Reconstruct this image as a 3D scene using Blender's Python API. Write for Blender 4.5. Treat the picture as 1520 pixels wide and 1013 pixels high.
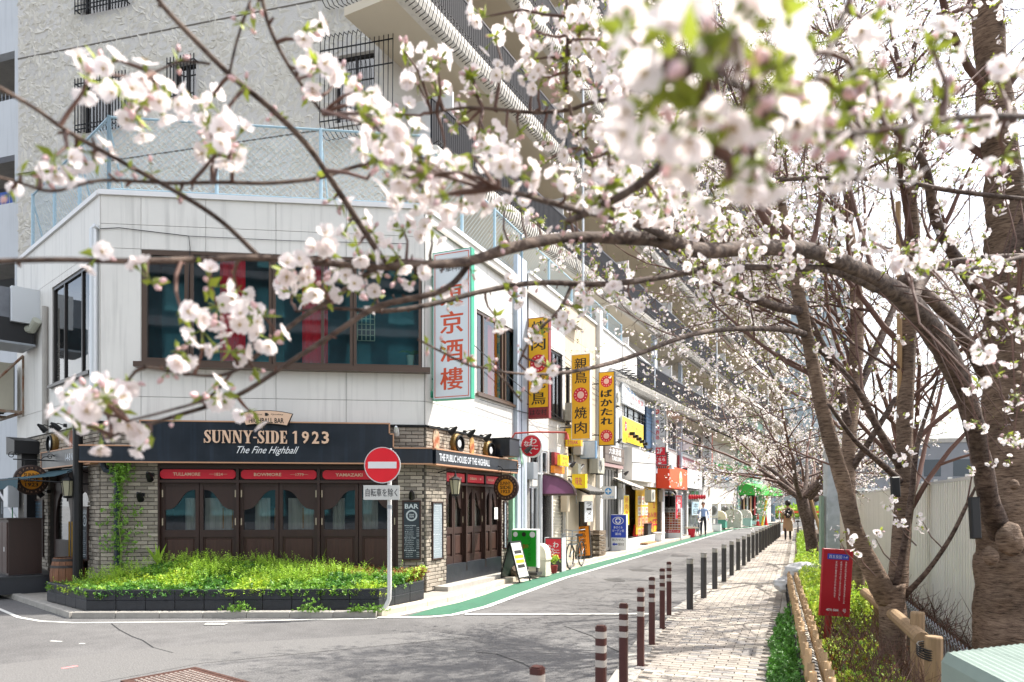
import bpy, math, random
import numpy as np
from mathutils import Vector, Matrix, Euler
random.seed(7); np.random.seed(7)
R = math.radians
SC = bpy.context.scene
COL = SC.collection
for _o in list(bpy.data.objects): bpy.data.objects.remove(_o)

# ---------------------------------------------------------------- camera
FPX, CX, HY, CH = 1060.0, 760.0, 750.0, 1.6        # focal length and horizon in 1520 px units, camera height
cam_d = bpy.data.cameras.new('camera'); cam = bpy.data.objects.new('camera', cam_d); COL.objects.link(cam)
cam.location = (0, 0, CH); cam.rotation_euler = (R(90), 0, 0)
cam_d.sensor_width = 36; cam_d.lens = 36 * FPX / 1520; cam_d.shift_y = (HY - 506.5) / 1520
cam_d.clip_start = 0.05; cam_d.clip_end = 2000
cam_d.dof.use_dof = True; cam_d.dof.focus_distance = 15.0; cam_d.dof.aperture_fstop = 3.6
SC.camera = cam
# ---------------------------------------------------------------- light
SUN_DIR = Vector((0.93, 0.36, 1.38)).normalized()   # towards the sun
W = bpy.data.worlds.new('World'); SC.world = W; W.use_nodes = True
nt = W.node_tree; nt.nodes.clear()
out = nt.nodes.new('ShaderNodeOutputWorld'); bg = nt.nodes.new('ShaderNodeBackground'); sky = nt.nodes.new('ShaderNodeTexSky')
sky.sky_type = 'NISHITA'; sky.sun_disc = False
sky.sun_elevation = math.asin(SUN_DIR.z); sky.sun_rotation = math.atan2(SUN_DIR.x, SUN_DIR.y)
sky.air_density = 1.0; sky.dust_density = 3.0; sky.ozone_density = 1.0
# thin bright cloud veil mixed over the blue
tc = nt.nodes.new('ShaderNodeTexCoord'); no = nt.nodes.new('ShaderNodeTexNoise'); no.inputs['Scale'].default_value = 2.2; no.inputs['Detail'].default_value = 6
cr = nt.nodes.new('ShaderNodeValToRGB'); cr.color_ramp.elements[0].position = 0.38; cr.color_ramp.elements[1].position = 0.62
mx = nt.nodes.new('ShaderNodeMixRGB'); mx.inputs['Color2'].default_value = (9.6, 9.5, 9.4, 1)
ml = nt.nodes.new('ShaderNodeMath'); ml.operation = 'MULTIPLY'; ml.inputs[1].default_value = 0.66
nt.links.new(tc.outputs['Generated'], no.inputs['Vector']); nt.links.new(no.outputs['Fac'], cr.inputs['Fac'])
nt.links.new(cr.outputs['Color'], ml.inputs[0]); nt.links.new(ml.outputs[0], mx.inputs['Fac'])
nt.links.new(sky.outputs['Color'], mx.inputs['Color1']); nt.links.new(mx.outputs['Color'], bg.inputs['Color'])
bg.inputs['Strength'].default_value = 0.15
nt.links.new(bg.outputs['Background'], out.inputs['Surface'])
sd = bpy.data.lights.new('sun', 'SUN'); sd.energy = 4.6; sd.angle = R(0.5); sd.color = (1.0, 0.95, 0.87)
so = bpy.data.objects.new('sun', sd); COL.objects.link(so); so.rotation_euler = SUN_DIR.to_track_quat('Z', 'Y').to_euler()
so.location = (20, 5, 30)
SC.view_settings.view_transform = 'Standard'; SC.view_settings.look = 'None'
SC.view_settings.exposure = 1.04; SC.view_settings.gamma = 1.0; SC.view_settings.use_curve_mapping = False
SC.render.engine = 'CYCLES'
SC.cycles.max_bounces = 8; SC.cycles.diffuse_bounces = 4; SC.cycles.glossy_bounces = 3
SC.cycles.transmission_bounces = 6; SC.cycles.transparent_max_bounces = 12
SC.cycles.use_denoising = True

# ---------------------------------------------------------------- helpers
def hx(s):
    s = s.lstrip('#'); v = [int(s[i:i+2], 16) / 255 for i in (0, 2, 4)]
    return tuple(c / 12.92 if c <= 0.04045 else ((c + 0.055) / 1.055) ** 2.4 for c in v)

MATS = {}
def mat(name, col, rough=0.6, metal=0.0, nscale=0.0, namt=0.0, bump=0.0, bscale=None, streak=0.0, rnd=0.0, isl=0.0,
        spec=0.5, col2=None, trans=0.0, coat=0.0, objco=True, stretch=None):
    """principled material; noise modulates value, random per object / island varies value"""
    if name in MATS: return MATS[name]
    if isinstance(col, str): col = hx(col)
    m = bpy.data.materials.new(name); m.use_nodes = True; n = m.node_tree.nodes; l = m.node_tree.links
    b = n['Principled BSDF']; b.inputs['Roughness'].default_value = rough; b.inputs['Metallic'].default_value = metal
    b.inputs['Specular IOR Level'].default_value = spec
    if coat: b.inputs['Coat Weight'].default_value = coat
    m.diffuse_color = (*col, 1)
    rgb = n.new('ShaderNodeRGB'); rgb.outputs[0].default_value = (*col, 1); cur = rgb.outputs[0]
    tc = n.new('ShaderNodeTexCoord'); co = tc.outputs['Object']
    if stretch:
        mp = n.new('ShaderNodeMapping'); mp.inputs['Scale'].default_value = stretch; l.new(co, mp.inputs[0]); co = mp.outputs[0]
    def modulate(cur, facsock, lo, hi):
        mr = n.new('ShaderNodeMapRange'); mr.inputs['To Min'].default_value = lo; mr.inputs['To Max'].default_value = hi
        l.new(facsock, mr.inputs['Value'])
        mm = n.new('ShaderNodeVectorMath'); mm.operation = 'SCALE'; l.new(cur, mm.inputs[0]); l.new(mr.outputs[0], mm.inputs['Scale'])
        return mm.outputs[0]
    if nscale:
        nz = n.new('ShaderNodeTexNoise'); nz.inputs['Scale'].default_value = nscale; nz.inputs['Detail'].default_value = 6; nz.inputs['Roughness'].default_value = 0.6
        l.new(co, nz.inputs['Vector'])
        if col2 is not None:
            if isinstance(col2, str): col2 = hx(col2)
            ra = n.new('ShaderNodeMapRange'); ra.inputs['From Min'].default_value = 0.42; ra.inputs['From Max'].default_value = 0.6
            l.new(nz.outputs['Fac'], ra.inputs['Value'])
            mi = n.new('ShaderNodeMixRGB'); l.new(ra.outputs[0], mi.inputs[0]); l.new(cur, mi.inputs[1]); mi.inputs[2].default_value = (*col2, 1); cur = mi.outputs[0]
        if namt:
            mr = n.new('ShaderNodeMapRange'); mr.inputs['From Min'].default_value = 0.25; mr.inputs['From Max'].default_value = 0.75
            mr.inputs['To Min'].default_value = 1 - namt; mr.inputs['To Max'].default_value = 1 + namt
            l.new(nz.outputs['Fac'], mr.inputs['Value'])
            mm = n.new('ShaderNodeVectorMath'); mm.operation = 'SCALE'; l.new(cur, mm.inputs[0]); l.new(mr.outputs[0], mm.inputs['Scale']); cur = mm.outputs[0]
            r2 = n.new('ShaderNodeMapRange'); r2.inputs['To Min'].default_value = max(0.02, rough - 0.12); r2.inputs['To Max'].default_value = min(1, rough + 0.12)
            l.new(nz.outputs['Fac'], r2.inputs['Value']); l.new(r2.outputs[0], b.inputs['Roughness'])
    if streak:
        mp = n.new('ShaderNodeMapping'); mp.inputs['Scale'].default_value = (7, 7, 0.35); l.new(tc.outputs['Object'], mp.inputs[0])
        nz = n.new('ShaderNodeTexNoise'); nz.inputs['Scale'].default_value = 1.6; nz.inputs['Detail'].default_value = 7; l.new(mp.outputs[0], nz.inputs['Vector'])
        mr = n.new('ShaderNodeMapRange'); mr.inputs['From Min'].default_value = 0.52; mr.inputs['From Max'].default_value = 0.75
        mr.inputs['To Min'].default_value = 1.0; mr.inputs['To Max'].default_value = 1 - streak
        l.new(nz.outputs['Fac'], mr.inputs['Value'])
        mm = n.new('ShaderNodeVectorMath'); mm.operation = 'SCALE'; l.new(cur, mm.inputs[0]); l.new(mr.outputs[0], mm.inputs['Scale']); cur = mm.outputs[0]
    if rnd:
        oi = n.new('ShaderNodeObjectInfo'); cur = modulate(cur, oi.outputs['Random'], 1 - rnd, 1 + rnd)
    if isl:
        g = n.new('ShaderNodeNewGeometry'); cur = modulate(cur, g.outputs['Random Per Island'], 1 - isl, 1 + isl)
    l.new(cur, b.inputs['Base Color'])
    if bump:
        nb = n.new('ShaderNodeTexNoise'); nb.inputs['Scale'].default_value = bscale or nscale or 20; nb.inputs['Detail'].default_value = 8
        l.new(co, nb.inputs['Vector'])
        bp = n.new('ShaderNodeBump'); bp.inputs['Strength'].default_value = bump; bp.inputs['Distance'].default_value = 0.02
        l.new(nb.outputs['Fac'], bp.inputs['Height']); l.new(bp.outputs[0], b.inputs['Normal'])
    if trans:
        tr = n.new('ShaderNodeBsdfTranslucent'); l.new(cur, tr.inputs['Color']); ms = n.new('ShaderNodeMixShader'); ms.inputs[0].default_value = trans
        o = n['Material Output']; l.new(b.outputs[0], ms.inputs[1]); l.new(tr.outputs[0], ms.inputs[2]); l.new(ms.outputs[0], o.inputs['Surface'])
    MATS[name] = m; return m

def glass(name, tint=(0.75, 0.85, 0.85), refl=0.5, rough=0.03):
    """thin window glass: see-through tinted, with a mirror-like reflection"""
    if name in MATS: return MATS[name]
    m = bpy.data.materials.new(name); m.use_nodes = True; n = m.node_tree.nodes; l = m.node_tree.links
    n.remove(n['Principled BSDF']); o = n['Material Output']
    t = n.new('ShaderNodeBsdfTransparent'); t.inputs[0].default_value = (*tint, 1)
    g = n.new('ShaderNodeBsdfGlossy'); g.inputs['Roughness'].default_value = rough
    fr = n.new('ShaderNodeFresnel'); fr.inputs['IOR'].default_value = 1.5
    mr = n.new('ShaderNodeMapRange'); mr.inputs['To Min'].default_value = 0.04 + 0.16 * refl; mr.inputs['To Max'].default_value = 1.0; l.new(fr.outputs[0], mr.inputs['Value'])
    ms = n.new('ShaderNodeMixShader'); l.new(mr.outputs[0], ms.inputs[0]); l.new(t.outputs[0], ms.inputs[1]); l.new(g.outputs[0], ms.inputs[2]); l.new(ms.outputs[0], o.inputs['Surface'])
    nb = n.new('ShaderNodeTexNoise'); nb.inputs['Scale'].default_value = 1.3; bp = n.new('ShaderNodeBump'); bp.inputs['Strength'].default_value = 0.06; bp.inputs['Distance'].default_value = 0.02
    tcn = n.new('ShaderNodeTexCoord'); l.new(tcn.outputs['Object'], nb.inputs['Vector']); l.new(nb.outputs['Fac'], bp.inputs['Height']); l.new(bp.outputs[0], g.inputs['Normal'])
    MATS[name] = m; return m

class MB:
    def __init__(s): s.v = []; s.f = []; s.m = []
    def add(s, vs, fs, mi=0):
        o = len(s.v); s.v += [tuple(v) for v in vs]; s.f += [tuple(i + o for i in f) for f in fs]; s.m += [mi] * len(fs); return s
    def box(s, x0, x1, y0, y1, z0, z1, mi=0, M=None):
        vs = [(x0,y0,z0),(x1,y0,z0),(x1,y1,z0),(x0,y1,z0),(x0,y0,z1),(x1,y0,z1),(x1,y1,z1),(x0,y1,z1)]
        if M is not None: vs = [tuple(M @ Vector(v)) for v in vs]
        return s.add(vs, [(0,3,2,1),(4,5,6,7),(0,1,5,4),(1,2,6,5),(2,3,7,6),(3,0,4,7)], mi)
    def bbox(s, x0, x1, y0, y1, z0, z1, b=0.004, mi=0):
        """box with a chamfered front (-y) face edge"""
        s.box(x0, x1, y0 + b, y1, z0, z1, mi); o = len(s.v)
        vs = [(x0,y0+b,z0),(x1,y0+b,z0),(x1,y0+b,z1),(x0,y0+b,z1),(x0+b,y0,z0+b),(x1-b,y0,z0+b),(x1-b,y0,z1-b),(x0+b,y0,z1-b)]
        return s.add(vs, [(4,5,6,7),(0,1,5,4),(1,2,6,5),(2,3,7,6),(3,0,4,7)], mi)
    def quad(s, a, b, c, d, mi=0): return s.add([a, b, c, d], [(0,1,2,3)], mi)
    def prism(s, poly, y0, y1, mi=0):
        """poly in (x,z), extruded y0..y1; front face at y0 (looking -y)"""
        n = len(poly); vs = [(x, y0, z) for x, z in poly] + [(x, y1, z) for x, z in poly]
        fs = [tuple(range(n)), tuple(range(2*n-1, n-1, -1))] + [(i, i+n, (i+1) % n + n, (i+1) % n) for i in range(n)]
        return s.add(vs, fs, mi)
    def prismz(s, poly, z0, z1, mi=0):
        n = len(poly); vs = [(x, y, z0) for x, y in poly] + [(x, y, z1) for x, y in poly]
        fs = [tuple(range(n-1, -1, -1)), tuple(range(n, 2*n))] + [(i, (i+1) % n, (i+1) % n + n, i+n) for i in range(n)]
        return s.add(vs, fs, mi)
    def tube(s, pts, rad, n=8, mi=0, cap=True):
        pts = [Vector(p) for p in pts]; k = len(pts)
        if not hasattr(rad, '__len__'): rad = [rad] * k
        vs = []; t0 = (pts[1] - pts[0]).normalized(); u = t0.orthogonal().normalized()
        for i, p in enumerate(pts):
            t = (pts[min(i+1, k-1)] - pts[max(i-1, 0)])
            t = t.normalized() if t.length > 1e-9 else t0
            u = (u - t * u.dot(t)); u = u.normalized() if u.length > 1e-6 else t.orthogonal().normalized(); w = t.cross(u)
            for j in range(n):
                a = 2 * math.pi * j / n; vs.append(tuple(p + (u * math.cos(a) + w * math.sin(a)) * rad[i]))
        fs = [(i*n+j, i*n+(j+1) % n, (i+1)*n+(j+1) % n, (i+1)*n+j) for i in range(k-1) for j in range(n)]
        if cap: fs += [tuple(range(n-1, -1, -1)), tuple(range((k-1)*n, k*n))]
        return s.add(vs, fs, mi)
    def cyl(s, x, y, z0, z1, r, n=16, mi=0, r2=None): return s.tube([(x,y,z0),(x,y,z1)], [r, r if r2 is None else r2], n, mi)
    def lathe(s, prof, n=20, c=(0,0,0), mi=0, axis='z'):
        vs = []; k = len(prof)
        for r, h in prof:
            for j in range(n):
                a = 2*math.pi*j/n; x, y = r*math.cos(a), r*math.sin(a)
                vs.append((c[0]+x, c[1]+y, c[2]+h) if axis == 'z' else (c[0]+x, c[1]+h, c[2]-y) if axis == 'y' else (c[0]+h, c[1]+x, c[2]+y))
        fs = [(i*n+j, i*n+(j+1) % n, (i+1)*n+(j+1) % n, (i+1)*n+j) for i in range(k-1) for j in range(n)] + [tuple(range(n-1,-1,-1)), tuple(range((k-1)*n, k*n))]
        return s.add(vs, fs, mi)
    def mesh(s, name, mats):
        me = bpy.data.meshes.new(name); me.from_pydata(s.v, [], s.f)
        for m in (mats if isinstance(mats, (list, tuple)) else [mats]): me.materials.append(m)
        if any(s.m): me.polygons.foreach_set('material_index', s.m)
        me.update(); return me
    def build(s, name, mats, parent=None, smooth=False, loc=None, rot=None, fixn=True):
        me = s.mesh(name, mats)
        if smooth: me.shade_smooth()
        return link(name, me, parent, loc, rot)

def link(name, me, parent=None, loc=None, rot=None):
    o = bpy.data.objects.new(name, me); COL.objects.link(o)
    if parent is not None: o.parent = parent
    if loc is not None: o.location = loc
    if rot is not None: o.rotation_euler = rot
    return o
def smooth_by(o, ang=35):
    me = o.data; me.shade_smooth()
    try: me.set_sharp_from_angle(angle=R(ang))
    except Exception: pass
    return o
def tag(o, label, cat, group=None, kind=None):
    if label: o['label'] = label
    if cat: o['category'] = cat
    if group: o['group'] = group
    if kind: o['kind'] = kind
    return o
def stuff(o): o['kind'] = 'stuff'; return o
def struct(o): o['kind'] = 'structure'; return o
def thing(name, label, cat, loc=(0,0,0), rot=0.0, group=None):
    o = bpy.data.objects.new(name, None); COL.objects.link(o); o.empty_display_size = 0.2
    o.location = loc; o.rotation_euler = (0, 0, rot) if not hasattr(rot, '__len__') else rot
    return tag(o, label, cat, group)
def part(name, mb, m, parent, **k): return mb.build(name, m, parent, **k)
KIDS = {}
def copy_tree(o, parent=None):
    c = o.copy(); COL.objects.link(c); c.parent = parent
    for ch in [x for x in bpy.data.objects if x.parent == o]: copy_tree(ch, c)
    return c
def clone(o, loc, rot, label=None, group=None):
    ch1 = list(o.children)
    c = o.copy(); COL.objects.link(c); c.location = loc; c.rotation_euler = (0,0,rot) if not hasattr(rot, '__len__') else rot
    if label: c['label'] = label
    if group: c['group'] = group
    for a in ch1:
        b = a.copy(); COL.objects.link(b); b.parent = c
        for d in list(a.children):
            e = d.copy(); COL.objects.link(e); e.parent = b
    return c
def oval(p, q, n=24, a0=0, a1=360): return [(p[0] + q[0]*math.cos(R(a0+(a1-a0)*i/n)), p[1] + q[1]*math.sin(R(a0+(a1-a0)*i/n))) for i in range(n if a1-a0 == 360 else n+1)]

_tc = {}
def text_me(s, m, bold=0.0, shear=0.0, ext=0.0, ls=1.0):
    bold0 = bold
    bold = min(bold, .0 if any(ord(ch) > 0x4dff for ch in s) else .012 if any(ord(ch) > 0x2fff for ch in s) else .02)
    heavy = bold0 if any(ord(ch) > 0x2fff for ch in s) and bold0 >= .03 else 0
    key = (s, m.name, bold, shear, ext, heavy)
    if key in _tc: return _tc[key]
    c = bpy.data.curves.new('lettering', 'FONT'); c.body = s; c.resolution_u = 2; c.offset = bold; c.shear = shear; c.extrude = ext; c.space_line = ls
    o = bpy.data.objects.new('lettering', c); COL.objects.link(o); bpy.context.view_layer.update()
    me = bpy.data.meshes.new_from_object(o.evaluated_get(bpy.context.evaluated_depsgraph_get()))
    bpy.data.objects.remove(o); bpy.data.curves.remove(c)
    if heavy and len(me.vertices):      # thicken brush characters: staggered copies
        vs = [tuple(v.co) for v in me.vertices]; fs = [tuple(p.vertices) for p in me.polygons]; V2, F2 = [], []; d = heavy*.45
        for k, (dx, dy) in enumerate(((0,0),(d,.2*d),(-d,-.2*d),(.2*d,-d*.6),(-.2*d,d*.6))):
            F2 += [tuple(i+len(V2) for i in f) for f in fs]; V2 += [(x+dx, y+dy, z-.0012*k) for x, y, z in vs]
        me = bpy.data.meshes.new('lettering'); me.from_pydata(V2, [], F2)
    n = len(me.vertices); co = np.empty(n*3, 'f'); me.vertices.foreach_get('co', co); co = co.reshape(-1, 3)
    if n:
        mn = co.min(0); mxx = co.max(0); co[:, :2] -= (mn[:2]+mxx[:2])/2; sz = (float(mxx[0]-mn[0]), float(mxx[1]-mn[1]))
        me.vertices.foreach_set('co', co.ravel())
    else: sz = (1, 1)
    me.materials.clear(); me.materials.append(m); me.name = 'lettering'
    _tc[key] = (me, sz); return _tc[key]
def text(s, m, parent, x, z, w=None, h=None, y=-0.004, bold=0.0, shear=0.0, ext=0.0, name='lettering', rot=(R(90),0,0), stretch=True, ls=1.0):
    """text centred on (x, z) of the parent's local front face, fitted to w x h"""
    me, (sx, sy) = text_me(s, m, bold, shear, ext, ls)
    o = link(name, me, parent, (x, y, z), rot)
    kx = w / sx if w else None; ky = h / sy if h else None
    if kx is None: kx = ky
    if ky is None: ky = kx
    if not stretch: kx = ky = min(kx, ky)
    o.scale = (kx, ky, 1); return o
def vtext(s, m, parent, x, z0, z1, w, y=-0.004, bold=0.02, frac=0.82, name='lettering'):
    """vertical text, one mesh object per character"""
    n = len(s); h = (z1 - z0) / n
    for i, ch in enumerate(s):
        if ch.strip(): text(ch, m, parent, x, z1 - (i + .5) * h, w, h * frac, y, bold, name=name, stretch=(ch not in 'ー|・!'))

class Frame:
    """a wall plane in plan: origin, heading; local x along the wall, local y into the building"""
    def __init__(s, o, d):
        L = math.hypot(*d); s.o = o; s.d = (d[0]/L, d[1]/L); s.a = math.atan2(d[1], d[0]); s.n = (-s.d[1], s.d[0])
    def w(s, u, v=0, z=0): return (s.o[0] + s.d[0]*u + s.n[0]*v, s.o[1] + s.d[1]*u + s.n[1]*v, z)
    def u(s, px, v=0):
        k = (px - CX) / FPX; ox, oy = s.o[0] + s.n[0]*v, s.o[1] + s.n[1]*v
        return (k*oy - ox) / (s.d[0] - k*s.d[1])
    def z(s, px, py, v=0):
        u = s.u(px, v); Y = s.w(u, v)[1]; return CH + (HY - py) * Y / FPX
    def uz(s, px, py, v=0): return s.u(px, v), s.z(px, py, v)
def G(px, py, z=0.0):
    Y = (CH - z) * FPX / (py - HY); return ((px - CX) / FPX * Y, Y, z)
def P(px, py, Y): return Vector(((px - CX) / FPX * Y, Y, CH + (HY - py) * Y / FPX))

FR = Frame((-1.52, 12.4), (0.43, 1.0))                 # street side of the row of shops
FF = Frame((-6.79, 11.8), (1.0, 0.1139))               # pub front
_l0 = (-6.79 - 1.094*3.4, 11.8 + 3.4)
FL = Frame(_l0, (1.094, -1.0))                         # pub left flank (u grows towards the corner)
FG = Frame((-12.18, 17.61), (4110, -1060))             # tower gable
FS = Frame((-2.76, 15.2), (0.52, 1.0))                 # tower street side
_bend = FR.w(37.23)
FB = Frame((_bend[0], _bend[1]), (0.6, 1.0))           # far end of the row, bending right

def wall(parent, u0, u1, z0, z1, holes, m, depth=0.18, v=0.0, name='wall', mi=0):
    """wall sheet with rectangular openings and reveals; front at v, reveals go in to v+depth"""
    us = sorted({u0, u1, *[a for h in holes for a in h[:2] if u0 < a < u1]}); zs = sorted({z0, z1, *[a for h in holes for a in h[2:4] if z0 < a < z1]})
    b = MB()
    for i in range(len(us)-1):
        for j in range(len(zs)-1):
            cu, cz = (us[i]+us[i+1])/2, (zs[j]+zs[j+1])/2
            if any(h[0] < cu < h[1] and h[2] < cz < h[3] for h in holes): continue
            b.quad((us[i],v,zs[j]), (us[i+1],v,zs[j]), (us[i+1],v,zs[j+1]), (us[i],v,zs[j+1]))
    for h in holes:
        a0, a1, c0, c1 = h[:4]; w = v + depth
        b.quad((a0,v,c0),(a0,v,c1),(a0,w,c1),(a0,w,c0)); b.quad((a1,v,c0),(a1,w,c0),(a1,w,c1),(a1,v,c1))
        b.quad((a0,v,c0),(a0,w,c0),(a1,w,c0),(a1,v,c0)); b.quad((a0,v,c1),(a1,v,c1),(a1,w,c1),(a0,w,c1))
    return b.build(name, m, parent)

def panels(parent, u0, u1, z0, z1, holes, m, ju, jz, v=0.0, t=0.03, gap=0.008):
    """cladding panels with open joints at the lines ju / jz, cut round the openings; each piece an object"""
    us = [u0] + [a for a in ju if u0 < a < u1] + [u1]; zs = [z0] + [a for a in jz if z0 < a < z1] + [z1]
    for i in range(len(us)-1):
        for j in range(len(zs)-1):
            A = (us[i]+gap/2, us[i+1]-gap/2, zs[j]+gap/2, zs[j+1]-gap/2)
            hs = [h for h in holes if h[0] < A[1] and h[1] > A[0] and h[2] < A[3] and h[3] > A[2]]
            cu = sorted({A[0], A[1], *[x for h in hs for x in h[:2] if A[0] < x < A[1]]}); cz = sorted({A[2], A[3], *[x for h in hs for x in h[2:4] if A[2] < x < A[3]]})
            cells = {(p, q) for p in range(len(cu)-1) for q in range(len(cz)-1) if not any(h[0] < (cu[p]+cu[p+1])/2 < h[1] and h[2] < (cz[q]+cz[q+1])/2 < h[3] for h in hs)}
            while cells:
                comp = set(); st = [next(iter(sorted(cells)))]
                while st:
                    c_ = st.pop()
                    if c_ in cells: cells.discard(c_); comp.add(c_); st += [(c_[0]+1,c_[1]),(c_[0]-1,c_[1]),(c_[0],c_[1]+1),(c_[0],c_[1]-1)]
                b = MB()
                for p, q in sorted(comp):
                    x, z = (cu[p]+cu[p+1])/2, (cz[q]+cz[q+1])/2
                    L = p == 0 or any(abs(h[1]-cu[p]) < 1e-6 and h[2] < z < h[3] for h in hs); Rr = p == len(cu)-2 or any(abs(h[0]-cu[p+1]) < 1e-6 and h[2] < z < h[3] for h in hs)
                    Bo = q == 0 or any(abs(h[3]-cz[q]) < 1e-6 and h[0] < x < h[1] for h in hs); T = q == len(cz)-2 or any(abs(h[2]-cz[q+1]) < 1e-6 and h[0] < x < h[1] for h in hs)
                    a0, a1, c0, c1 = cu[p], cu[p+1], cz[q], cz[q+1]; f = v - t
                    b.quad((a0,f,c0),(a1,f,c0),(a1,f,c1),(a0,f,c1))
                    if L: b.quad((a0,f,c0),(a0,f,c1),(a0,v,c1),(a0,v,c0))
                    if Rr: b.quad((a1,f,c0),(a1,v,c0),(a1,v,c1),(a1,f,c1))
                    if Bo: b.quad((a0,f,c0),(a0,v,c0),(a1,v,c0),(a1,f,c0))
                    if T: b.quad((a0,f,c1),(a1,f,c1),(a1,v,c1),(a0,v,c1))
                if b.f: b.build('panel', m, parent)

def window(parent, u0, u1, z0, z1, mull=(), trans=(), fm=None, gm=None, v=0.08, fw=0.045, sill=True, back='room_dark', bd=0.5, name='window', proud=0.0):
    fm = fm or M_FRAME_BROWN; gm = gm or M_GLASS
    b = MB(); d = 0.05; y0 = v - proud
    b.box(u0, u0+fw, y0, y0+d, z0, z1); b.box(u1-fw, u1, y0, y0+d, z0, z1)
    b.box(u0+fw, u1-fw, y0, y0+d, z0, z0+fw); b.box(u0+fw, u1-fw, y0, y0+d, z1-fw, z1)
    xs = [u0+fw] + [u0 + (u1-u0)*t for t in mull] + [u1-fw]
    for x in xs[1:-1]: b.box(x-fw*.45, x+fw*.45, y0+.002, y0+d-.002, z0+fw, z1-fw)
    w = b.build(name, fm, parent)
    for a, c in zip(xs[:-1], xs[1:]):
        a2 = a + (fw*.45 if a != xs[0] else 0); c2 = c - (fw*.45 if c != xs[-1] else 0)
        MB().quad((a2, y0+.03, z0+fw), (c2, y0+.03, z0+fw), (c2, y0+.03, z1-fw), (a2, y0+.03, z1-fw)).build('pane', gm, w)
        tz = [z0 + (z1-z0)*t for t in trans]
        if tz:
            q = MB()
            for z in tz: q.box(a2, c2, y0+.006, y0+d-.006, z-fw*.35, z+fw*.35)
            q.build('glazing_bar', fm, w)
    if sill: MB().box(u0-.05, u1+.05, y0-.09, y0+.0, z0-.05, z0-.002).build('sill', fm, w)
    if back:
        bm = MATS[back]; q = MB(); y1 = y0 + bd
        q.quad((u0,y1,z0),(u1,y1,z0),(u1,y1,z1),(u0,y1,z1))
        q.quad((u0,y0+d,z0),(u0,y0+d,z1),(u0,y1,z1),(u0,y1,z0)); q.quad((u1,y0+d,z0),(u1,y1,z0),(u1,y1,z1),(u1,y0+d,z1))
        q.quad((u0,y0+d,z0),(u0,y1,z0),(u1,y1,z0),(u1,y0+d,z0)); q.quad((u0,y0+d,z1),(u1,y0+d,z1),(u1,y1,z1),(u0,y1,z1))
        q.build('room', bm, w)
    return w

# brick laying -----------------------------------------------------------
BRICKS = []     # (parent, x, y, z, w, axis) collected and split into 300 parts + stuff per parent
def bricks(parent, u0, u1, z0, z1, holes=(), v=0.0, bl=0.20, bh=0.055, joint=0.010):
    row = 0; z = z0
    while z < z1 - 0.01:
        h = min(bh, z1 - z); x = u0 - (bl*.5 if row % 2 else 0)
        while x < u1:
            a, c = max(x, u0), min(x + bl, u1); x += bl + joint
            if c - a < 0.03: continue
            cz = z + h/2
            segs = [(a, c)]
            for q in holes:
                if q[2] - h*.4 < cz < q[3] + h*.4:
                    ns = []
                    for s0, s1 in segs:
                        if q[0] > s0: ns.append((s0, min(s1, q[0])))
                        if q[1] < s1: ns.append((max(s0, q[1]), s1))
                    segs = [t for t in ns if t[1] - t[0] > .03]
            for s0, s1 in segs: BRICKS.append((parent, s0, s1, z, z + h, v))
        z += bh + joint; row += 1
_unit = {}
def unit_brick(m):
    if m.name not in _unit:
        b = MB(); b.bbox(-.5, .5, -.5, .5, -.5, .5, 0.08); _unit[m.name] = b.mesh('brick', m)
    return _unit[m.name]
def lay_bricks(m):
    by = {}
    for t in BRICKS: by.setdefault(t[0], []).append(t)
    for par, ts in by.items():
        random.shuffle(ts); ts.sort(key=lambda t: -round((t[2]-t[1])*8)); sb = MB()
        for i, (p, a, c, z0, z1, v) in enumerate(ts):
            pr = random.choice((0.0, .004, .008, .012)); 
            if i < 295:
                o = link('brick', unit_brick(m), p, ((a+c)/2, v - .01 - pr/2 - .02*0, (z0+z1)/2)); o.scale = (c-a, .035+pr, z1-z0)
            else: sb.bbox(a, c, v-.028-pr, v+.006, z0, z1, .004)
        if sb.f: stuff(sb.build('bricks', m, par))
    BRICKS.clear()

# ---------------------------------------------------------------- materials
M_WHITEWALL = mat('white_panel', '#dad8d2', .55, nscale=1.2, namt=.06, streak=.2, bump=.05, bscale=60)
M_WHITEWALL2 = mat('bright_white_panel', '#cdcbc6', .5, nscale=1.2, namt=.06, streak=.18, bump=.05, bscale=60)
M_JOINT = mat('joint_backing', '#5c5a58', .9)
M_BRICK = mat('pub_brick', '#8f877b', .85, nscale=9, namt=.25, rnd=.32, isl=.32, bump=.35, bscale=40)
M_MORTAR = mat('mortar', '#57534e', .95, nscale=30, namt=.2, bump=.3)
M_NAVY = mat('navy_fascia', '#161d27', .35, nscale=3, namt=.2, streak=-.9)
M_COPPER = mat('copper_trim', '#b58a6c', .5, metal=.1)
M_CREAM = mat('cream_letter', '#d9b79c', .5)
M_WHITE = mat('white_paint', '#dedede', .5, nscale=8, namt=.04)
M_RED = mat('red_panel', '#c8142c', .45)
M_REDSIGN = mat('traffic_red', '#e0222f', .35, nscale=3, namt=.04)
M_WOOD = mat('dark_brown_wood', '#3f2820', .5, nscale=2.2, namt=.28, stretch=(14, 14, .8), bump=.2, bscale=4)
M_WOODD = mat('dark_brown_wood_frame', '#33201a', .5, nscale=2.2, namt=.22, stretch=(9, 9, 1))
M_FRAME_BROWN = mat('bronze_frame', '#5b4a40', .35, metal=.35)
M_FRAME_DK = mat('dark_frame', '#2f2b2a', .35, metal=.3)
M_FRAME_W = mat('white_aluminium', '#c9cdd0', .35, metal=.2)
M_GREYM = mat('grey_metal', '#9aa0a6', .4, metal=.5, nscale=6, namt=.1)
M_BLACKM = mat('black_metal', '#191a1c', .4, metal=.4, nscale=20, namt=.15)
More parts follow.
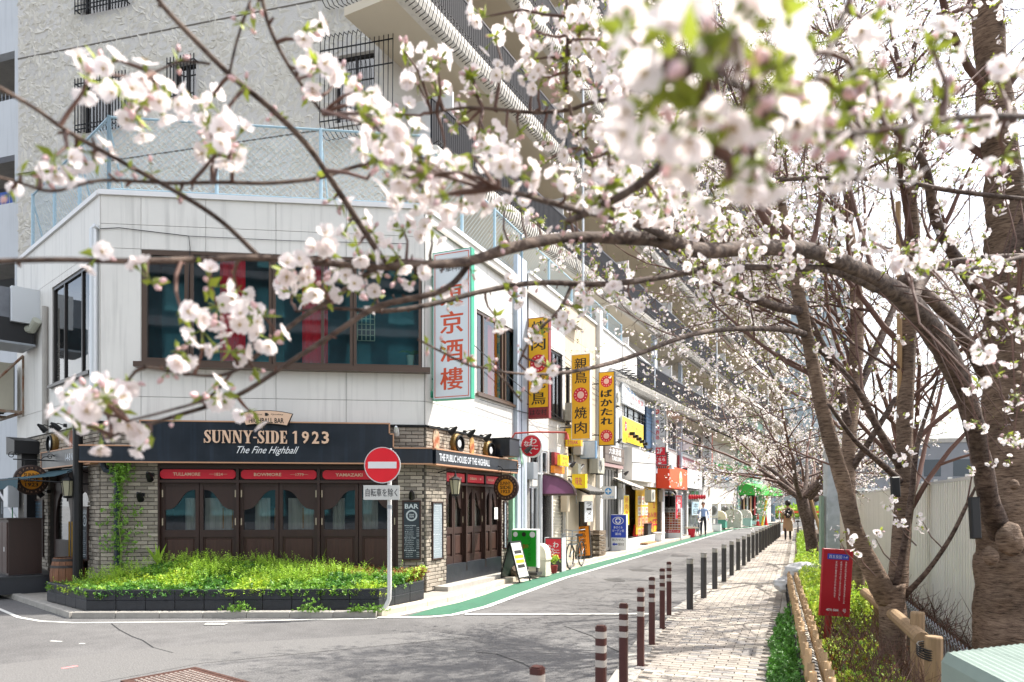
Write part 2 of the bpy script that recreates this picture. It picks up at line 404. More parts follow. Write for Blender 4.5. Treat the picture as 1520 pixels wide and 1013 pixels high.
M_BLACK = mat('black_paint', '#121317', .5)
M_GLASS = glass('window_glass', (.85, .93, .94), .5)
M_GLASSD = glass('dark_window_glass', (.25, .32, .34), .8)
M_GLASSC = glass('clear_glass', (.85, .9, .9), .2)
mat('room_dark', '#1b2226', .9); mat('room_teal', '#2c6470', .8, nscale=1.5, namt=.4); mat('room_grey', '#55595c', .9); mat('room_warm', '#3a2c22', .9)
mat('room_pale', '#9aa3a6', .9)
M_REDCURT = mat('red_curtain', '#e01c34', .7, nscale=1, namt=.2, stretch=(8, 8, .3))
M_STUCCO = None
M_CONC = mat('concrete', '#a5a19a', .85, nscale=3, namt=.14, streak=.2, bump=.2, bscale=25)
M_KERB = mat('kerb_stone', '#98948d', .85, nscale=10, namt=.16, bump=.3, bscale=60, rnd=.08)
M_YELLOW = mat('yellow_sign', '#e2a80c', .45, nscale=2, namt=.04)
M_YELLOWB = mat('bright_yellow_sign', '#f2cf1c', .45)
M_INK = mat('black_ink', '#17130f', .5)
M_ORANGE = mat('orange_canvas', '#e4562a', .7, nscale=5, namt=.06)
M_ORANGES = mat('orange_sign', '#e88a14', .5)
M_GREEN = mat('green_panel', '#0e9a20', .4)
M_GREENAWN = mat('green_awning', '#3aa83a', .6)
M_BLUE = mat('blue_sign', '#1c3fae', .45)
M_LBLUE = mat('pale_blue_metal', '#9fb9c6', .45, metal=.1)
M_VERM = mat('vermilion_ink', '#c8481e', .5)
M_TEAL = mat('teal_canvas', '#0f3f4a', .75, nscale=6, namt=.12)
M_DKRED = mat('maroon_panel', '#7c1f24', .5)
M_BEIGE = mat('beige_panel', '#c2b49c', .6, nscale=3, namt=.06)
M_BROWNR = mat('brown_tube', '#4a2623', .4, nscale=12, namt=.15)
M_REFL = mat('reflective_band', '#b9b1aa', .3, metal=.2)
M_DGREY = mat('dark_grey_post', '#3a3838', .45, nscale=10, namt=.12)
M_TRASH = mat('pale_grey_plastic', '#aeb0a2', .5, nscale=4, namt=.06)
M_MINT = mat('mint_green_paint', '#8fc0a0', .5, nscale=9, namt=.1)
# ================================================================ SETTING
def asphalt():
    m = bpy.data.materials.new('asphalt'); m.use_nodes = True; n = m.node_tree.nodes; l = m.node_tree.links; b = n['Principled BSDF']; b.inputs['Roughness'].default_value = .85
    tc = n.new('ShaderNodeTexCoord')
    def nz(sc, det=6): 
        x = n.new('ShaderNodeTexNoise'); x.inputs['Scale'].default_value = sc; x.inputs['Detail'].default_value = det; l.new(tc.outputs['Object'], x.inputs['Vector']); return x
    a, c, d = nz(.35), nz(55, 3), nz(4)
    r = n.new('ShaderNodeValToRGB'); r.color_ramp.elements[0].position = .35; r.color_ramp.elements[0].color = (.088, .085, .084, 1); r.color_ramp.elements[1].position = .7; r.color_ramp.elements[1].color = (.150, .146, .143, 1)
    l.new(a.outputs['Fac'], r.inputs['Fac'])
    m1 = n.new('ShaderNodeMapRange'); m1.inputs['From Min'].default_value = .3; m1.inputs['From Max'].default_value = .7; m1.inputs['To Min'].default_value = .62; m1.inputs['To Max'].default_value = 1.38; l.new(c.outputs['Fac'], m1.inputs['Value'])
    m2 = n.new('ShaderNodeMapRange'); m2.inputs['To Min'].default_value = .68; m2.inputs['To Max'].default_value = 1.32; l.new(d.outputs['Fac'], m2.inputs['Value'])
    mm = n.new('ShaderNodeMath'); mm.operation = 'MULTIPLY'; l.new(m1.outputs[0], mm.inputs[0]); l.new(m2.outputs[0], mm.inputs[1])
    vm = n.new('ShaderNodeVectorMath'); vm.operation = 'SCALE'; l.new(r.outputs[0], vm.inputs[0]); l.new(mm.outputs[0], vm.inputs['Scale'])
    # fine cracks
    vo = n.new('ShaderNodeTexVoronoi'); vo.feature = 'DISTANCE_TO_EDGE'; vo.inputs['Scale'].default_value = .33
    mp = n.new('ShaderNodeMixRGB'); mp.blend_type = 'ADD'; mp.inputs[0].default_value = .35; l.new(tc.outputs['Object'], mp.inputs[1]); l.new(nz(1.6).outputs['Color'], mp.inputs[2]); l.new(mp.outputs[0], vo.inputs['Vector'])
    cr = n.new('ShaderNodeMapRange'); cr.inputs['From Max'].default_value = .0022; cr.inputs['To Min'].default_value = .82; cr.inputs['To Max'].default_value = 1; l.new(vo.outputs['Distance'], cr.inputs['Value'])
    v2 = n.new('ShaderNodeVectorMath'); v2.operation = 'SCALE'; l.new(vm.outputs[0], v2.inputs[0]); l.new(cr.outputs[0], v2.inputs['Scale'])
    l.new(v2.outputs[0], b.inputs['Base Color'])
    bp = n.new('ShaderNodeBump'); bp.inputs['Strength'].default_value = .4; bp.inputs['Distance'].default_value = .01; l.new(c.outputs['Fac'], bp.inputs['Height']); l.new(bp.outputs[0], b.inputs['Normal'])
    return m
M_ASPH = asphalt()
def poly(name, pts, z, m, bm=None):
    me = bpy.data.meshes.new(name); me.from_pydata([(p[0], p[1], z) for p in pts], [], [tuple(range(len(pts)))]); me.materials.append(m); me.update()
    if me.polygons[0].normal.z < 0: me.flip_normals()
    return link(name, me)
struct(poly('ground', [(-900,-900),(900,-900),(900,900),(-900,900)], -.02, mat('distant_ground', '#6e6b66', .9, nscale=.05, namt=.2)))
struct(poly('road', [(-60,-40),(60,-40),(60,110),(-60,110)], 0, M_ASPH))
M_PAINT = mat('road_paint', '#cfcfca', .7, nscale=26, namt=.12)
def strip(name, pts, w, z, m, h=None):
    """ribbon of width w along a ground polyline"""
    b = MB(); n = len(pts); L = []; Rr = []
    for i in range(n):
        a = Vector(pts[max(i-1,0)][:2]); c = Vector(pts[min(i+1,n-1)][:2]); t = (c-a).normalized(); q = Vector((-t.y, t.x)); p = Vector(pts[i][:2])
        L.append(p + q*w/2); Rr.append(p - q*w/2)
    for i in range(n-1):
        if h is None: b.quad((*Rr[i],z),(*Rr[i+1],z),(*L[i+1],z),(*L[i],z))
        else:
            b.quad((*Rr[i],z+h),(*Rr[i+1],z+h),(*L[i+1],z+h),(*L[i],z+h)); b.quad((*Rr[i],z),(*Rr[i+1],z),(*Rr[i+1],z+h),(*Rr[i],z+h)); b.quad((*L[i],z),(*L[i],z+h),(*L[i+1],z+h),(*L[i+1],z))
    return b.build(name, m)
def lineY(X0, Y0, s, Y): return (X0 + s*(Y-Y0), Y)
# building-side kerb, gutter, green lane, white line --------------------------------------
fx = lambda Y: -1.52 + .43*(Y-12.4)
farL = [(fx(46.6), 46.6), (FB.w(22)[0], FB.w(22)[1])]
def off_line(dx, ys): return [(fx(y)+dx, y) for y in ys] + [(fx(46.6)+dx*1.0 + .6*(y-46.6), y) for y in (52, 58, 66)]
M_GREENL = mat('green_lane_paint', '#35664f', .8, nscale=2.2, namt=.16, bump=.2, bscale=60)
gl = [(-1.50,10.28),(-.80,12.2),(-.08,14.25)] + off_line(.62, [18, 25, 33, 40, 46.6])
gr = [(-.74,10.47),(.12,12.8),(1.12,15.56)] + off_line(1.24, [19, 25, 33, 40, 46.6])
b = MB()
for i in range(min(len(gl), len(gr))-1): b.quad((*gl[i],.004),(*gr[i],.004),(*gr[i+1],.004),(*gl[i+1],.004))
struct(b.build('green_lane', M_GREENL))
struct(strip('lane_marking', [G(560,917.5)[:2], G(640,916.5)[:2], (-.85,10.38), (-.4,11.2), (.12,12.7), (1.15,15.6)] + off_line(1.28, [19,25,33,40,46.6]), .12, .008, M_PAINT))
struct(strip('lane_marking', [G(690,913)[:2], G(967,912.5)[:2]], .12, .0121, M_PAINT))
struct(strip('lane_marking', [G(x,y)[:2] for x,y in ((-60,880),(0,905),(28,917),(60,922.5),(110,925),(300,923.5),(560,918.5))], .06, .004, M_PAINT))
struct(strip('lane_marking', [G(305,927.5)[:2], G(336,927.5)[:2]], .12, .0123, M_PAINT))
struct(strip('lane_marking', [G(75,952)[:2], G(92,953)[:2]], .035, .004, M_PAINT)); struct(strip('lane_marking', [G(118,956)[:2], G(126,956)[:2]], .04, .004, M_PAINT))
struct(strip('lane_marking', [G(92,993)[:2], G(115,989)[:2]], .05, .004, mat('red_spray', '#d98080', .8)))
M_PATCH = mat('asphalt_patch', (.116,.113,.111), .85, nscale=60, namt=.35, bump=.4, bscale=60)
M_PATCH2 = mat('worn_asphalt', (.140,.136,.132), .85, nscale=60, namt=.35, bump=.4, bscale=60)
struct(poly('road_patch', [G(x,y)[:2] for x,y in ((-120,1000),(230,962),(640,938),(700,946),(300,985),(-100,1060))], .0031, M_PATCH2))
struct(poly('road_patch', [G(x,y)[:2] for x,y in ((560,1100),(610,960),(700,952),(760,1100))], .0033, M_PATCH))
struct(poly('road_patch', [(2.6,15),(3.5,17.2),(5.6,22),(4.9,22),(2.0,15)], .0032, M_PATCH))
M_CRACK = mat('crack_fill', (.03,.03,.03), .9)
for cpts in (((168,926),(178,935),(196,945),(215,951),(232,962),(262,969)), ((620,960),(690,966),(735,972),(775,985),(800,1000)), ((1010,1013),(905,960),(880,945),(840,930))):
    struct(strip('road_crack', [tuple(c_+random.uniform(-.03,.03) for c_ in G(x,y)[:2]) for x,y in cpts], .014, .0045, M_CRACK))
for (x_,y_,w_) in ((3.2,17.5,.32),(5.3,22.5,.3),(2.2,15.2,.22)):
    struct(poly('road_stain', [(x_+w_*math.cos(a)*random.uniform(.7,1.2), y_+w_*1.4*math.sin(a)*random.uniform(.7,1.2)) for a in [i*.45 for i in range(14)]], .0047, mat('oil_stain', (.05,.049,.048), .6, nscale=30, namt=.3)))

# pavement slab on the building side
M_PAVE = mat('concrete_pavement', '#9a958c', .85, nscale=5, namt=.16, bump=.25, bscale=40)
pv = [(-9.28-6,12.95+5.6),(-9.28,12.95),(-6.2,10.16),(-1.97,10.25),(-1.2,11.5),(-1.0,12.4)] + off_line(.40, [14.5,18,25,33,40,46.6]) 
pv2 = pv + [(30,70),(-20,70),(-30,30)]
b = MB(); n = len(pv2)
pp = poly('pavement', pv2, .078, M_PAVE); struct(pp)
# kerb stones, one object each
def kerb_run(pts, w=.13, h=.085, seg=.6, m=M_KERB, z=0.0, name='kerb_stone', parent=None, maxn=400):
    cnt = 0; me_c = {}
    for (a, c) in zip(pts[:-1], pts[1:]):
        a = Vector(a[:2]); c = Vector(c[:2]); L = (c-a).length; k = max(1, round(L/seg)); s = L/k; ang = math.atan2(c.y-a.y, c.x-a.x)
        for i in range(k):
            key = (round(s,3), w, h, m.name)
            if key not in me_c:
                q = MB(); bb = .012
                q.prismz([(-s/2+.004,-w/2),(s/2-.004,-w/2),(s/2-.004,w/2),(-s/2+.004,w/2)], 0, h-bb)
                o = len(q.v); x0, x1, y0, y1 = -s/2+.004, s/2-.004, -w/2, w/2
                q.add([(x0,y0,h-bb),(x1,y0,h-bb),(x1,y1,h-bb),(x0,y1,h-bb),(x0+bb,y0+bb,h),(x1-bb,y0+bb,h),(x1-bb,y1-bb,h),(x0+bb,y1-bb,h)], [(4,5,6,7),(0,1,5,4),(1,2,6,5),(2,3,7,6),(3,0,4,7)])
                me_c[key] = q.mesh(name, m)
            p = a.lerp(c, (i+.5)/k); o = link(name, me_c[key], parent, (p.x, p.y, z + random.uniform(-.002,.002)), (0,0,ang+random.uniform(-.003,.003))); cnt += 1
kp = bpy.data.objects.new('kerb', None); COL.objects.link(kp); struct(kp)
kerb_run([(-9.28-3,12.95+2.8),(-9.28,12.95),(-6.2,10.12),(-1.93,10.2)], parent=kp, h=.092)
M_KERBL = mat('light_kerb_stone', '#b9b0a0', .8, nscale=8, namt=.12, rnd=.08, bump=.2)
kerb_run([(-1.93,10.24),(-1.12,11.7),(-.72,12.75),(fx(14.5)+.42,14.5),(fx(25)+.42,25),(fx(46.6)+.42,46.6),(fx(46.6)+.42+.6*12,58.6)], parent=kp, m=M_KERBL, w=.16, h=.10)
kerb_run([(-1.77,10.24),(-.95,11.7),(-.55,12.75),(fx(14.5)+.6,14.5),(fx(25)+.6,25)], parent=kp, m=M_KERBL, w=.16, h=.012, name='gutter_slab')

# sidewalk ---------------------------------------------------------------
def rx(Y): return 2.3 + .40*(Y-6.4) if Y < 46 else 2.3+.40*39.6+.55*(Y-46)       # right edge
def lx(Y):
    if Y < 9.9: return .12 + .302*(Y-3.5) + .12
    if Y < 10.9: t = (Y-9.9); return (.12+.302*6.4+.12)*(1-t) + (2.64+.43*.3-.05)*t
    return 2.64 + .43*(Y-10.6) - .06 if Y < 46 else 2.64+.43*35.4-.06+.58*(Y-46)
M_PB = mat('sidewalk_bed', '#8c8378', .95, nscale=30, namt=.2)
ys = [-6, 0, 5, 9.9, 10.9, 20, 30, 46, 66]
b = MB()
for a, c in zip(ys[:-1], ys[1:]):
    b.quad((lx(a)-.02,a,.042),(rx(a)+.02,a,.042),(rx(c)+.02,c,.042),(lx(c)-.02,c,.042)); b.quad((lx(a)-.02,a,0),(lx(a)-.02,a,.042),(lx(c)-.02,c,.042),(lx(c)-.02,c,0))
sw = b.build('sidewalk', M_PB); struct(sw)
PM = [mat('paver_beige', '#989087', .85, nscale=14, namt=.12, rnd=.06, isl=.06, bump=.2, bscale=60), mat('paver_cream', '#b5ada0', .85, nscale=14, namt=.1, rnd=.08, isl=.08, bump=.3, bscale=60), mat('paver_grey', '#8a8683', .85, nscale=14, namt=.12, rnd=.1, isl=.1, bump=.3, bscale=60)]
sd_ = Vector((.40, 1)).normalized(); sn_ = Vector((sd_.y, -sd_.x)); sa = math.atan2(sn_.y, sn_.x)
pm_me = []
for m_ in PM:
    q = MB(); x, y, h, bb = .097, .047, .014, .004
    q.add([(-x,-y,0),(x,-y,0),(x,y,0),(-x,y,0),(-x+bb,-y+bb,h),(x-bb,-y+bb,h),(x-bb,y-bb,h),(-x+bb,y-bb,h)], [(4,5,6,7),(0,1,5,4),(1,2,6,5),(2,3,7,6),(3,0,4,7)])
    pm_me.append(q)
pmesh = [q.mesh('paver', m_) for q, m_ in zip(pm_me, PM)]
cells = []
O2 = Vector((rx(0), 0))
for r_ in range(-5, 330):
    al = r_*.10 + .05 + 1.2
    for c_ in range(0, 16):
        ac = -(c_*.2 + .1) - (.1 if r_ % 2 else 0) + .0
        p = O2 + sd_*al + sn_*ac
        if p.y < 3.0: continue
        if p.x - .03 < lx(p.y) or p.x + .03 > rx(p.y) + .02: continue
        cells.append((p.x, p.y))
cells.sort(key=lambda t: t[1]); cells = [c for c in cells if c[1] > 5.6] 
stf = [MB(), MB(), MB()]
for i, (x, y) in enumerate(cells):
    t = random.random(); k = 0 if t < .66 else 1 if t < .84 else 2
    if i < 298: link('paver', pmesh[k], sw, (x, y, .0425+random.uniform(0,.002)), (0,0,sa+random.uniform(-.01,.01)))
    else:
        c0, s0 = math.cos(sa), math.sin(sa); zz = .0425+random.uniform(0,.002)
        stf[k].add([(x+v[0]*c0-v[1]*s0, y+v[0]*s0+v[1]*c0, zz+v[2]) for v in pm_me[k].v], pm_me[k].f)
for q, m_ in zip(stf, PM): stuff(q.build('pavers', m_, sw))
kerb_run([(lx(-2)-.12,-2)] + [(lx(y)-.12, y) for y in (3, 6, 9.6)] , parent=kp, w=.24, h=.05, m=M_KERB, seg=.9)
kerb_run([(lx(y)-.1, y) for y in (9.9, 11.0, 20, 34, 46)], parent=kp, w=.2, h=.055, m=M_KERB, seg=1.2)
kerb_run([(rx(y)+.09, y) for y in (-2, 6, 14, 30)], parent=kp, w=.15, h=.07, m=M_KERB, seg=.6)
# planting bed
fyx = lambda Y: 5.5 + .38*(Y-8.6)     # hoarding line
M_SOIL = mat('soil', '#4a3c2c', .95, nscale=16, namt=.45, bump=.8, bscale=40)
struct(poly('planting_bed', [(rx(-3)+.16,-3)] + [(rx(y)+.16, y) for y in (6, 14, 30, 46)] + [(fyx(46)+.5,46),(fyx(-3)+6,-3)], .03, M_SOIL))

# manhole ---------------------------------------------------------------
mc = G(287,994); mh = thing('manhole_cover', 'rusty rectangular manhole cover set in the asphalt at the bottom of the picture', 'manhole cover', (mc[0], mc[1], 0.0), math.atan2(-.55,.70))
M_RUST = mat('rusty_cast_iron', '#5a4038', .7, metal=.4, nscale=22, namt=.35, bump=.3)
b = MB(); b.box(0,.95,-.62,0,.002,.012); part('plate', b, M_RUST, mh)
b = MB()
for i in range(18):
    for j in range(12): b.box(.06+i*.049, .085+i*.049, -.58+j*.045, -.56+j*.045, .012, .02)
stuff(part('studs', b, mat('worn_iron', '#b3a8a0', .5, metal=.4, nscale=20, namt=.3), mh))
b = MB()
for x0,x1,y0,y1 in ((-.04,.99,-.66,-.625),(-.04,.99,.005,.04),(-.04,-.005,-.625,.005),(.955,.99,-.625,.005)): b.box(x0,x1,y0,y1,.002,.014)
part('frame', b, M_RUST, mh)
# ================================================================ TOWER BLOCK
def stucco():
    m = bpy.data.materials.new('relief_stucco'); m.use_nodes = True; n = m.node_tree.nodes; l = m.node_tree.links; b = n['Principled BSDF']; b.inputs['Roughness'].default_value = .85
    tc = n.new('ShaderNodeTexCoord'); nz = n.new('ShaderNodeTexNoise'); nz.inputs['Scale'].default_value = 1.7; nz.inputs['Detail'].default_value = 3; l.new(tc.outputs['Object'], nz.inputs['Vector'])
    mi = n.new('ShaderNodeMixRGB'); mi.blend_type = 'ADD'; mi.inputs[0].default_value = .55; l.new(tc.outputs['Object'], mi.inputs[1]); l.new(nz.outputs['Color'], mi.inputs[2])
    v = n.new('ShaderNodeTexVoronoi'); v.feature = 'F1'; v.inputs['Scale'].default_value = 4.3; l.new(mi.outputs[0], v.inputs['Vector'])
    w = n.new('ShaderNodeTexVoronoi'); w.feature = 'F1'; w.inputs['Scale'].default_value = 7.7; l.new(mi.outputs[0], w.inputs['Vector'])
    # step function of cell colour: overlapping trowelled flakes
    ad = n.new('ShaderNodeMath'); ad.operation = 'MULTIPLY_ADD'; ad.inputs[1].default_value = .6
    sx = n.new('ShaderNodeSeparateColor'); l.new(v.outputs['Color'], sx.inputs[0]); sy = n.new('ShaderNodeSeparateColor'); l.new(w.outputs['Color'], sy.inputs[0])
    l.new(sx.outputs[0], ad.inputs[0]); l.new(sy.outputs[0], ad.inputs[2])
    fn = n.new('ShaderNodeTexNoise'); fn.inputs['Scale'].default_value = 30; l.new(tc.outputs['Object'], fn.inputs['Vector'])
    a2 = n.new('ShaderNodeMath'); a2.operation = 'MULTIPLY_ADD'; a2.inputs[1].default_value = .12; l.new(fn.outputs['Fac'], a2.inputs[0]); l.new(ad.outputs[0], a2.inputs[2])
    bp = n.new('ShaderNodeBump'); bp.inputs['Strength'].default_value = .95; bp.inputs['Distance'].default_value = .07; l.new(a2.outputs[0], bp.inputs['Height']); l.new(bp.outputs[0], b.inputs['Normal'])
    c = n.new('ShaderNodeTexNoise'); c.inputs['Scale'].default_value = .6; c.inputs['Detail'].default_value = 8; l.new(tc.outputs['Object'], c.inputs['Vector'])
    r = n.new('ShaderNodeValToRGB'); r.color_ramp.elements[0].color = (.52,.50,.465,1); r.color_ramp.elements[0].position = .3; r.color_ramp.elements[1].color = (.63,.61,.575,1); r.color_ramp.elements[1].position = .7
    l.new(c.outputs['Fac'], r.inputs['Fac']); l.new(r.outputs[0], b.inputs['Base Color']); return m
M_STUCCO = stucco()
tw = thing('apartment_tower', 'tall apartment block with beige relief stucco gable and stepped rows of balconies', 'apartment building', (FG.o[0], FG.o[1], 0), FG.a)
GL = FG.u(567)          # gable length
gwin = []
for k in range(-1, 7):
    zb = 10.46 + 2.84*k; gwin.append((FG.u(122), FG.u(190), zb+.04, zb+1.2)); 
    if k >= 0: gwin.append((FG.u(258), FG.u(291), zb+.35, zb+1.3))
    gwin.append((FG.u(497), FG.u(556), zb-.6, zb+.85))
terr = (FG.u(178), FG.u(508), 6.75, 7.85)
gwin = [g for g in gwin if not (g[2] < 8.2)] + [terr]
wall(tw, 0, GL, 0, 55, gwin, M_STUCCO, .2)
M_FLAKE = mat('stucco_ridge', '#ccc8be', .85, isl=.06)
b = MB(); random.seed(21)
for _ in range(9500):
    x, z = random.uniform(.05, GL-.05), random.uniform(5.8, 17.5)
    if any(g[0]-.1 < x < g[1]+.1 and g[2]-.1 < z < g[3]+.1 for g in gwin) or abs((z-6.92)/2.84-round((z-6.92)/2.84)) < .02: continue
    a = random.gauss(.9, .7) if random.random() < .7 else random.uniform(0, 3.14); L = random.uniform(.12, .30); w = random.uniform(.05, .10); cv = random.uniform(-.35, .35); h = random.uniform(.012, .028); pts = []
    for k in range(4):
        t = k/3-.5; px_, pz_ = L*t, cv*L*(t*t*4-.5); tp = 1-abs(t)*1.5
        for dx, dy in ((-w*tp, .001), (0, -h*max(.15, tp+.2)), (w*.22, .001)):
            X, Z = px_, pz_+dx; pts.append((x+X*math.cos(a)-Z*math.sin(a), dy, z+X*math.sin(a)+Z*math.cos(a)))
    b.add(pts, [(k*3+j, (k+1)*3+j, (k+1)*3+j+1, k*3+j+1) for k in range(3) for j in range(2)])
stuff(b.build('stucco_relief', M_FLAKE, tw)); random.seed(22)
M_GROOVE = mat('groove_shadow_joint', '#6f6a62', .9)
for k in range(9):
    z = 6.92 + 2.84*k
    MB().box(0, GL, -.012, .0, z-.014, z+.014).build('joint', M_GROOVE, tw)
for g in gwin[:-1]:
    window(tw, g[0], g[1], g[2], g[3], (.5,), (), M_FRAME_DK, M_GLASSD, v=.1, back='room_dark', sill=True)
window(tw, *terr, (.14,.28,.42,.56,.7,.85), (), M_FRAME_W, M_GLASSD, v=.1, back='room_grey')
for g in gwin[:-1]:     # grilles
    bul = abs(g[0]-FG.u(497)) < .01; b = MB(); w = g[1]-g[0]
    if not bul:
        x0, x1, z0, z1 = g[0]-.06, g[1]+.06, g[2]-.06, g[3]+.08; n_ = int((x1-x0)/.085)
        for i in range(n_+1): x = x0+(x1-x0)*i/n_; b.box(x-.009, x+.009, -.16, -.142, z0, z1)
        for z in (z0+.1, z0+.2, z1-.12): b.box(x0, x1, -.142, -.128, z-.012, z+.012)
        for z in (z0+.1, z1-.12):
            b.box(x0, x0+.02, -.128, .0, z-.012, z+.012); b.box(x1-.02, x1, -.128, .0, z-.012, z+.012)
    else:
        x0, x1, z0, z1 = g[0]-.1, g[1]+.62, g[2]-.45, g[3]+.25; n_ = int((x1-x0)/.1)
        for i in range(n_+1):
            x = x0+(x1-x0)*i/n_; pts = []
            for j in range(7): a = math.pi*j/12; pts.append((x, -.18-.28*math.sin(a*1.0), z0+.3-.3*math.cos(a) if j < 7 else 0))
            pts = [(x, -.02, z0+.08), (x, -.22, z0), (x, -.4, z0+.06), (x, -.47, z0+.25), (x, -.46, z0+.6), (x, -.44, z1-.2), (x, -.38, z1-.03), (x, -.25, z1)]
            b.tube(pts, .009, 4)
        for z, y in ((z0+.25,-.47),(z1-.4,-.45),(z1-.9,-.46)): b.tube([(x0,y,z),(x1,y,z)], .014, 4)
    part('window_grille', b, M_BLACKM, tw)
# street side: local frame rotated about the gable corner
fs = bpy.data.objects.new('balcony_side', None); COL.objects.link(fs); fs.parent = tw
gc = FG.w(GL); fs.location = (GL, 0, 0); fs.rotation_euler = (0, 0, FS.a - FG.a)
M_SOFFIT = mat('cream_soffit', '#c3b9a6', .8, nscale=.7, namt=.06)
M_LIP = mat('pale_concrete_lip', '#c8c4bc', .75, nscale=3, namt=.12, streak=.25)
M_SLAT = mat('navy_slat', '#15171f', .7, spec=.2)
LEN = 62
wall(fs, 0, LEN, 0, 55, [(u, u+1.7, z+.02, z+2.1) for z in [5.84+2.8*k for k in range(9)] for u in [2.2+6*j for j in range(10)]] , M_STUCCO, .2)
b = MB()
for z in [5.84+2.8*k for k in range(9)]:
    for u in [2.2+6*j for j in range(10)]: b.quad((u,.12,z),(u+1.7,.12,z),(u+1.7,.12,z+2.1),(u,.12,z+2.1))
b.build('sliding_door', mat('door_glass_dark', '#3c4a52', .08), fs)
hoop = MB(); lipp = [(-1.42,-.16),(-1.5,-.05),(-1.52,.1),(-1.47,.25),(-1.38,.33),(-1.2,.34)]
slabs = [5.84+2.8*k for k in range(0, 9)]
for k, z in enumerate(slabs):
    u0 = -1.2 if z > 10 else (.0 if z > 7 else 8.0)
    b = MB(); b.box(u0, LEN, -1.36, 0, z-.17, z); part('balcony_slab', b, M_SOFFIT, fs)
    b = MB(); pr = [(-1.18,-.19),(-1.4,-.19),(-1.46,-.12),(-1.49,.02),(-1.46,.2),(-1.38,.3),(-1.26,.32),(-1.18,.30)]
    vs = [(u, y, z+h) for u in (u0, LEN) for y, h in pr]; nn = len(pr)
    b.add(vs, [(i, (i+1)%nn, (i+1)%nn+nn, i+nn) for i in range(nn)] + [tuple(range(nn-1,-1,-1)), tuple(range(nn,2*nn))])
    part('balcony_lip', b, M_LIP, fs)
    b = MB(); u = u0+.04
    while u < (34 if k < 8 else 0):
        b.tube([(u, -1.36, z-.24), (u, -1.50, z-.2), (u, -1.57, z), (u, -1.54, z+.24), (u, -1.42, z+.40), (u, -1.28, z+.36)], .0105, 3, cap=False); u += .115
    stuff(part('wire_hoops', b, M_BLACKM, fs))
    b = MB(); u = u0+.02
    while u < LEN: b.box(u, u+.062, -1.26, -1.22, z+.3, z+1.28); u += .082
    stuff(part('railing_slats', b, M_SLAT, fs))
    b = MB(); b.box(u0, LEN, -1.27, -1.21, z+1.28, z+1.33); part('handrail', b, M_FRAME_DK, fs)
    for j in range(11):
        uu = .9+6*j
        if uu > u0: MB().box(uu, uu+.05, -1.2, -.01, z+.01, z+1.9).build('partition', M_WHITE, fs)
    # folded drying racks and ac units show as small things far off: left as partitions
for j in range(3):
    uu = 7.4+19*j; MB().tube([(uu,-1.62,6.5),(uu,-1.62,30)], .04, 8).build('downpipe', M_FRAME_W, fs)

# left neighbour ---------------------------------------------------------
nb = thing('apartment_building', 'white apartment block with stacked open balconies at the left edge of the picture', 'apartment building', (-15.12, 20.0, 0), R(-18))
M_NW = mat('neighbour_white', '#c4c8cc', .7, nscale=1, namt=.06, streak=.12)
hol = []
for k in range(9):
    z = .3 + 2.84*k
    if k: hol.append((-2.6, 1.62, z+1.05, z+2.35))
hol.append((-2.6,1.2,.2,2.2))
wall(nb, -8, 1.75, 0, 28, hol, M_NW, .25)
MB().box(1.75, 1.8, 0, 8, 0, 28).build('side_wall', M_NW, nb)
for k in range(10):
    z = .3+2.84*k
    MB().box(-2.7, 1.7, .27, 1.9, z-.2+1.05-1.05, z).build('balcony_floor', M_CONC, nb)
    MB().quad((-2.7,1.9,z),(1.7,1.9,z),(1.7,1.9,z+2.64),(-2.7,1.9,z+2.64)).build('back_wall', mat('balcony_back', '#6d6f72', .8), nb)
    b = MB()
    for i in range(30): b.box(-2.5+i*.14, -2.485+i*.14, .2, .215, z+1.05, z+1.4)
    part('bars', b, M_GREYM, nb)
MB().box(.3,1.5,.5,.56,9.6+.3,10.5).build('balcony_screen', mat('blue_sheet', '#1d4fa0', .6), nb)
MB().tube([(1.72,-.03,1.2),(.2,-.03,3.0)], .03, 6).build('stair_rail', M_WHITE, nb)

# buildings opposite the shops, behind the viewer: seen in the shop windows
ob = thing('office_block', 'dark glass office block across the crossing, mirrored in the pub windows', 'building', (-7, -19, 0), 0)
M_OB = mat('dark_cladding', '#36444c', .5); M_OBG = mat('office_glass', '#5f9aa4', .15)
MB().box(-11, 9, -8, 0, 0, 26).build('wall', M_OB, ob)
for k in range(8):
    for j in range(7): MB().box(-8.4+j*2.5, -6.9+j*2.5, 0, .06, 1+k*2.9, 2.6+k*2.9).build('window', M_OBG, ob)
b = MB()
for k in range(8): b.box(-9.2, 9.2, 0, .5, .3+k*2.9-.2, .3+k*2.9+.25)
b.build('ledge', mat('grey_ledge', '#6a7078', .6), ob)

# far end of the street ----------------------------------------------------
fe = thing('street_end_building', 'low grey building with white roller shutters closing off the far end of the street', 'building', (21, 92, 0), R(-14))
M_FE = mat('grey_render', '#7e8084', .8, nscale=.6, namt=.1)
wall(fe, 0, 40, 0, 9, [(2+i*5, 5.6+i*5, .3, 3.0) for i in range(7)], M_FE, .3)
for i in range(7):
    b = MB(); 
    for j in range(13): b.box(2+i*5, 5.6+i*5, .2, .26, .3+j*.2, .3+j*.2+.17)
    part('roller_shutter', b, mat('shutter_white', '#b4b8ba', .6), fe)
MB().box(-.2, 40.2, -.6, .0, 3.3, 3.6).build('canopy', M_WHITE, fe)
for i in range(12): MB().box(1+i*3.1, 2.8+i*3.1, -.02, .1, 5, 7).build('window', mat('far_window', '#3c464e', .2), fe)
MB().box(0, 40, -.1, .3, 9, 9.5).build('parapet', M_CONC, fe)
gt = thing('glass_tower', 'tall blue glass office tower rising behind the cherry trees', 'office tower', (45, 118, 0), R(-8))
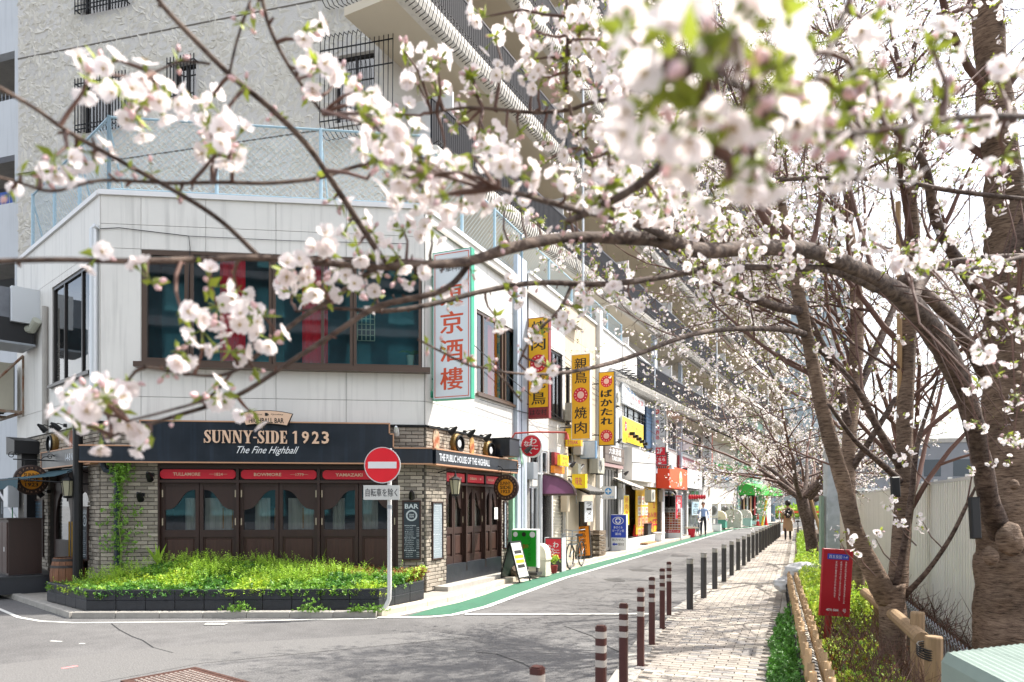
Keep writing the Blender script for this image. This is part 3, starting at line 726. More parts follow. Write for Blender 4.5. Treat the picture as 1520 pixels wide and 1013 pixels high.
M_GT = mat('tower_glass', '#8f9ea4', .3, nscale=.08, namt=.25); M_GTF = mat('tower_mullion', '#9aa8ae', .4)
MB().box(0, 11.5, 0, 12, 0, 43).build('glazing', M_GT, gt)
b = MB()
for k in range(12): b.box(-.1, 11.6, -.15, .0, k*3.5, k*3.5+.9)
for k in range(6): b.box(k*2-.08, k*2+.08, -.25, -.16, 0, 43)
for k in range(12): b.box(-.15, .0, 0, 12, k*3.5, k*3.5+.9)
b.build('mullions', M_GTF, gt)
g2 = thing('glass_tower', 'grey office slab with ribbon windows far right behind the hoarding', 'office tower', (95, 130, 0), R(-30))
MB().box(0, 30, 0, 20, 0, 15).build('wall', mat('pale_slab', '#a9adb0', .6), g2)
b = MB()
for k in range(4): b.box(.5, 29.5, -.1, .0, 1.6+k*3.5, 3.4+k*3.5)
b.build('ribbon_window', mat('ribbon_glass', '#4f7784', .12), g2)
# ================================================================ PUB (corner building)
pub = thing('pub_building', 'two storey white panelled corner building with dark brick pub on its ground floor', 'building', (-1.52, 12.4, 0), 0)
def wing(root, fr):
    e = bpy.data.objects.new('wing', None); COL.objects.link(e); e.parent = root
    Mr = Matrix.Translation(root.location) @ Matrix.Rotation(root.rotation_euler.z, 4, 'Z')
    Mw = Matrix.Translation((fr.o[0], fr.o[1], 0)) @ Matrix.Rotation(fr.a, 4, 'Z')
    e.matrix_basis = Mr.inverted() @ Mw; return e
def flatten(e, root):
    for ch in list(e.children):
        m = e.matrix_basis @ ch.matrix_basis; ch.parent = root; ch.matrix_basis = m
    bpy.data.objects.remove(e)
def thing_on(fr, name, label, cat, u, v, z, group=None, da=0.0): return thing(name, label, cat, fr.w(u, v, z), fr.a + da, group)

def door_bank(par, u0, u1, z0, z1, n, v=0.06, pane0=None, pane1=None):
    """n door leaves in pairs, each with a sweeping curved glass head"""
    w = (u1-u0)/n; pane0 = pane0 or z0+.55*(z1-z0); pane1 = pane1 or z1-.17
    for i in range(n):
        a, c = u0+i*w+.006, u0+(i+1)*w-.006; b = MB(); st = .055
        b.box(a, a+st, v, v+.05, z0, z1); b.box(c-st, c, v, v+.05, z0, z1)
        for za, zb in ((z0, z0+.14), (pane0-.14, pane0-.02), (z1-.05, z1)): b.box(a+st, c-st, v, v+.05, za, zb)
        # curved head board
        x0, x1 = a+st, c-st; left = i % 2 == 0; pts = []
        for k in range(15):
            t = k/14; s_ = t if left else 1-t; hgt = (1/(1+math.exp(-(s_-.5)*9))); hgt = (hgt-.011)/.978
            pts.append((x0+(x1-x0)*t, pane1-.36+.34*hgt))
        b.prism(pts + [(x1, z1-.05), (x0, z1-.05)], v+.012, v+.045)
        d = b.build('door', M_WOODD, par)
        q = MB(); q.bbox(x0+.03, x1-.03, v+.016, v+.045, z0+.17, pane0-.17, .012); q.box(x0, x1, v+.03, v+.04, z0+.14, pane0-.14); part('lower_panel', q, M_WOOD, d)
        MB().quad((x0, v+.035, pane0-.02), (x1, v+.035, pane0-.02), (x1, v+.035, pane1), (x0, v+.035, pane1)).build('pane', M_GLASSP, d)
        if i % 2 == 1 or i == 0:
            q = MB()
            for z in (pane0+.12, z1-.18): q.box((c if i % 2 else a)-.03, (c if i % 2 else a)-.012, v-.006, v, z-.06, z+.06); q.box((c if i % 2 else a)+.012, (c if i % 2 else a)+.03, v-.006, v, z-.06, z+.06)
            part('hinge', q, M_BEIGE, d)
M_GLASSP = glass('pub_glass', (.66, .7, .7), .5)
M_BLKW = mat('black_block', '#20242b', .45, nscale=6, namt=.2)

# ---- front wing
wf = wing(pub, FF); Wf = FF.u(630); zc = 2.98
hw = (FF.u(214), Wf-.04, 3.97, 5.84)
wall(wf, 0, Wf, zc, 6.72, [hw], M_JOINT, .22)
panels(wf, 0, Wf, zc, 6.72, [hw], M_WHITEWALL, [FF.u(210), FF.u(306), FF.u(410), FF.u(514)], [3.40, 5.85, 6.25], t=.02)
MB().box(-.03, Wf+.03, -.06, .25, 6.72, 6.80).build('coping', M_WHITE, wf)
# front windows
window(wf, hw[0]-.03, FF.u(282), 3.97, 5.84, (), (), M_FRAME_BROWN, M_GLASS, v=-.03, fw=.08, back='room_teal', sill=False, bd=.9)
window(wf, FF.u(283), FF.u(404), 3.97, 5.84, (), (), M_FRAME_BROWN, M_GLASS, v=-.03, fw=.05, back='room_teal', sill=False, bd=.9)
window(wf, FF.u(405), FF.u(524), 3.97, 5.84, (.62,), (), M_FRAME_BROWN, M_GLASS, v=-.03, fw=.05, back='room_teal', sill=False, bd=.9)
window(wf, FF.u(525), Wf-.05, 3.97, 5.84, (), (), M_FRAME_BROWN, M_GLASS, v=-.03, fw=.05, back='room_teal', sill=False, bd=.9)
MB().box(hw[0]-.1, Wf+.1, -.2, -.02, 3.87, 3.955).build('sill', M_FRAME_BROWN, wf)
for x0, x1 in ((324,363),(447,486),(345,350)):
    b = MB(); u0, u1 = FF.u(x0), FF.u(x1); n = max(2, int((u1-u0)/.06))
    for i in range(n): a = u0+(u1-u0)*i/n; c = u0+(u1-u0)*(i+1)/n; y0, y1 = (.06,.10) if i % 2 else (.10,.06); b.quad((a,y0,4.02),(c,y1,4.02),(c,y1,5.78),(a,y0,5.78))
    part('curtain', b, M_REDCURT, wf)
b = MB(); u0, u1 = FF.u(528), FF.u(554)
for i in range(5): b.box(u0+(u1-u0)*i/4-.008, u0+(u1-u0)*i/4+.008, .3, .31, 4.5, 4.98)
for i in range(6): b.box(u0, u1, .312, .322, 4.5+.096*i-.006, 4.5+.096*i+.006)
part('lattice_screen', b, mat('pale_green_lattice', '#a9c9b4', .6), wf)
b = MB(); b.lathe([(.05,0),(.075,.2),(.08,.2)], 12, (FF.u(609), .2, 4.03)); part('flower_pot', b, mat('pale_pot', '#a8c8b8', .5), wf)
b = MB()
for i in range(14):
    a = random.uniform(0, 6.28); x, y, z = FF.u(609), .2, 4.22; L = random.uniform(.12,.28)
    b.quad((x,y,z),(x+.5*L*math.cos(a)-.02,y+.3*L*math.sin(a),z+.1),(x+L*math.cos(a),y+.5*L*math.sin(a),z+.04),(x+.5*L*math.cos(a)+.03,y+.3*L*math.sin(a),z+.06))
part('leaves', b, mat('pot_leaf', '#2c6a3a', .5), wf)
# ground floor brick piers and band
uD0, uD1 = FF.u(235), FF.u(591)
MB().box(0, uD0, 0, .2, .05, zc).build('pier', M_MORTAR, wf)
MB().box(uD1, Wf, 0, .2, .05, zc).build('pier', M_MORTAR, wf)
MB().box(uD0, uD1, 0, .2, 2.28, zc).build('lintel', M_MORTAR, wf)
bricks(wf, .01, uD0, .1, 2.31); bricks(wf, uD1, Wf-.01, .1, 2.31); bricks(wf, .01, FF.u(206), 2.56, 2.95); bricks(wf, FF.u(575), Wf-.01, 2.56, 2.95)
MB().box(-.05, Wf+.05, -.07, -.0, 2.952, 2.985).build('drip_edge', M_BLACKM, wf)
# stepped fascia
q = -.26; xs = [FF.u(p, q) for p in (152, 204, 209, 574, 577, 583, 628)]
xs[0] = -.22; 
b = MB(); pf = [(xs[0],2.315),(xs[6]+.16,2.315),(xs[6]+.16,2.555),(xs[5],2.555),(xs[5],2.79),(xs[4],2.79),(xs[4],2.965),(xs[2],2.965),(xs[2],2.74),(xs[1],2.74),(xs[1],2.555),(xs[0],2.555)]
b.prism(pf, q, -.03); part('fascia', b, M_NAVY, wf)
b = MB(); t = .022
b.box(xs[0]-.005, xs[6]+.165, q-.012, q+.1, 2.29, 2.312); b.box(xs[2]-t, xs[4]+t, q-.012, q+.1, 2.967, 2.989)
b.box(xs[4]+.001, xs[4]+t, q-.012, q+.03, 2.79+t, 2.966); b.box(xs[4]+t, xs[5]+t, q-.012, q+.03, 2.79, 2.79+t); b.box(xs[5]+.001, xs[5]+t, q-.012, q+.03, 2.555+t, 2.789); b.box(xs[5]+t, xs[6]+.165, q-.012, q+.1, 2.556, 2.556+t)
b.box(xs[2]-t, xs[2]-.001, q-.012, q+.03, 2.74, 2.966); b.box(xs[1]-t, xs[2]-t, q-.012, q+.03, 2.74, 2.74+t); b.box(xs[1]-t, xs[1]-.001, q-.012, q+.03, 2.555+t, 2.739); b.box(xs[0]-.005, xs[1]-t, q-.012, q+.1, 2.556, 2.556+t)
part('fascia_trim', b, M_COPPER, wf)
# sign letters
sg = thing_on(FF, 'pub_sign', 'cream raised letters SUNNY-SIDE 1923 with white script below on the navy fascia', 'sign', FF.u(396, q), q-.014, 2.62)
def ribbon(b, pts, y0, y1, M=lambda x, z: (x, z)):
    n = len(pts); Lp = []; Rp = []
    for i, (x, z, w) in enumerate(pts):
        a = pts[max(i-1,0)]; c = pts[min(i+1,n-1)]; dx, dz = c[0]-a[0], c[1]-a[1]; L = math.hypot(dx, dz) or 1
        Lp.append((x-dz/L*w/2, z+dx/L*w/2)); Rp.append((x+dz/L*w/2, z-dx/L*w/2))
    for i in range(n-1): b.prism([M(*Rp[i]), M(*Rp[i+1]), M(*Lp[i+1]), M(*Lp[i])], y0, y1)
def glyph(ch):
    r = lambda x0,z0,x1,z1: [(x0,z0),(x1,z0),(x1,z1),(x0,z1)]; P_ = []; RB = []; w = .8
    if ch == 'N': P_ = [r(.08,.06,.17,.94), r(.66,.06,.75,.94), [(.05,1),(.30,1),(.75,0),(.58,0)], r(0,0,.26,.06), r(0,.94,.1,1), r(.55,.94,.86,1)]; w = .86
    if ch == 'U': P_ = [r(.06,.3,.28,.94), r(.6,.3,.69,.94), r(0,.94,.36,1), r(.5,.94,.78,1)]; RB = [[(.17,.32,.22),(.19,.2,.2),(.27,.09,.14),(.4,.055,.11),(.54,.09,.1),(.62,.2,.09),(.645,.32,.09)]]; w = .78
    if ch == 'Y': P_ = [[(.03,.96),(.27,.96),(.50,.5),(.50,.4),(.3,.4),(.3,.46)], [(.62,.96),(.72,.96),(.50,.46),(.44,.5)], r(.29,.05,.5,.42), r(.2,0,.6,.06), r(-.01,.94,.36,1), r(.52,.94,.8,1)]; w = .78
    if ch == 'I': P_ = [r(.08,.05,.31,.95), r(0,0,.39,.06), r(0,.94,.39,1)]; w = .39
    if ch == 'E': P_ = [r(.08,.05,.3,.95), r(0,0,.62,.06), r(0,.94,.6,1), r(.3,.45,.46,.54), r(.42,.36,.47,.63), [(.62,.06),(.62,.3),(.58,.3),(.5,.06)], [(.6,.94),(.6,.72),(.56,.72),(.48,.94)]]; w = .62
    if ch == 'D': P_ = [r(.08,.05,.3,.95), r(0,0,.34,.06), r(0,.94,.34,1)]; RB = [[(.28,.965,.07),(.42,.94,.09),(.54,.84,.17),(.6,.66,.22),(.615,.5,.23),(.6,.34,.22),(.54,.16,.17),(.42,.06,.09),(.28,.035,.07)]]; w = .74
    if ch == 'S': RB = [[(.52,.7,.05),(.5,.8,.06),(.42,.92,.08),(.3,.96,.1),(.16,.9,.15),(.12,.77,.2),(.2,.62,.22),(.34,.5,.24),(.46,.36,.23),(.5,.22,.18),(.42,.08,.12),(.28,.04,.09),(.14,.08,.07),(.06,.2,.06),(.03,.32,.05)]]; P_ = [r(.48,.68,.55,1), r(.0,0,.06,.34)]; w = .6
    if ch == '1': P_ = [r(.26,0,.52,1), [(.26,1),(.0,.86),(.0,.78),(.26,.84)]]; w = .6
    if ch == '-': P_ = [r(.02,.4,.3,.5)]; w = .32
    return P_, RB, w
def slab_text(s, m, parent, x0, x1, z0, z1, y=0.0, th=.03):
    ws = [glyph(c)[2] for c in s]; gap = .07; tot = sum(ws)+gap*(len(s)-1); k = (x1-x0)/tot; h = z1-z0; x = x0
    for c, w in zip(s, ws):
        P_, RB, _ = glyph(c); b = MB(); Mf = lambda a, z, X=x: (X+a*k, z0+z*h)
        for i, pl in enumerate(P_): b.prism([Mf(*p) for p in pl], y-th-.0006*i, y)
        for rb in RB: ribbon(b, rb, y-th+.0011, y, Mf)
        part('letter', b, m, parent); x += (w+gap)*k
ux = lambda p: FF.u(p, q-.03) - FF.u(396, q)
slab_text('SUNNY-SIDE', M_CREAM, sg, ux(303), ux(426), .0, .21)
slab_text('1', M_CREAM, sg, ux(434.5), ux(441.5), .0, .21)
for ch, x in zip('923', (453.5, 468.5, 483)): text(ch, M_CREAM, sg, ux(x), .105, .07 if ch == '1' else .115, .205, y=-.018, bold=.03, ext=.02, name='letter')
text('The Fine Highball', mat('script_white', '#e6e8ea', .5), sg, ux(397.5), -.125, 1.0, .155, y=-.004, shear=.55, bold=.0, name='script_lettering')
hb = thing_on(FF, 'badge_sign', 'cream curved badge reading HIGHBALL BAR above the SUNNY-SIDE letters', 'sign', FF.u(396, q-.05), q-.016, 2.88)
def badge(w0, w1, h0, h1, arc=.05, n=10):
    top = [(w1*(1-2*i/n), h1+arc*(1-(1-2*i/n)**2)) for i in range(n+1)]; bot = [(-w0*(1-2*i/n), h0+arc*.6*(1-(1-2*i/n)**2)) for i in range(n+1)]
    return bot + top
b = MB(); b.prism(badge(.335,.42,.03,.235), -.05, 0); part('plate', b, M_INK, hb)
b = MB(); b.prism(badge(.325,.41,.04,.225), -.056, -.051); part('face', b, M_CREAM, hb)
text('HIGHBALL BAR', M_INK, hb, 0, .115, .56, .085, y=-.059, bold=.03); text('Genuine', M_INK, hb, -.17, .215, .2, .03, y=-.059); text('Quality', M_INK, hb, .17, .215, .2, .03, y=-.059)
b = MB(); b.box(-.025,.02,-.06,-.057,.19,.24); b.box(.022,.035,-.0602,-.057,.2,.225); part('mug_emblem', b, M_INK, hb)
# door frame, transoms and doors
db = MB()
for p0, p1 in ((235,237.5),(351,355),(471,475),(588,591)): db.box(FF.u(p0), FF.u(p1), -.03, .12, .12, 2.285)
db.box(uD0, uD1, -.028, .118, 1.975, 2.02); db.box(uD0, uD1, -.026, .118, 2.21, 2.28); db.box(uD0+.03, uD1-.03, .05, .1, 2.02, 2.21)
db.build('door_surround', M_WOODD, wf)
for i, (p0, p1, tx, yr) in enumerate(((238,350,'TULLAMORE','─1824─'),(358,470,'BOWMORE','─1779─'),(479,590,'YAMAZAKI','─1923─'))):
    a, c = FF.u(p0), FF.u(p1); b = MB(); z0, z1, e = 2.04, 2.195, .045
    b.prism([(a,z0+e),(a+.02,z0+e*.4),(a+.05,z0),(c-.05,z0),(c-.02,z0+e*.4),(c,z0+e),(c,z1-e),(c-.02,z1-e*.4),(c-.05,z1),(a+.05,z1),(a+.02,z1-e*.4),(a,z1-e)], -.01, .04)
    o = part('name_board', b, M_RED, wf); text(tx, M_CREAM, o, a+(c-a)*.35, 2.117, (c-a)*.36, .055, y=-.013, bold=.02); text(yr, M_CREAM, o, a+(c-a)*.77, 2.117, (c-a)*.24, .05, y=-.013, bold=.01)
for p0, p1 in ((237.5,351),(355,471),(475,588)): door_bank(wf, FF.u(p0), FF.u(p1), .3, 1.973, 2, v=.04, pane0=1.2, pane1=1.88)
MB().box(uD0, uD1, .0, .15, .05, .298).build('plinth', M_BLKW, wf)
# dim bar room behind the doors
b = MB(); y1 = 2.2; a, c = .4, 5.0
b.quad((a,y1,.1),(c,y1,.1),(c,y1,2.3),(a,y1,2.3)); b.quad((a,.12,.1),(a,y1,.1),(a,y1,2.3),(a,.12,2.3)); b.quad((c,.12,.1),(c,y1,.1),(c,y1,2.3),(c,.12,2.3)); b.quad((a,.12,2.3),(c,.12,2.3),(c,y1,2.3),(a,y1,2.3)); b.quad((a,.12,.1),(c,.12,.1),(c,y1,.1),(a,y1,.1))
b.build('bar_room', MATS['room_warm'], wf)
for p0, p1 in ((270,290),(300,345),(375,398),(425,466),(492,510),(535,560)):
    b = MB(); u0, u1 = FF.u(p0), FF.u(p1)
    for i in range(6): a = u0+(u1-u0)*i/6; c = u0+(u1-u0)*(i+1)/6; y0, y2 = (.14,.17) if i % 2 else (.17,.14); b.quad((a,y0,1.15),(c,y2,1.15),(c,y2,1.72),(a,y0,1.72))
    part('cafe_curtain', b, mat('sheer_curtain', '#c9c8c0', .8, nscale=3, namt=.25, stretch=(12,12,.5)), wf)
for p in (327, 341, 405, 413, 447): MB().box(FF.u(p), FF.u(p)+.02, .13, .14, 1.2, 1.55).build('bottle_lamp', mat('amber_bottle', '#b07a1c', .3), wf)
# downpipes
b = MB(); b.tube([FF.w(0)[0:0] or (.28,-.07,.1),(.28,-.07,2.05),(.27,-.07,2.12),(.1,-.09,2.18),(.07,-.1,2.25),(.07,-.1,2.9)], .045, 10)
part('downpipe', b, mat('dark_teal_pipe', '#1f2c38', .4), wf)
# ---- street wing
wr = wing(pub, FR); U = FR.u; Wr = U(753); Wr2 = U(783)
hr = (U(706), U(766), 3.83, 5.52)
wall(wr, 0, Wr2, zc, 6.72, [hr], M_JOINT, .2)
panels(wr, 0, Wr2-.3, zc, 6.72, [hr], M_WHITEWALL2, [U(655), U(690), U(722), U(750), U(770)], [3.4, 5.85, 6.25], t=.02)
MB().box(.03, Wr2, -.06, .25, 6.72, 6.802).build('coping', M_WHITE, wr)
window(wr, hr[0], hr[1], hr[2], hr[3], (.18,.64,.72), (), M_FRAME_BROWN, M_GLASS, v=.0, fw=.06, back='room_teal', sill=True, bd=.8)
for a, c, m_ in ((730,737,mat('orange_curtain','#e0562a',.7)),(724,730,M_REDCURT),(738,746,mat('teal_curtain','#2a7f86',.7)),(746,752,mat('yellow_curtain','#d8b422',.7))): MB().quad((U(a,.2),.2,3.9),(U(c,.2),.2,3.9),(U(c,.2),.2,5.45),(U(a,.2),.2,5.45)).build('curtain', m_, wr)
dr = (U(660), U(743), .33, 2.28)
b = MB(); b.box(0, dr[0], 0, .2, .05, zc); b.box(dr[1], Wr, 0, .2, .05, zc); b.box(dr[0], dr[1], 0, .2, 2.28, zc); part('street_pier', b, M_MORTAR, wr)
bricks(wr, .01, dr[0], .1, 2.31); bricks(wr, dr[1], Wr, .1, 2.31); bricks(wr, .01, Wr, 2.58, 2.95)
MB().box(.04, Wr+.02, -.07, -.0, 2.953, 2.986).build('drip_edge', M_BLACKM, wr)
b = MB(); b.box(-.02, Wr, -.24, -.03, 2.317, 2.553); part('fascia', b, M_NAVY, wr)
b = MB(); b.box(-.03, Wr+.01, -.252, -.03, 2.288, 2.314); b.box(-.03, Wr+.01, -.252, -.03, 2.557, 2.58); b.box(Wr, Wr+.022, -.25, -.03, 2.314, 2.557); part('fascia_trim', b, M_COPPER, wr)
text('THE PUBLIC HOUSE OF THE HIGHBALL', mat('pale_lettering', '#c9ced4', .5), wr, (U(652,-.24)+U(727,-.24))/2, 2.435, U(727,-.24)-U(652,-.24), .13, y=-.243, bold=.02, name='fascia_lettering')
b = MB(); 
for p0, p1 in ((660,661),(690,692),(718.5,720),(742,743)): b.box(U(p0), U(p1), -.03, .12, .33, 2.285)
b.box(dr[0], dr[1], -.05, .118, 1.975, 2.015); b.box(dr[0], dr[1], -.026, .118, 2.22, 2.28); b.box(dr[0]+.02, dr[1]-.02, .05, .1, 2.0, 2.22)
part('door_surround', b, M_WOODD, wr)
for p0, p1, tx in ((661,688.5,'TALISKER'),(693,717,'OBAN'),(721,741,'MACALLAN')):
    a, c = U(p0), U(p1); b = MB(); b.bbox(a, c, -.02, .04, 2.035, 2.2, .008); o = part('name_board', b, M_RED, wr); text(tx, M_CREAM, o, a+(c-a)*.32, 2.12, (c-a)*.4, .05, y=-.023, bold=.02); text('─◆─', M_CREAM, o, a+(c-a)*.78, 2.12, (c-a)*.25, .05, y=-.023)
for p0, p1 in ((661,690.5),(691.5,719),(719.5,742)): door_bank(wr, U(p0), U(p1), .5, 1.973, 2, v=.04, pane0=1.2, pane1=1.88)
MB().box(dr[0], dr[1], -.03, .15, .08, .498).build('plinth', M_BLKW, wr)
MB().box(.3, Wr+.3, -.3, .0, .05, .16).build('door_step', M_CONC, wr)
MB().box(U(733,.035), U(738,.035), .02, .026, 1.3, 1.55).build('notice', M_WHITE, wr)
b = MB(); y1 = 1.6
b.quad((dr[0],y1,.1),(dr[1],y1,.1),(dr[1],y1,2.3),(dr[0],y1,2.3)); b.quad((dr[1],.12,.1),(dr[1],y1,.1),(dr[1],y1,2.3),(dr[1],.12,2.3)); b.quad((dr[0],.12,2.3),(dr[1],.12,2.3),(dr[1],y1,2.3),(dr[0],y1,2.3))
b.build('bar_room', MATS['room_warm'], wr)
for p0, p1 in ((672,683),(700,716),(727,738)): MB().quad((U(p0,.15),.15,1.15),(U(p1,.15),.15,1.15),(U(p1,.15),.15,1.7),(U(p0,.15),.15,1.7)).build('cafe_curtain', MATS['sheer_curtain'], wr)
# green arched entrance and grey pilasters beyond the brick
b = MB(); ua, ub = U(754), U(772)
b.box(Wr+.002, Wr2, .0, .2, 2.9, zc); b.box(U(773), Wr2, -.0, .2, .05, 2.9); part('entrance_wall', b, M_WHITEWALL2, wr)
MB().box(Wr, U(773), .5, .6, .05, 2.9).build('entrance_back', mat('dark_teal_door', '#12302e', .4), wr)
for p in (757, 762, 767): MB().box(U(p,.4), U(p,.4)+.05, .42, .46, .1, 2.3).build('door_bar', mat('dark_green_bar', '#0d1f1c', .4), wr)
ar = []; cxu, rw = (ua+ub)/2, (ub-ua)/2
outer = [(ua,.1)] + [(cxu-rw*math.cos(R(180*i/16)), 2.25+.62*math.sin(R(180*i/16))) for i in range(17)] + [(ub,.1)]
inner = [(ua+.09,.1)] + [(cxu-(rw-.09)*math.cos(R(180*i/16)), 2.22+.45*math.sin(R(180*i/16))) for i in range(17)] + [(ub-.09,.1)]
b = MB()
for i in range(len(outer)-1): b.prism([outer[i], outer[i+1], inner[i+1], inner[i]], -.12, .05)
part('green_arch', b, M_MINT, wr)
M_PIL = mat('blue_grey_pilaster', '#aab3bf', .45, nscale=3, namt=.06, streak=.12)
for p0, p1 in ((767,772),(774,781)): MB().box(U(p0,-.1), U(p1,-.1), -.12, -.02, .1, 7.2).build('pilaster', M_PIL, wr)
# ---- flank wing
wl = wing(pub, FL); UL = FL.u; Lw = 5.04; hl = (UL(79), UL(138), 3.86, 5.72)
wall(wl, 0, Lw, zc, 6.72, [hl], M_JOINT, .2)
panels(wl, 0, Lw, zc, 6.72, [hl], M_WHITEWALL, [UL(55), UL(100)], [3.45, 5.85], t=.02)
MB().box(0, Lw-.03, -.06, .25, 6.72, 6.798).build('coping', M_WHITE, wl)
window(wl, *hl, (.3,.74), (), M_FRAME_DK, M_GLASS, v=.0, fw=.06, back='room_teal', sill=True, bd=.8)
b = MB(); 
for i in range(14): b.box(hl[0]+.06, hl[0]+(hl[1]-hl[0])*.28, .035, .06, 3.95+.05*i, 3.98+.05*i)
part('louvre', b, M_FRAME_DK, wl)
ud = (UL(74), UL(134))
b = MB(); b.box(0, ud[0], 0, .2, .05, zc); b.box(ud[1], Lw, 0, .2, .05, zc); b.box(ud[0], ud[1], 0, .2, 2.3, zc); part('flank_pier', b, M_MORTAR, wl)
bricks(wl, UL(38), ud[0], .1, 2.95); bricks(wl, ud[1], Lw-.01, .1, 2.31); bricks(wl, ud[0], Lw-.01, 2.6, 2.95)
b = MB(); b.box(ud[0], Lw-.05, -.14, -.03, 2.3, 2.58); part('fascia', b, M_NAVY, wl)
b = MB(); b.box(ud[0]-.02, Lw-.05, -.152, -.03, 2.275, 2.298); b.box(ud[0]-.02, Lw-.05, -.152, -.03, 2.582, 2.602); b.box(ud[0]-.022, ud[0]-.001, -.15, -.03, 2.298, 2.582); part('fascia_trim', b, M_COPPER, wl)
text('1-4-8 NISHIGOTANDA', MATS['pale_lettering'], wl, (UL(97,-.14)+UL(135,-.14))/2, 2.44, UL(135,-.14)-UL(97,-.14), .13, y=-.143, bold=.01, name='fascia_lettering')
dw = (ud[1]-ud[0])/2
for i in range(2):
    a = ud[0]+dw*i+.03; c = ud[0]+dw*(i+1)-.03; b = MB(); z0, z1 = .15, 2.05
    def archd(a0, a1, zb, zt, n=8): cx_, r_ = (a0+a1)/2, (a1-a0)/2; return [(a0,zb)] + [(cx_-r_*math.cos(R(180*k/n)), zt-r_*1.3+r_*1.3*math.sin(R(180*k/n))) for k in range(n+1)] + [(a1,zb)]
    for x0, x1 in ((a,a+.1),(c-.1,c)): b.box(x0, x1, .06, .12, z0, z1)
    b.box(a+.1, c-.1, .06, .12, z0, .95)
    ap = archd(a+.1, c-.1, .95, 1.85)
    top = [(x, 2.05) for x, _ in ap]
    for k in range(1, len(ap)-2): b.prism([ap[k], ap[k+1], top[k+1], top[k]], .065, .115)
    d_ = b.build('entrance_door', M_WOODD, wl)
    MB().quad((a+.1,.09,.95),(c-.1,.09,.95),(c-.1,.09,1.9),(a+.1,.09,1.9)).build('pane', glass('pale_glass', (.8,.85,.9), .5), d_)
    MB().tube([((c if i == 0 else a)+(-.05 if i == 0 else .05),.03,.55),((c if i == 0 else a)+(-.05 if i == 0 else .05),.03,1.3)], .015, 8).build('handle', mat('brass', '#b08a3c', .3, metal=.8), d_)
    if i: text('BAR', M_WHITE, d_, (a+c)/2, 1.08, .26, .1, y=.085, bold=.02)
MB().box(ud[0], ud[1], .12, .16, 2.05, 2.28).build('transom', M_WOODD, wl)
MB().quad((ud[0],.7,.1),(ud[1],.7,.1),(ud[1],.7,2.1),(ud[0],.7,2.1)).build('hall', MATS['room_pale'], wl)
MB().box(ud[0], ud[1], -.3, .2, .04, .14).build('door_step', M_CONC, wl)
# black round column at the corner
MB().cyl(Lw-.42, -.22, .08, 3.0, .075, 14).build('corner_column', M_BLACKM, wl)
# grey round downpipe on the flank upper floor and elbow
MB().tube([(Lw-.07,-.09,2.98),(Lw-.07,-.09,6.15),(Lw-.02,-.05,6.2)], .06, 12).build('downpipe', M_FRAME_W, wl)
MB().tube([(UL(73),-.07,2.98),(UL(73),-.07,5.4)], .05, 10).build('downpipe', M_CONC, wl)
b = MB(); b.tube([(UL(64),-.1,5.2),(UL(60),-.14,5.05),(UL(52),-.4,5.05),(UL(50),-.5,5.12)], .085, 10); part('vent_elbow', b, M_TRASH, wl)
lay_bricks(M_BRICK)
for w_ in (wf, wr, wl): flatten(w_, pub)
flatten(fs, tw)
MB().prismz([(-1.4-pub.location.x,12.55-12.4),(-6.7+1.52,11.95-12.4),(-10.3+1.52,15.2-12.4),(-7+1.52,20-12.4),(2.0+1.52,20-12.4)], 6.5, 6.55).build('roof', M_CONC, pub)

# roof terrace fence -----------------------------------------------------
tf = thing('terrace_fence', 'pale blue chain link fence on posts round the roof terrace above the pub', 'fence', (0,0,6.8), 0)
run = [FL.w(.6,.12), FL.w(Lw,.12), FF.w(Wf-.05,.1), FR.w(Wr2,.15), FR.w(14,.15)]
def zt(i): return 1.28
for (a, c), hgt in zip(zip(run[:-1], run[1:]), (1.28,1.28,1.2,1.2)):
    a = Vector(a[:2]); c = Vector(c[:2]); L = (c-a).length; n = max(1, round(L/1.75)); mesh_ = MB()
    for i in range(n+1):
        p = a.lerp(c, i/n); MB().tube([(p.x,p.y,0),(p.x,p.y,hgt)], .032, 8).build('post', M_LBLUE, tf)
        if i % 2 == 0: MB().tube([(p.x,p.y,hgt*.9),(p.x+.02,p.y+.5,0)], .018, 6).build('brace', M_LBLUE, tf)
    b = MB()
    for z in (.06, hgt-.02): b.tube([(a.x,a.y,z),(c.x,c.y,z)], .02, 6)
    part('rail', b, M_LBLUE, tf)
    d = (c-a)/L; k = int((L+hgt)/.11)
    for i in range(k):
        s0 = i*.11 - hgt
        for sgn in (0, 1):
            q0, q1 = (s0, s0+hgt); z0, z1 = (.06, hgt-.02) if sgn == 0 else (hgt-.02, .06)
            if q0 < 0: z0 = z0+(z1-z0)*(-q0/hgt); q0 = 0
            if q1 > L: z1 = z1-(z1-z0)*((q1-L)/max(q1-q0,1e-3)); q1 = L
            if q1-q0 < .02: continue
            A = a+d*q0; C = a+d*q1; mesh_.tube([(A.x,A.y,z0),(C.x,C.y,z1)], .0035, 3, cap=False)
    stuff(part('chain_link', mesh_, M_LBLUE, tf))
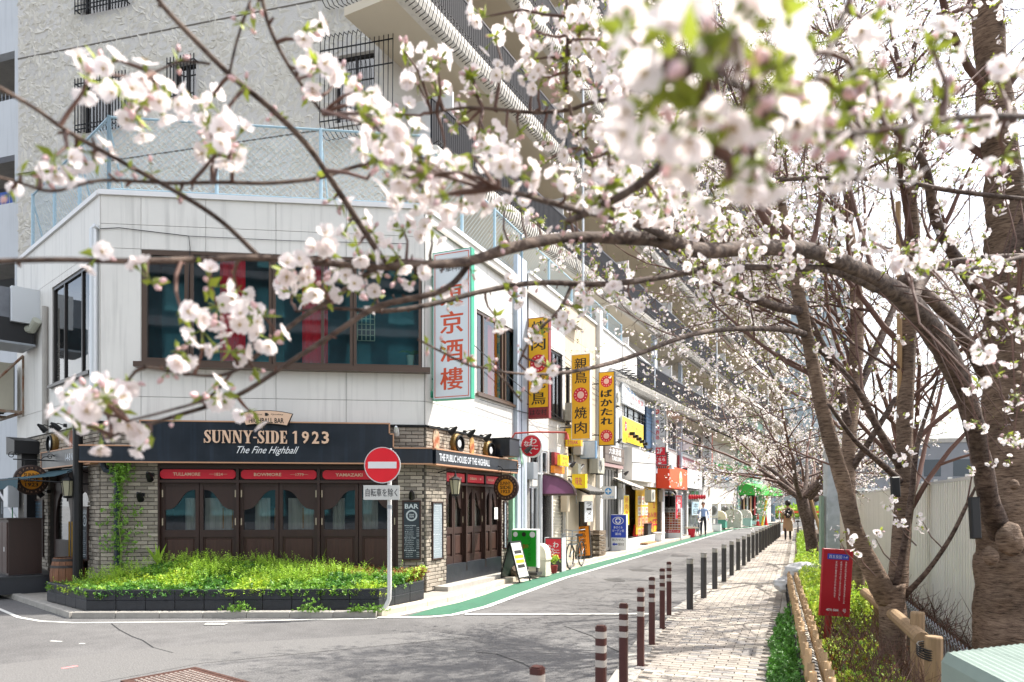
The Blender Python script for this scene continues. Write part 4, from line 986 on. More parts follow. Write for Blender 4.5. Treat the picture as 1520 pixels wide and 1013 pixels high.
# ================================================================ THINGS AROUND THE PUB
# planter ------------------------------------------------------------------
PL = [(-7.34,11.27),(-6.08,10.2),(-1.93,10.34),(-1.42,11.55)]
pt = thing('raised_planter', 'low black block planter full of bright green plants in front of the pub', 'planter', (-4.0, 10.8, 0))
def rel(p): return (p[0]+4.0, p[1]-10.8)
for a, c in zip(PL[:-1], PL[1:]):
    a, c = Vector(rel(a)), Vector(rel(c)); L = (c-a).length; n = max(2, round(L/.4)); ang = math.atan2(c.y-a.y, c.x-a.x)
    for r_ in range(2):
        for i in range(n):
            key = ('blk', round(L/n,3)); 
            if key not in KIDS:
                q = MB(); q.bbox(0, L/n-.006, 0, .1, 0, .148, .005); KIDS[key] = q.mesh('block', mat('black_block_paint', '#23262c', .4, nscale=9, namt=.25, rnd=.12, bump=.15, bscale=30))
            p = a.lerp(c, i/n); link('block', KIDS[key], pt, (p.x, p.y, .085+r_*.151), (0,0,ang))
cap = [rel(p) for p in PL] + [rel((-1.55,12.3)), rel((-6.75,11.75))]
b = MB(); b.prismz([(x*.985, y*.97) for x, y in cap], .08, .33); part('soil', b, M_SOIL, pt)
# plants: sprigs scattered over a mound ------------------------------------
def instance(T, mats4, name, m, parent=None, kind='stuff'):
    """bake many copies of template T=(verts Nx3, tris Mx3, mat idx) into one mesh"""
    tv, tf_, tm = T; n = len(mats4); A = np.asarray(mats4, dtype=np.float32)
    V = np.einsum('nij,kj->nki', A[:, :3, :3], tv) + A[:, None, :3, 3]
    F = (tf_[None] + (np.arange(n)*len(tv))[:, None, None]).reshape(-1, 3)
    me = bpy.data.meshes.new(name); me.vertices.add(V.shape[0]*V.shape[1]); me.vertices.foreach_set('co', V.reshape(-1).astype('f'))
    me.loops.add(F.size); me.loops.foreach_set('vertex_index', F.reshape(-1).astype('i'))
    me.polygons.add(len(F)); me.polygons.foreach_set('loop_start', np.arange(0, F.size, 3, dtype='i')); me.polygons.foreach_set('loop_total', np.full(len(F), 3, 'i'))
    for x in (m if isinstance(m, (list, tuple)) else [m]): me.materials.append(x)
    me.polygons.foreach_set('material_index', np.tile(tm, n).astype('i')); me.update(calc_edges=True); me.validate(verbose=False)
    o = link(name, me, parent)
    if kind: o['kind'] = kind
    return o
def tmpl(mb):
    v = np.array(mb.v, 'f'); f = []; m = []
    for face, mi in zip(mb.f, mb.m):
        for k in range(1, len(face)-1): f.append((face[0], face[k], face[k+1])); m.append(mi)
    return v, np.array(f, 'i'), np.array(m, 'i')
def mat4(loc, eul, s):
    M = Euler(eul).to_matrix().to_4x4(); M = M * 1.0
    for i in range(3):
        for j in range(3): M[i][j] *= s
    M.translation = loc; return np.array(M, 'f')
def leaf_t(L=.04, w=.018, cup=.3):
    b = MB(); b.add([(0,0,0),(L*.4,-w,w*cup),(L*.4,w,w*cup),(L,0,-L*.1),(L*.45,0,0)], [(0,1,4),(0,4,2),(1,3,4),(4,3,2)]); return b
def sprig_t(n=6, L=.05, w=.012, stem=.07):
    b = MB()
    for i in range(n):
        a = i*2.4; z = stem*(i+.5)/n; t = leaf_t(L*random.uniform(.7,1.1), w)
        M = Matrix.Translation((0,0,z)) @ Euler((0, -random.uniform(.1,.8), a)).to_matrix().to_4x4()
        b.add([tuple(M @ Vector(v)) for v in t.v], t.f)
    b.add([(-.0015,0,0),(.0015,0,0),(0,0,stem)], [(0,1,2)]); return b
LEAFM = [mat('leaf_fresh', '#98bb3c', .5, isl=.35, trans=.35), mat('leaf_mid', '#74a036', .5, isl=.35, trans=.3), mat('leaf_deep', '#4a7c2c', .5, isl=.35, trans=.3), mat('leaf_bronze', '#8a5a2e', .6, isl=.3, trans=.25), mat('leaf_lime', '#bdd048', .5, isl=.25, trans=.4)]
def inside(p, poly_):
    c = False; n = len(poly_)
    for i in range(n):
        (x0,y0),(x1,y1) = poly_[i], poly_[(i+1)%n]
        if (y0 > p[1]) != (y1 > p[1]) and p[0] < (x1-x0)*(p[1]-y0)/(y1-y0)+x0: c = not c
    return c
pl_poly = PL + [(-1.55,12.3),(-6.75,11.75)]
from mathutils import noise
hs = lambda x, y: noise.noise(Vector((x*1.1, y*1.3, 3)))*.5+.5
def hgt(x, y):   # mound height above rim
    e = min(1, max(0, (y-10.25)/.9)); r_ = .06 + .42*e*(.35+.9*hs(x,y)) ; r_ += .22*math.exp(-((x+5.2)**2)/.5-((y-11.5)**2)/.3) + .16*math.exp(-((x+4.4)**2)/.25-((y-11.2)**2)/.3) - .06*math.exp(-((x+1.8)**2)/.4)
    return .36 + r_*.55*min(1, max(.12, (x+7.0)/1.3))
ms = {0: [], 1: [], 2: [], 3: [], 4: []}
while sum(map(len, ms.values())) < 19000:
    x, y = random.uniform(-7.4,-1.3), random.uniform(10.1,12.4)
    if not inside((x, y), pl_poly): continue
    top = hgt(x, y); z = top - abs(random.gauss(0, .09)); z = max(.34, z)
    k = noise.noise(Vector((x*1.7, y*1.7, 9)))
    ci = (4 if random.random() < .35 else 0) if k > .12 else (1 if k > -.25 else 2)
    if random.random() < .15: ci = random.choice((0,1,2))
    if x > -3.4 and y > 11.2 and random.random() < .5: ci = 3
    ms[ci].append(mat4((x, y, z-.06), (random.gauss(0,.5), random.gauss(0,.5), random.uniform(0,6.28)), random.uniform(.5,1.05)))
for ci, L in ms.items():
    if L: 
        o = instance(tmpl(sprig_t(7, .052, .014, .09)), L, ['planter_foliage','planter_foliage','planter_foliage','dry_planter_foliage','planter_foliage'][ci], LEAFM[ci])
        tag(o, ['fresh green feathery leaves massed in the black planter','mid green leafy plants growing in the black planter','deep green leaves low in the black planter','brownish dry stems and leaves at the right of the black planter','lime green ground cover spilling over the black planter edge'][ci], 'plants')
b = MB()
for k in range(26):
    x, y = random.uniform(-6.9,-1.9), random.uniform(11.0,12.0); z0 = hgt(x,y)-.05; d = Vector((random.gauss(0,.3), random.gauss(0,.3), 1)).normalized(); L = random.uniform(.14,.34)
    b.tube([(x,y,z0), tuple(Vector((x,y,z0))+d*L*.6), tuple(Vector((x,y,z0))+d*L+Vector((random.gauss(0,.05),0,0)))], [.004,.003,.001], 3, cap=False)
for k in range(9):
    x, y = FF.w(FF.u(252), -.5)[:2]; a = random.uniform(-.9,.9); L = random.uniform(.2,.38); z0 = hgt(x,y)-.03
    b.add([(x-.02,y,z0),(x+.02,y,z0),(x+.5*L*math.sin(a)+.018,y-.03,z0+.6*L),(x+.5*L*math.sin(a)-.018,y-.03,z0+.6*L),(x+L*math.sin(a),y-.05,z0+L)],[(0,1,2,3),(3,2,4)])
tag(stuff(b.build('tall_stems', LEAFM[0])), 'thin tall stems and blade leaves standing above the planter foliage', 'plants')
L = []
for _ in range(1500):
    cx0, cy0, rr0 = random.choice(((-5.2,11.5,.35),(-4.5,11.0,.3),(-3.9,11.6,.25),(-2.9,11.2,.3),(-6.3,11.2,.3),(-3.4,10.9,.25))); x, y = random.gauss(cx0,rr0), random.gauss(cy0,rr0*.6)
    if not inside((x, y), pl_poly): continue
    L.append(mat4((x, y, hgt(x,y)+random.random()**2*.16-.06), (random.gauss(0,.35), random.gauss(0,.35), random.uniform(0,6.28)), random.uniform(.7,1.1)))
tag(instance(tmpl(sprig_t(9, .04, .007, .12)), L, 'feathery_plants', LEAFM[0]), 'taller feathery tufts rising out of the planter foliage', 'plants')
# tall climbing plant by the brick pier
cl = thing('climbing_plant', 'slender green climbing plant growing up the brick pier left of the pub doors', 'climbing plant', (FF.w(FF.u(186), -.22)[0], FF.w(FF.u(186), -.22)[1], .34))
b = MB(); st = [(0,0,0),(.02,.02,.5),(-.03,.03,1.0),(.01,.06,1.4),(-.02,.1,1.7),(.0,.12,2.0)]; b.tube(st, [.012,.01,.009,.007,.005,.003], 5); part('stem', b, mat('vine_stem','#6b7a3a',.7), cl)
L = []
for i in range(520):
    t = random.random(); t = t if random.random() < .6 else random.choice((random.uniform(.25,.62), random.uniform(.82,1)))
    z = 2.0*t; w = .16 if .2 < t < .62 else (.10 if t > .8 else .09); L.append(mat4((random.gauss(0,w)*1.0, .05+random.gauss(0,w*.4), z), (random.gauss(0,.9), random.gauss(0,.9), random.uniform(0,6.28)), random.uniform(.5,.9)))
o = instance(tmpl(sprig_t(7, .05, .012, .06)), L, 'foliage', LEAFM[1], cl)
# small weeds on the kerb
for (px, py, s, lab) in ((338,908,.10,'tiny green weed in the joint of the planter foot left of centre'), (462,903,.13,'leafy weed standing against the black planter right of centre'), (522,908,.06,'small weed sprouting at the planter foot near the sign pole'), (552,906,.07,'small weed nearest the sign pole at the planter foot')):
    p = G(px, py+6, .085); L = [mat4((random.gauss(0,s), -.02+random.gauss(0,s*.12), abs(random.gauss(0,s*.55))), (random.gauss(0,.8), random.gauss(0,.8), random.uniform(0,6.28)), .6) for _ in range(60)]
    o = instance(tmpl(sprig_t(5, .05, .015, .04)), L, 'weed', LEAFM[1], None, 'stuff'); o.location = (p[0], max(p[1],10.2)-.06 if p[1] < 10.25 else 10.16, .09); tag(o, lab, 'weed', 'weeds at the planter foot')

# flank: barrel, cabinet, menu, lamp, awning, sign -----------------------------
M_OAK = mat('old_oak', '#7a5238', .7, nscale=3, namt=.35, stretch=(10,10,.8), rnd=.18, bump=.3, bscale=8)
bp_ = G(102, 868, .1); br = thing('wooden_barrel', 'old oak barrel with iron hoops standing beside the pub entrance', 'barrel', (-7.66, 12.33, .08))
prof = lambda t: .225 + .055*math.sin(math.pi*t)
for i in range(16):
    a0, a1 = 2*math.pi*i/16+.012, 2*math.pi*(i+1)/16-.012; b = MB(); vs = []
    for k in range(7):
        r_ = prof(k/6); z = .62*k/6
        for a, rr in ((a0,r_),(a1,r_),(a1,r_-.03),(a0,r_-.03)): vs.append((rr*math.cos(a), rr*math.sin(a), z))
    b.add(vs, [(k*4+j, k*4+(j+1)%4, (k+1)*4+(j+1)%4, (k+1)*4+j) for k in range(6) for j in range(4)] + [(3,2,1,0),(24,25,26,27)]); part('stave', b, M_OAK, br)
b = MB(); b.cyl(0,0,.58,.6,.215,20); part('lid', b, M_OAK, br)
for t in (.06,.24,.76,.94): b = MB(); r_ = prof(t)+.004; b.lathe([(r_-.006,-.022),(r_+.002,-.022),(r_+.002,.022),(r_-.006,.022)], 24, (0,0,.62*t)); part('hoop', b, mat('iron_hoop','#4a4543',.5,metal=.6,nscale=9,namt=.3), br)
cb = thing('wooden_cabinet', 'dark brown wooden cabinet box standing on the black plinth left of the entrance', 'cabinet', (*G(38, 862, .35)[:2], .37), FL.a)
cb.location = (-8.78, 12.75, .37)
b = MB(); b.bbox(-.33,.33,-.25,.25,.0,.98,.01); part('body', b, M_WOODD, cb)
for i, (x0,x1,z0,z1) in enumerate(((-.30,-.01,.05,.93),(.01,.30,.05,.93),)): b = MB(); b.bbox(x0,x1,-.27,-.251,z0,z1,.006); part('door_board', b, M_WOOD, cb)
b = MB(); b.box(-.36,.36,-.28,.28,.98,1.0); part('top', b, M_WOODD, cb)
b = MB(); b.box(-.42,-.335,-.2,.15,.25,.82); part('side_box', b, M_WOOD, cb)
MB().box(.12,.16,-.274,-.27,.42,.5).build('sticker', M_WHITE, cb)
plb = thing('black_plinth', 'low chipped black block plinth under the brown cabinet at the far left', 'planter', (0,0,0))
q0, q1 = G(-30,858,.0), None
A_, B_, C_ = (-10.9,13.0),(-8.75,11.95),(-8.0,12.6)
b = MB(); b.prismz([A_,B_,C_,(-9.6,14.2)], .08, .36); part('block_wall', b, M_BLKW, plb)
b = MB(); b.prismz([(A_[0]-.02,A_[1]-.02),(B_[0],B_[1]-.03),(C_[0]+.03,C_[1]),(-9.6,14.22)], .362, .385); part('coping', b, mat('black_slate','#2c3034',.35,nscale=7,namt=.3), plb)
mt_ = thing('air_vent_box', 'pale grey electrical box on the wall above the brown cabinet', 'electrical box', FL.w(UL(29), -.05, 1.55), FL.a)
b = MB(); b.bbox(-.17,.17,-.2,0,0,.5,.012); part('body', b, M_FRAME_W, mt_); b = MB(); b.tube([(.1,-.1,0),(.12,-.1,-.5),(.1,-.05,-1.0)], .012, 6); part('cable', b, mat('green_cable','#2c7a4a',.5), mt_)

def lantern(name, label, fr, u, z, out, s=1.0):
    t = thing_on(fr, name, label, 'lantern', u, 0, z)
    b = MB(); b.box(-.03,.03,-.02,-.0,-.16*s,.22*s); b.tube([(0,-.02,.12*s),(0,-out*.6,.17*s),(0,-out,.14*s),(0,-out,.10*s)], .010, 6); part('bracket', b, M_BLACKM, t)
    b = MB(); y = -out
    b.lathe([(.012,.1),(.02,.08),(.025,.05),(.11,-.0),(.115,-.015)], 6, (0,y,0)); b.lathe([(.075,-.27),(.06,-.3),(.012,-.31),(.012,-.36)], 6, (0,y,0))
    part('lamp_cap', b, M_BLACKM, t)
    b = MB(); b.lathe([(.1,-.02),(.066,-.265)], 6, (0,y,0)); part('lamp_glass', b, mat('lantern_glass','#b8b49a',.15,trans=.3), t)
    b = MB()
    for i in range(6):
        a = 2*math.pi*i/6; b.tube([(.104*math.cos(a), y+.104*math.sin(a), -.02),(.069*math.cos(a), y+.069*math.sin(a), -.268)], .006, 4)
    part('lamp_frame', b, M_BLACKM, t); return t
lantern('wall_lantern', 'black six sided lantern on the brick corner pier right of the BAR board', FR, U(648), 2.06, .38)
lantern('wall_lantern', 'black six sided lantern beside the green awning by the pub entrance', FL, Lw-.5, 2.02, .35)
def hanging_sign(label, fr, u, z, out, r_=.27, sd=-1):
    t = thing_on(fr, 'hanging_sign', label, 'hanging sign', u, 0, z)
    b = MB(); b.tube([(0,0,.36),(0,-out-r_,.36)], .011, 6); b.tube([(0,0,.30),(0,-.12,.46),(0,-.3,.42),(0,-.36,.36)], .008, 5)
    for c0, rr in ((-(out+r_)-.02, .07), (-.2,.06)): b.tube([(0, c0+rr*(1-k/18)*math.cos(k*.55), .36+.07+rr*(1-k/18)*math.sin(k*.55)) for k in range(16)], .007, 4)
    for y in (-out+.1, -out-.1): b.tube([(0,y,.36),(0,y,.2)], .005, 4)
    part('scroll_bracket', b, M_BLACKM, t)
    b = MB(); b.lathe([(r_-.02,-.04),(r_,-.03),(r_,.03),(r_-.02,.04)], 32, (0,-out,0), axis='x'); part('disc', b, mat('sign_brown','#33211a',.6,nscale=9,namt=.2), t)
    b = MB(); b.lathe([(r_*.62,-.046),(r_*.62,.046)], 28, (0,-out,0), axis='x'); part('centre', b, mat('amber_face','#d88e1c',.5), t)
    for k, s in enumerate(('SUNNY','SIDE','1923')): text(s, M_INK, t, 0, .085-.085*k, .24 if k < 2 else .2, .07, y=-out, bold=.03, rot=(R(90),0,R(90*sd))).location = (.049*sd, -out, .085-.085*k)
    for k in range(20):
        a = 2*math.pi*k/20; o = text('HIGHBALL BAR NISHIGOTANDA'.replace(' ','')[k], M_COPPER, t, 0, 0, None, .035, name='rim_letter', rot=(R(90),0,R(90*sd))); o.location = (.044*sd, -out+.8*r_*math.sin(a)*sd, .8*r_*math.cos(a))
    return t
hanging_sign('round brown sign with an amber centre hanging beside the green arch', FR, U(757,-.45)-.12, 1.96, .42)
hanging_sign('round brown sign with an amber centre on a scroll bracket at the far left', FL, UL(46,-.5), 2.05, .5, .27, 1)
# teal awning
aw = thing_on(FL, 'teal_awning', 'dark teal canvas awning sloping out over the pub entrance', 'awning', (ud[0]+ud[1])/2-.25, 0, 2.25)
b = MB(); x0, x1 = -(ud[1]-ud[0])/2-.15, (ud[1]-ud[0])/2+.3; n = 10
for i in range(n):
    a, c = x0+(x1-x0)*i/n, x0+(x1-x0)*(i+1)/n; sg0, sg1 = .02*math.sin(i*1.7), .02*math.sin((i+1)*1.7)
    b.quad((a,-.02,.0),(c,-.02,.0),(c,-.55,-.16+sg1),(a,-.55,-.16+sg0)); b.quad((a,-.55,-.16+sg0),(c,-.55,-.16+sg1),(c,-1.05,-.22+sg1),(a,-1.05,-.22+sg0)); b.quad((a,-1.05,-.22+sg0),(c,-1.05,-.22+sg1),(c,-1.06,-.36+sg1*2),(a,-1.06,-.36+sg0*2))
b.add([(x0,-.02,0),(x0,-.55,-.16),(x0,-1.05,-.22),(x0,-1.06,-.36)],[(0,1,2,3)])
part('canvas', b, M_TEAL, aw); b = MB(); b.tube([(x0,-1.04,-.23),(x1,-1.04,-.23)], .015, 6); b.tube([(x0,0,-.3),(x0,-1.04,-.24)], .012, 6); b.tube([(x1,0,-.3),(x1,-1.04,-.24)], .012, 6); part('frame', b, M_BLACKM, aw)
# boards
M_BOARD = mat('slate_board', '#26333c', .45, nscale=3, namt=.15, streak=.2); M_CHALK = mat('chalk', '#c3ccd0', .8)
def board(name, label, fr, p0, p1, y0, y1, v=-.03, ground=M_BOARD, ink=M_CHALK, title='BAR', logo=True, rows=16, frame=M_WOODD):
    u0, z1 = fr.u(p0, v), fr.z((p0+p1)/2, y0, v); u1, z0 = fr.u(p1, v), fr.z((p0+p1)/2, y1, v); w, h = u1-u0, z1-z0
    t = thing_on(fr, name, label, 'menu board', (u0+u1)/2, 0, z0); t.location.z = z0
    b = MB(); y = v-.035
    b.bbox(-w/2, w/2, y, 0, 0, .03); b.bbox(-w/2, w/2, y, 0, h-.03, h); b.bbox(-w/2, -w/2+.03, y, 0, .03, h-.03); b.bbox(w/2-.03, w/2, y, 0, .03, h-.03); part('frame', b, frame, t)
    b = MB(); b.box(-w/2+.03, w/2-.03, y+.015, -.001, .03, h-.03); part('slate', b, ground, t)
    yy = y+.012; top = h-.05
    if title: text(title, ink, t, 0, h-.05-h*.05, w*.72, h*.08, y=yy, bold=.03); top = h*.84
    if logo:
        b = MB(); r0 = w*.3; cz = top-r0
        for i in range(24):
            a, c = 2*math.pi*i/24, 2*math.pi*(i+.8)/24; b.add([(r0*math.cos(a),yy,cz+r0*math.sin(a)),(r0*math.cos(c),yy,cz+r0*math.sin(c)),(.72*r0*math.cos(c),yy,cz+.72*r0*math.sin(c)),(.72*r0*math.cos(a),yy,cz+.72*r0*math.sin(a))],[(0,1,2,3)])
        part('emblem', b, ink, t); text('SUNNY', ink, t, 0, cz+r0*.15, r0*.9, r0*.28, y=yy, bold=.02); text('SIDE', ink, t, 0, cz-r0*.22, r0*.8, r0*.28, y=yy, bold=.02); top = cz-r0-.06
    rn = random.Random(p0)
    words = ['Whisky Highball','Draft Beer','Cocktails','Single Malt','Gin & Tonic','Bourbon','Fish & Chips','Sausage','Nuts','Cheese','Wine red white','Rum Soda','Kaku','Cassis','Fried Potato','Ginger']
    dz = (top-.05)/rows
    for i in range(rows):
        z = top-dz*(i+.5)
        if i % 6 == 0: text(words[i % 16], ink, t, -w*.08, z, w*.6, dz*.6, y=yy, bold=.02); continue
        text(words[(i+int(p0)) % 16], ink, t, -w*.12, z, w*rn.uniform(.35,.52), dz*.5, y=yy); text('%d' % rn.choice((500,600,700,800,450)), ink, t, w*.33, z, w*.14, dz*.5, y=yy)
    return t
board('menu_board', 'slate board headed BAR with a round emblem on the brick pier facing the crossing', FF, 597, 625, 743, 832)
board('menu_board', 'pale weathered menu board on the sunlit brick left of the street doors', FR, 640, 656, 745, 831, ground=mat('pale_slate','#8e9aa2',.4,nscale=3,namt=.15), title='', logo=False, rows=22)
board('menu_board', 'tall narrow menu board on the brick just right of the street doors', FR, 746.5, 751, 744, 815, title='', logo=False, rows=14, ground=mat('pale_slate','#8e9aa2',.4))
board('menu_board', 'slate board headed BAR with a white emblem hanging right of the entrance doors', FL, 123, 132.5, 752, 832, rows=14)
board('menu_board', 'narrow unlit menu board on the brick left of the entrance doors', FL, 52, 66, 742, 826, title='', logo=False, rows=16, ink=mat('dim_chalk','#5d7f92',.8))
# portholes and wooden plaques
def porthole(label, fr, px, py, r_=.19, v=0):
    u = fr.u(px, -.1); t = thing_on(fr, 'porthole_lamp', label, 'porthole', u, 0, fr.z(px, py, -.1), 'round portholes on the brick above the fascia')
    b = MB(); b.lathe([(r_,0),(r_,-.1),(r_-.02,-.13),(r_-.035,-.13),(r_-.035,-.10),(r_-.05,-.10)], 24, (0,0,0), axis='y'); part('rim', b, mat('aged_brass','#7a6238',.4,metal=.6,nscale=9,namt=.25), t)
    b = MB(); b.lathe([(r_-.03,-.131),(r_-.03,-.16),(r_-.05,-.16),(r_-.05,-.131)], 24, (0,0,0), axis='y'); part('ring', b, M_BLACKM, t)
    b = MB(); b.lathe([(r_-.055,-.115),(r_*.3,-.135),(.01,-.14)], 24, (0,0,0), axis='y'); part('glass', b, mat('porthole_glass','#c8ccd0',.1), t)
porthole('brass porthole second from the corner above the street fascia', FR, 680, 659); porthole('brass porthole nearest the black box above the street fascia', FR, 727, 669); porthole('brass porthole above the flank fascia near the black duct', FL, 77, 659)
def plaque(label, fr, px, py, h=.4, w=.2, m='#b08a5a'):
    u = fr.u(px,-.05); t = thing_on(fr, 'wooden_plaque', label, 'plaque', u, 0, fr.z(px, py,-.05), 'worn wooden plaques on the brick')
    mm = mat('worn_wood_'+m.strip('#'), m, .7, nscale=5, namt=.3, col2='#8a4a2a')
    b = MB(); b.lathe([(w*.45,0),(w*.5,-.03),(w*.48,-.05),(w*.3,-.055)], 18, (0,0,0), axis='y'); b.v = [(x, y, z*h/w) for x, y, z in b.v]; part('face', b, mm, t)
    b = MB(); b.box(-.015,.015,-.06,0,-h*.62,-h*.5); b.box(-.01,.01,-.12,-.02,h*.5,h*.54); part('peg', b, M_BLACKM, t)
plaque('pale oval wooden plaque nearest the corner above the street fascia', FR, 648, 653, .42, .24, '#b9a78c'); plaque('worn ochre plaque between the two portholes', FR, 701, 663, .4, .2, '#c09a5a'); plaque('dark oval plaque above the flank fascia', FL, 105, 655, .4, .22, '#6a4a3a')
def spot(label, fr, px, py, v=-.06, arm=.16, group='black spotlights above the fascia', m=None, da=0.0):
    u = fr.u(px, v-arm); t = thing_on(fr, 'spotlight', label, 'spotlight', u, v, fr.z(px, py, v-arm)+.04, group)
    b = MB(); b.box(-.025,.025,-.01,.06,-.03,.03); b.tube([(0,0,0),(0,-arm*.6,.03),(0,-arm,0)], .009, 5); part('arm', b, m or M_BLACKM, t)
    b = MB(); pts = [(0,-arm-.05,.03),(0,-arm+.0,-.0),(0,-arm+.03,-.03),(0,-arm+.09,-.09)]; b.tube(pts, [.018,.04,.05,.055], 10); part('head', b, m or M_BLACKM, t)
for i, (fr, px, py) in enumerate(((FR,663,641),(FR,675,640),(FR,702,644),(FR,726,650),(FR,748,655))):
    if i: spot(('','black spotlight over the first porthole','black spotlight over the ochre plaque','black spotlight over the second porthole','black spotlight at the far end of the pub brickwork')[i], fr, px, py)
spot('white floodlight on the brick right of the main fascia', FF, 588, 640, m=M_FRAME_W); spot('black spotlight above the slate BAR board', FF, 611, 735); spot('black spotlight above the flank brickwork', FL, 60, 636); spot('black spotlight above the flank porthole', FL, 80, 634); spot('black swan neck lamp left of the red TULLAMORE board', FF, 220, 708); spot('lower black swan neck lamp on the brick pier left of the doors', FF, 206, 738)
spot('black spotlight over the entrance menu board', FL, 55, 733)
# pipe run across brick top
dk = thing_on(FL, 'exhaust_duct', 'black square exhaust duct running down the flank brickwork by the entrance', 'duct', UL(55), 0, .1)
b = MB(); b.box(-.1,.1,-.2,-.03,0,2.2); part('riser', b, M_BLACK, dk); b = MB(); b.prism([(-.3,2.5),(.3,2.5),(.3,2.75),(-.3,2.85)], -.45, -.03); b.box(-.16,.16,-.3,-.03,2.2,2.5); part('hood', b, M_BLACK, dk)
bb_ = thing_on(FR, 'black_box', 'black wall box at the right end of the pub brickwork', 'box', U(746,-.15), 0, 2.62)
b = MB(); b.bbox(-.25,.28,-.42,-.02,0,.36,.01); part('body', b, M_NAVY, bb_); b = MB(); b.box(-.27,.3,-.44,-.02,.362,.38); part('lid', b, M_BLACKM, bb_)
# cable along the front of the upper wall
ca = thing('wall_cable', 'thin black cable sagging across the white wall from the drainpipe', 'cable', FF.w(0, -.04, 6.15), FF.a)
b = MB(); b.tube([(0,0,.0),(.3,0,.03),(.9,0,-.02),(1.4,0,-.06),(1.42,0,-.25),(1.35,0,-2.1)], .007, 4); b.tube([(1.4,0,-.06),(3,0,-.07),(5,0,-.04)], .005, 4); part('cable', b, M_BLACK, ca)

# ac units and hood on the flank --------------------------------------------
def ac_unit(label, loc, rot, grp=None, w=.8, h=.62, d=.3, m=None):
    t = thing('ac_unit', label, 'air conditioner', loc, rot, grp); m = m or mat('ac_casing', '#b7b3a2', .55, nscale=3, namt=.08, streak=.2)
    b = MB(); b.bbox(-w/2, w/2, -d, 0, .03, h, .012); part('casing', b, m, t)
    b = MB(); b.lathe([(h*.36,-d-.002),(h*.36,-d-.012),(h*.34,-d-.012),(h*.34,-d-.004)], 24, (-w*.12,0,h*.52), axis='y'); part('fan_ring', b, M_FRAME_W, t)
    b = MB()
    for k in range(9): rr = h*.04*(k); b.lathe([(rr+.004,-d-.006),(rr+.004,-d-.012),(rr,-d-.012)], 20, (-w*.12,0,h*.52), axis='y')
    for k in range(4): a = k*math.pi/4; b.tube([(-w*.12-h*.34*math.cos(a),-d-.014,h*.52-h*.34*math.sin(a)),(-w*.12+h*.34*math.cos(a),-d-.014,h*.52+h*.34*math.sin(a))], .004, 3)
    stuff(part('fan_grille', b, mat('grille_grey','#8d8c84',.6), t)); b = MB(); b.cyl(-w*.12, 0, 0, 0, .1)
    b = MB(); b.box(-w/2+.05,-w/2+.12,-d+.02,-.02,0,.03); b.box(w/2-.12,w/2-.05,-d+.02,-.02,0,.03); part('feet', b, M_DGREY, t); return t
bk = thing_on(FL, 'steel_bracket', 'rusty white steel wall bracket carrying the two air conditioners', 'bracket', UL(28), 0, 3.55)
b = MB(); b.box(-2.1,.5,-.06,0,-.05,0); b.box(-2.1,.5,-1.0,-.94,-.05,0); b.box(.44,.5,-.94,-.06,-.05,0); b.box(-.8,-.74,-.94,-.06,-.05,0); part('platform_frame', b, mat('rusty_white_steel','#9a8f80',.6,nscale=4,namt=.2,col2='#7a4a2a'), bk)
b = MB(); b.tube([(.47,-.97,0),(.47,-.03,1.15)], .028, 6); b.tube([(.47,-.03,1.15),(.47,-.03,-.1)], .028, 6); part('strut', b, mat('rusty_white_steel','#9a8f80'), bk)
w_ = FL.w(UL(28)-.15,-.15,3.55); ac_unit('weathered outdoor air conditioner on the steel bracket, nearer the white drainpipe', w_, FL.a+R(0), 'air conditioners on the flank bracket', w=.8, h=1.0, d=.34)
w_ = FL.w(UL(28)-1.1,-.15,3.55); ac_unit('weathered outdoor air conditioner on the steel bracket at the picture edge', w_, FL.a, 'air conditioners on the flank bracket', w=.8, h=.95, d=.34)
hd = thing_on(FL, 'exhaust_hood', 'large sooty metal exhaust hood on the wall above the air conditioners', 'exhaust hood', UL(54), 0, 4.72)
b = MB(); b.prism([(-.62,.5),(.22,.5),(.22,1.08),(-.2,1.12),(-.45,.95)], -.75, -.12); part('cowl', b, mat('sooty_steel','#6d7076',.35,metal=.6,nscale=3,namt=.3), hd)
b = MB(); b.box(-.66,-.62,-.8,-.08,0,.5); b.box(-.62,.26,-.8,-.08,0,.04); b.box(-.15,-.1,-.79,-.75,.04,.5); b.box(.2,.26,-.79,-.75,.04,.5); part('outlet_frame', b, M_GREYM, hd)
b = MB(); b.box(-.6,.24,-.7,-.1,.041,.498); part('outlet', b, M_BLACK, hd); b = MB(); b.bbox(.24,.34,-.5,-.0,.42,1.1,.01); part('duct_flange', b, M_FRAME_W, hd)

# no entry sign ----------------------------------------------------------------
ng = G(563, 914, 0); ns = thing('no_entry_sign', 'round red no entry sign with white bar on a bent white pole', 'road sign', (ng[0], ng[1]-.03, 0))
b = MB(); b.tube([(0,0,0),(.10,.02,.14),(.145,.02,.24),(.15,.02,.4),(.15,.02,2.42)], .032, 12); smooth_by(part('pole', b, mat('white_pole','#c8c8c8',.35,nscale=4,namt=.05), ns))
zd = 1.6+(750-691)*ng[1]/FPX; sx = .055
b = MB(); b.lathe([(.255,-.0),(.262,-.006),(.262,.012),(.25,.014)], 48, (sx,-.025,zd), axis='y'); part('disc', b, M_WHITE, ns)
b = MB(); b.lathe([(.248,0),(.248,-.002)], 48, (sx,-.0305,zd), axis='y'); part('red_face', b, M_REDSIGN, ns)
b = MB(); b.box(sx-.205, sx+.205, -.0365, -.033, zd-.048, zd+.048); part('white_bar', b, mat('reflective_white','#e2e2e2',.3), ns)
b = MB(); b.box(sx-.27, sx+.25, -.04, -.025, zd-.50, zd-.29); part('supplementary_plate', b, mat('white_plate','#c9c9c4',.4), ns)
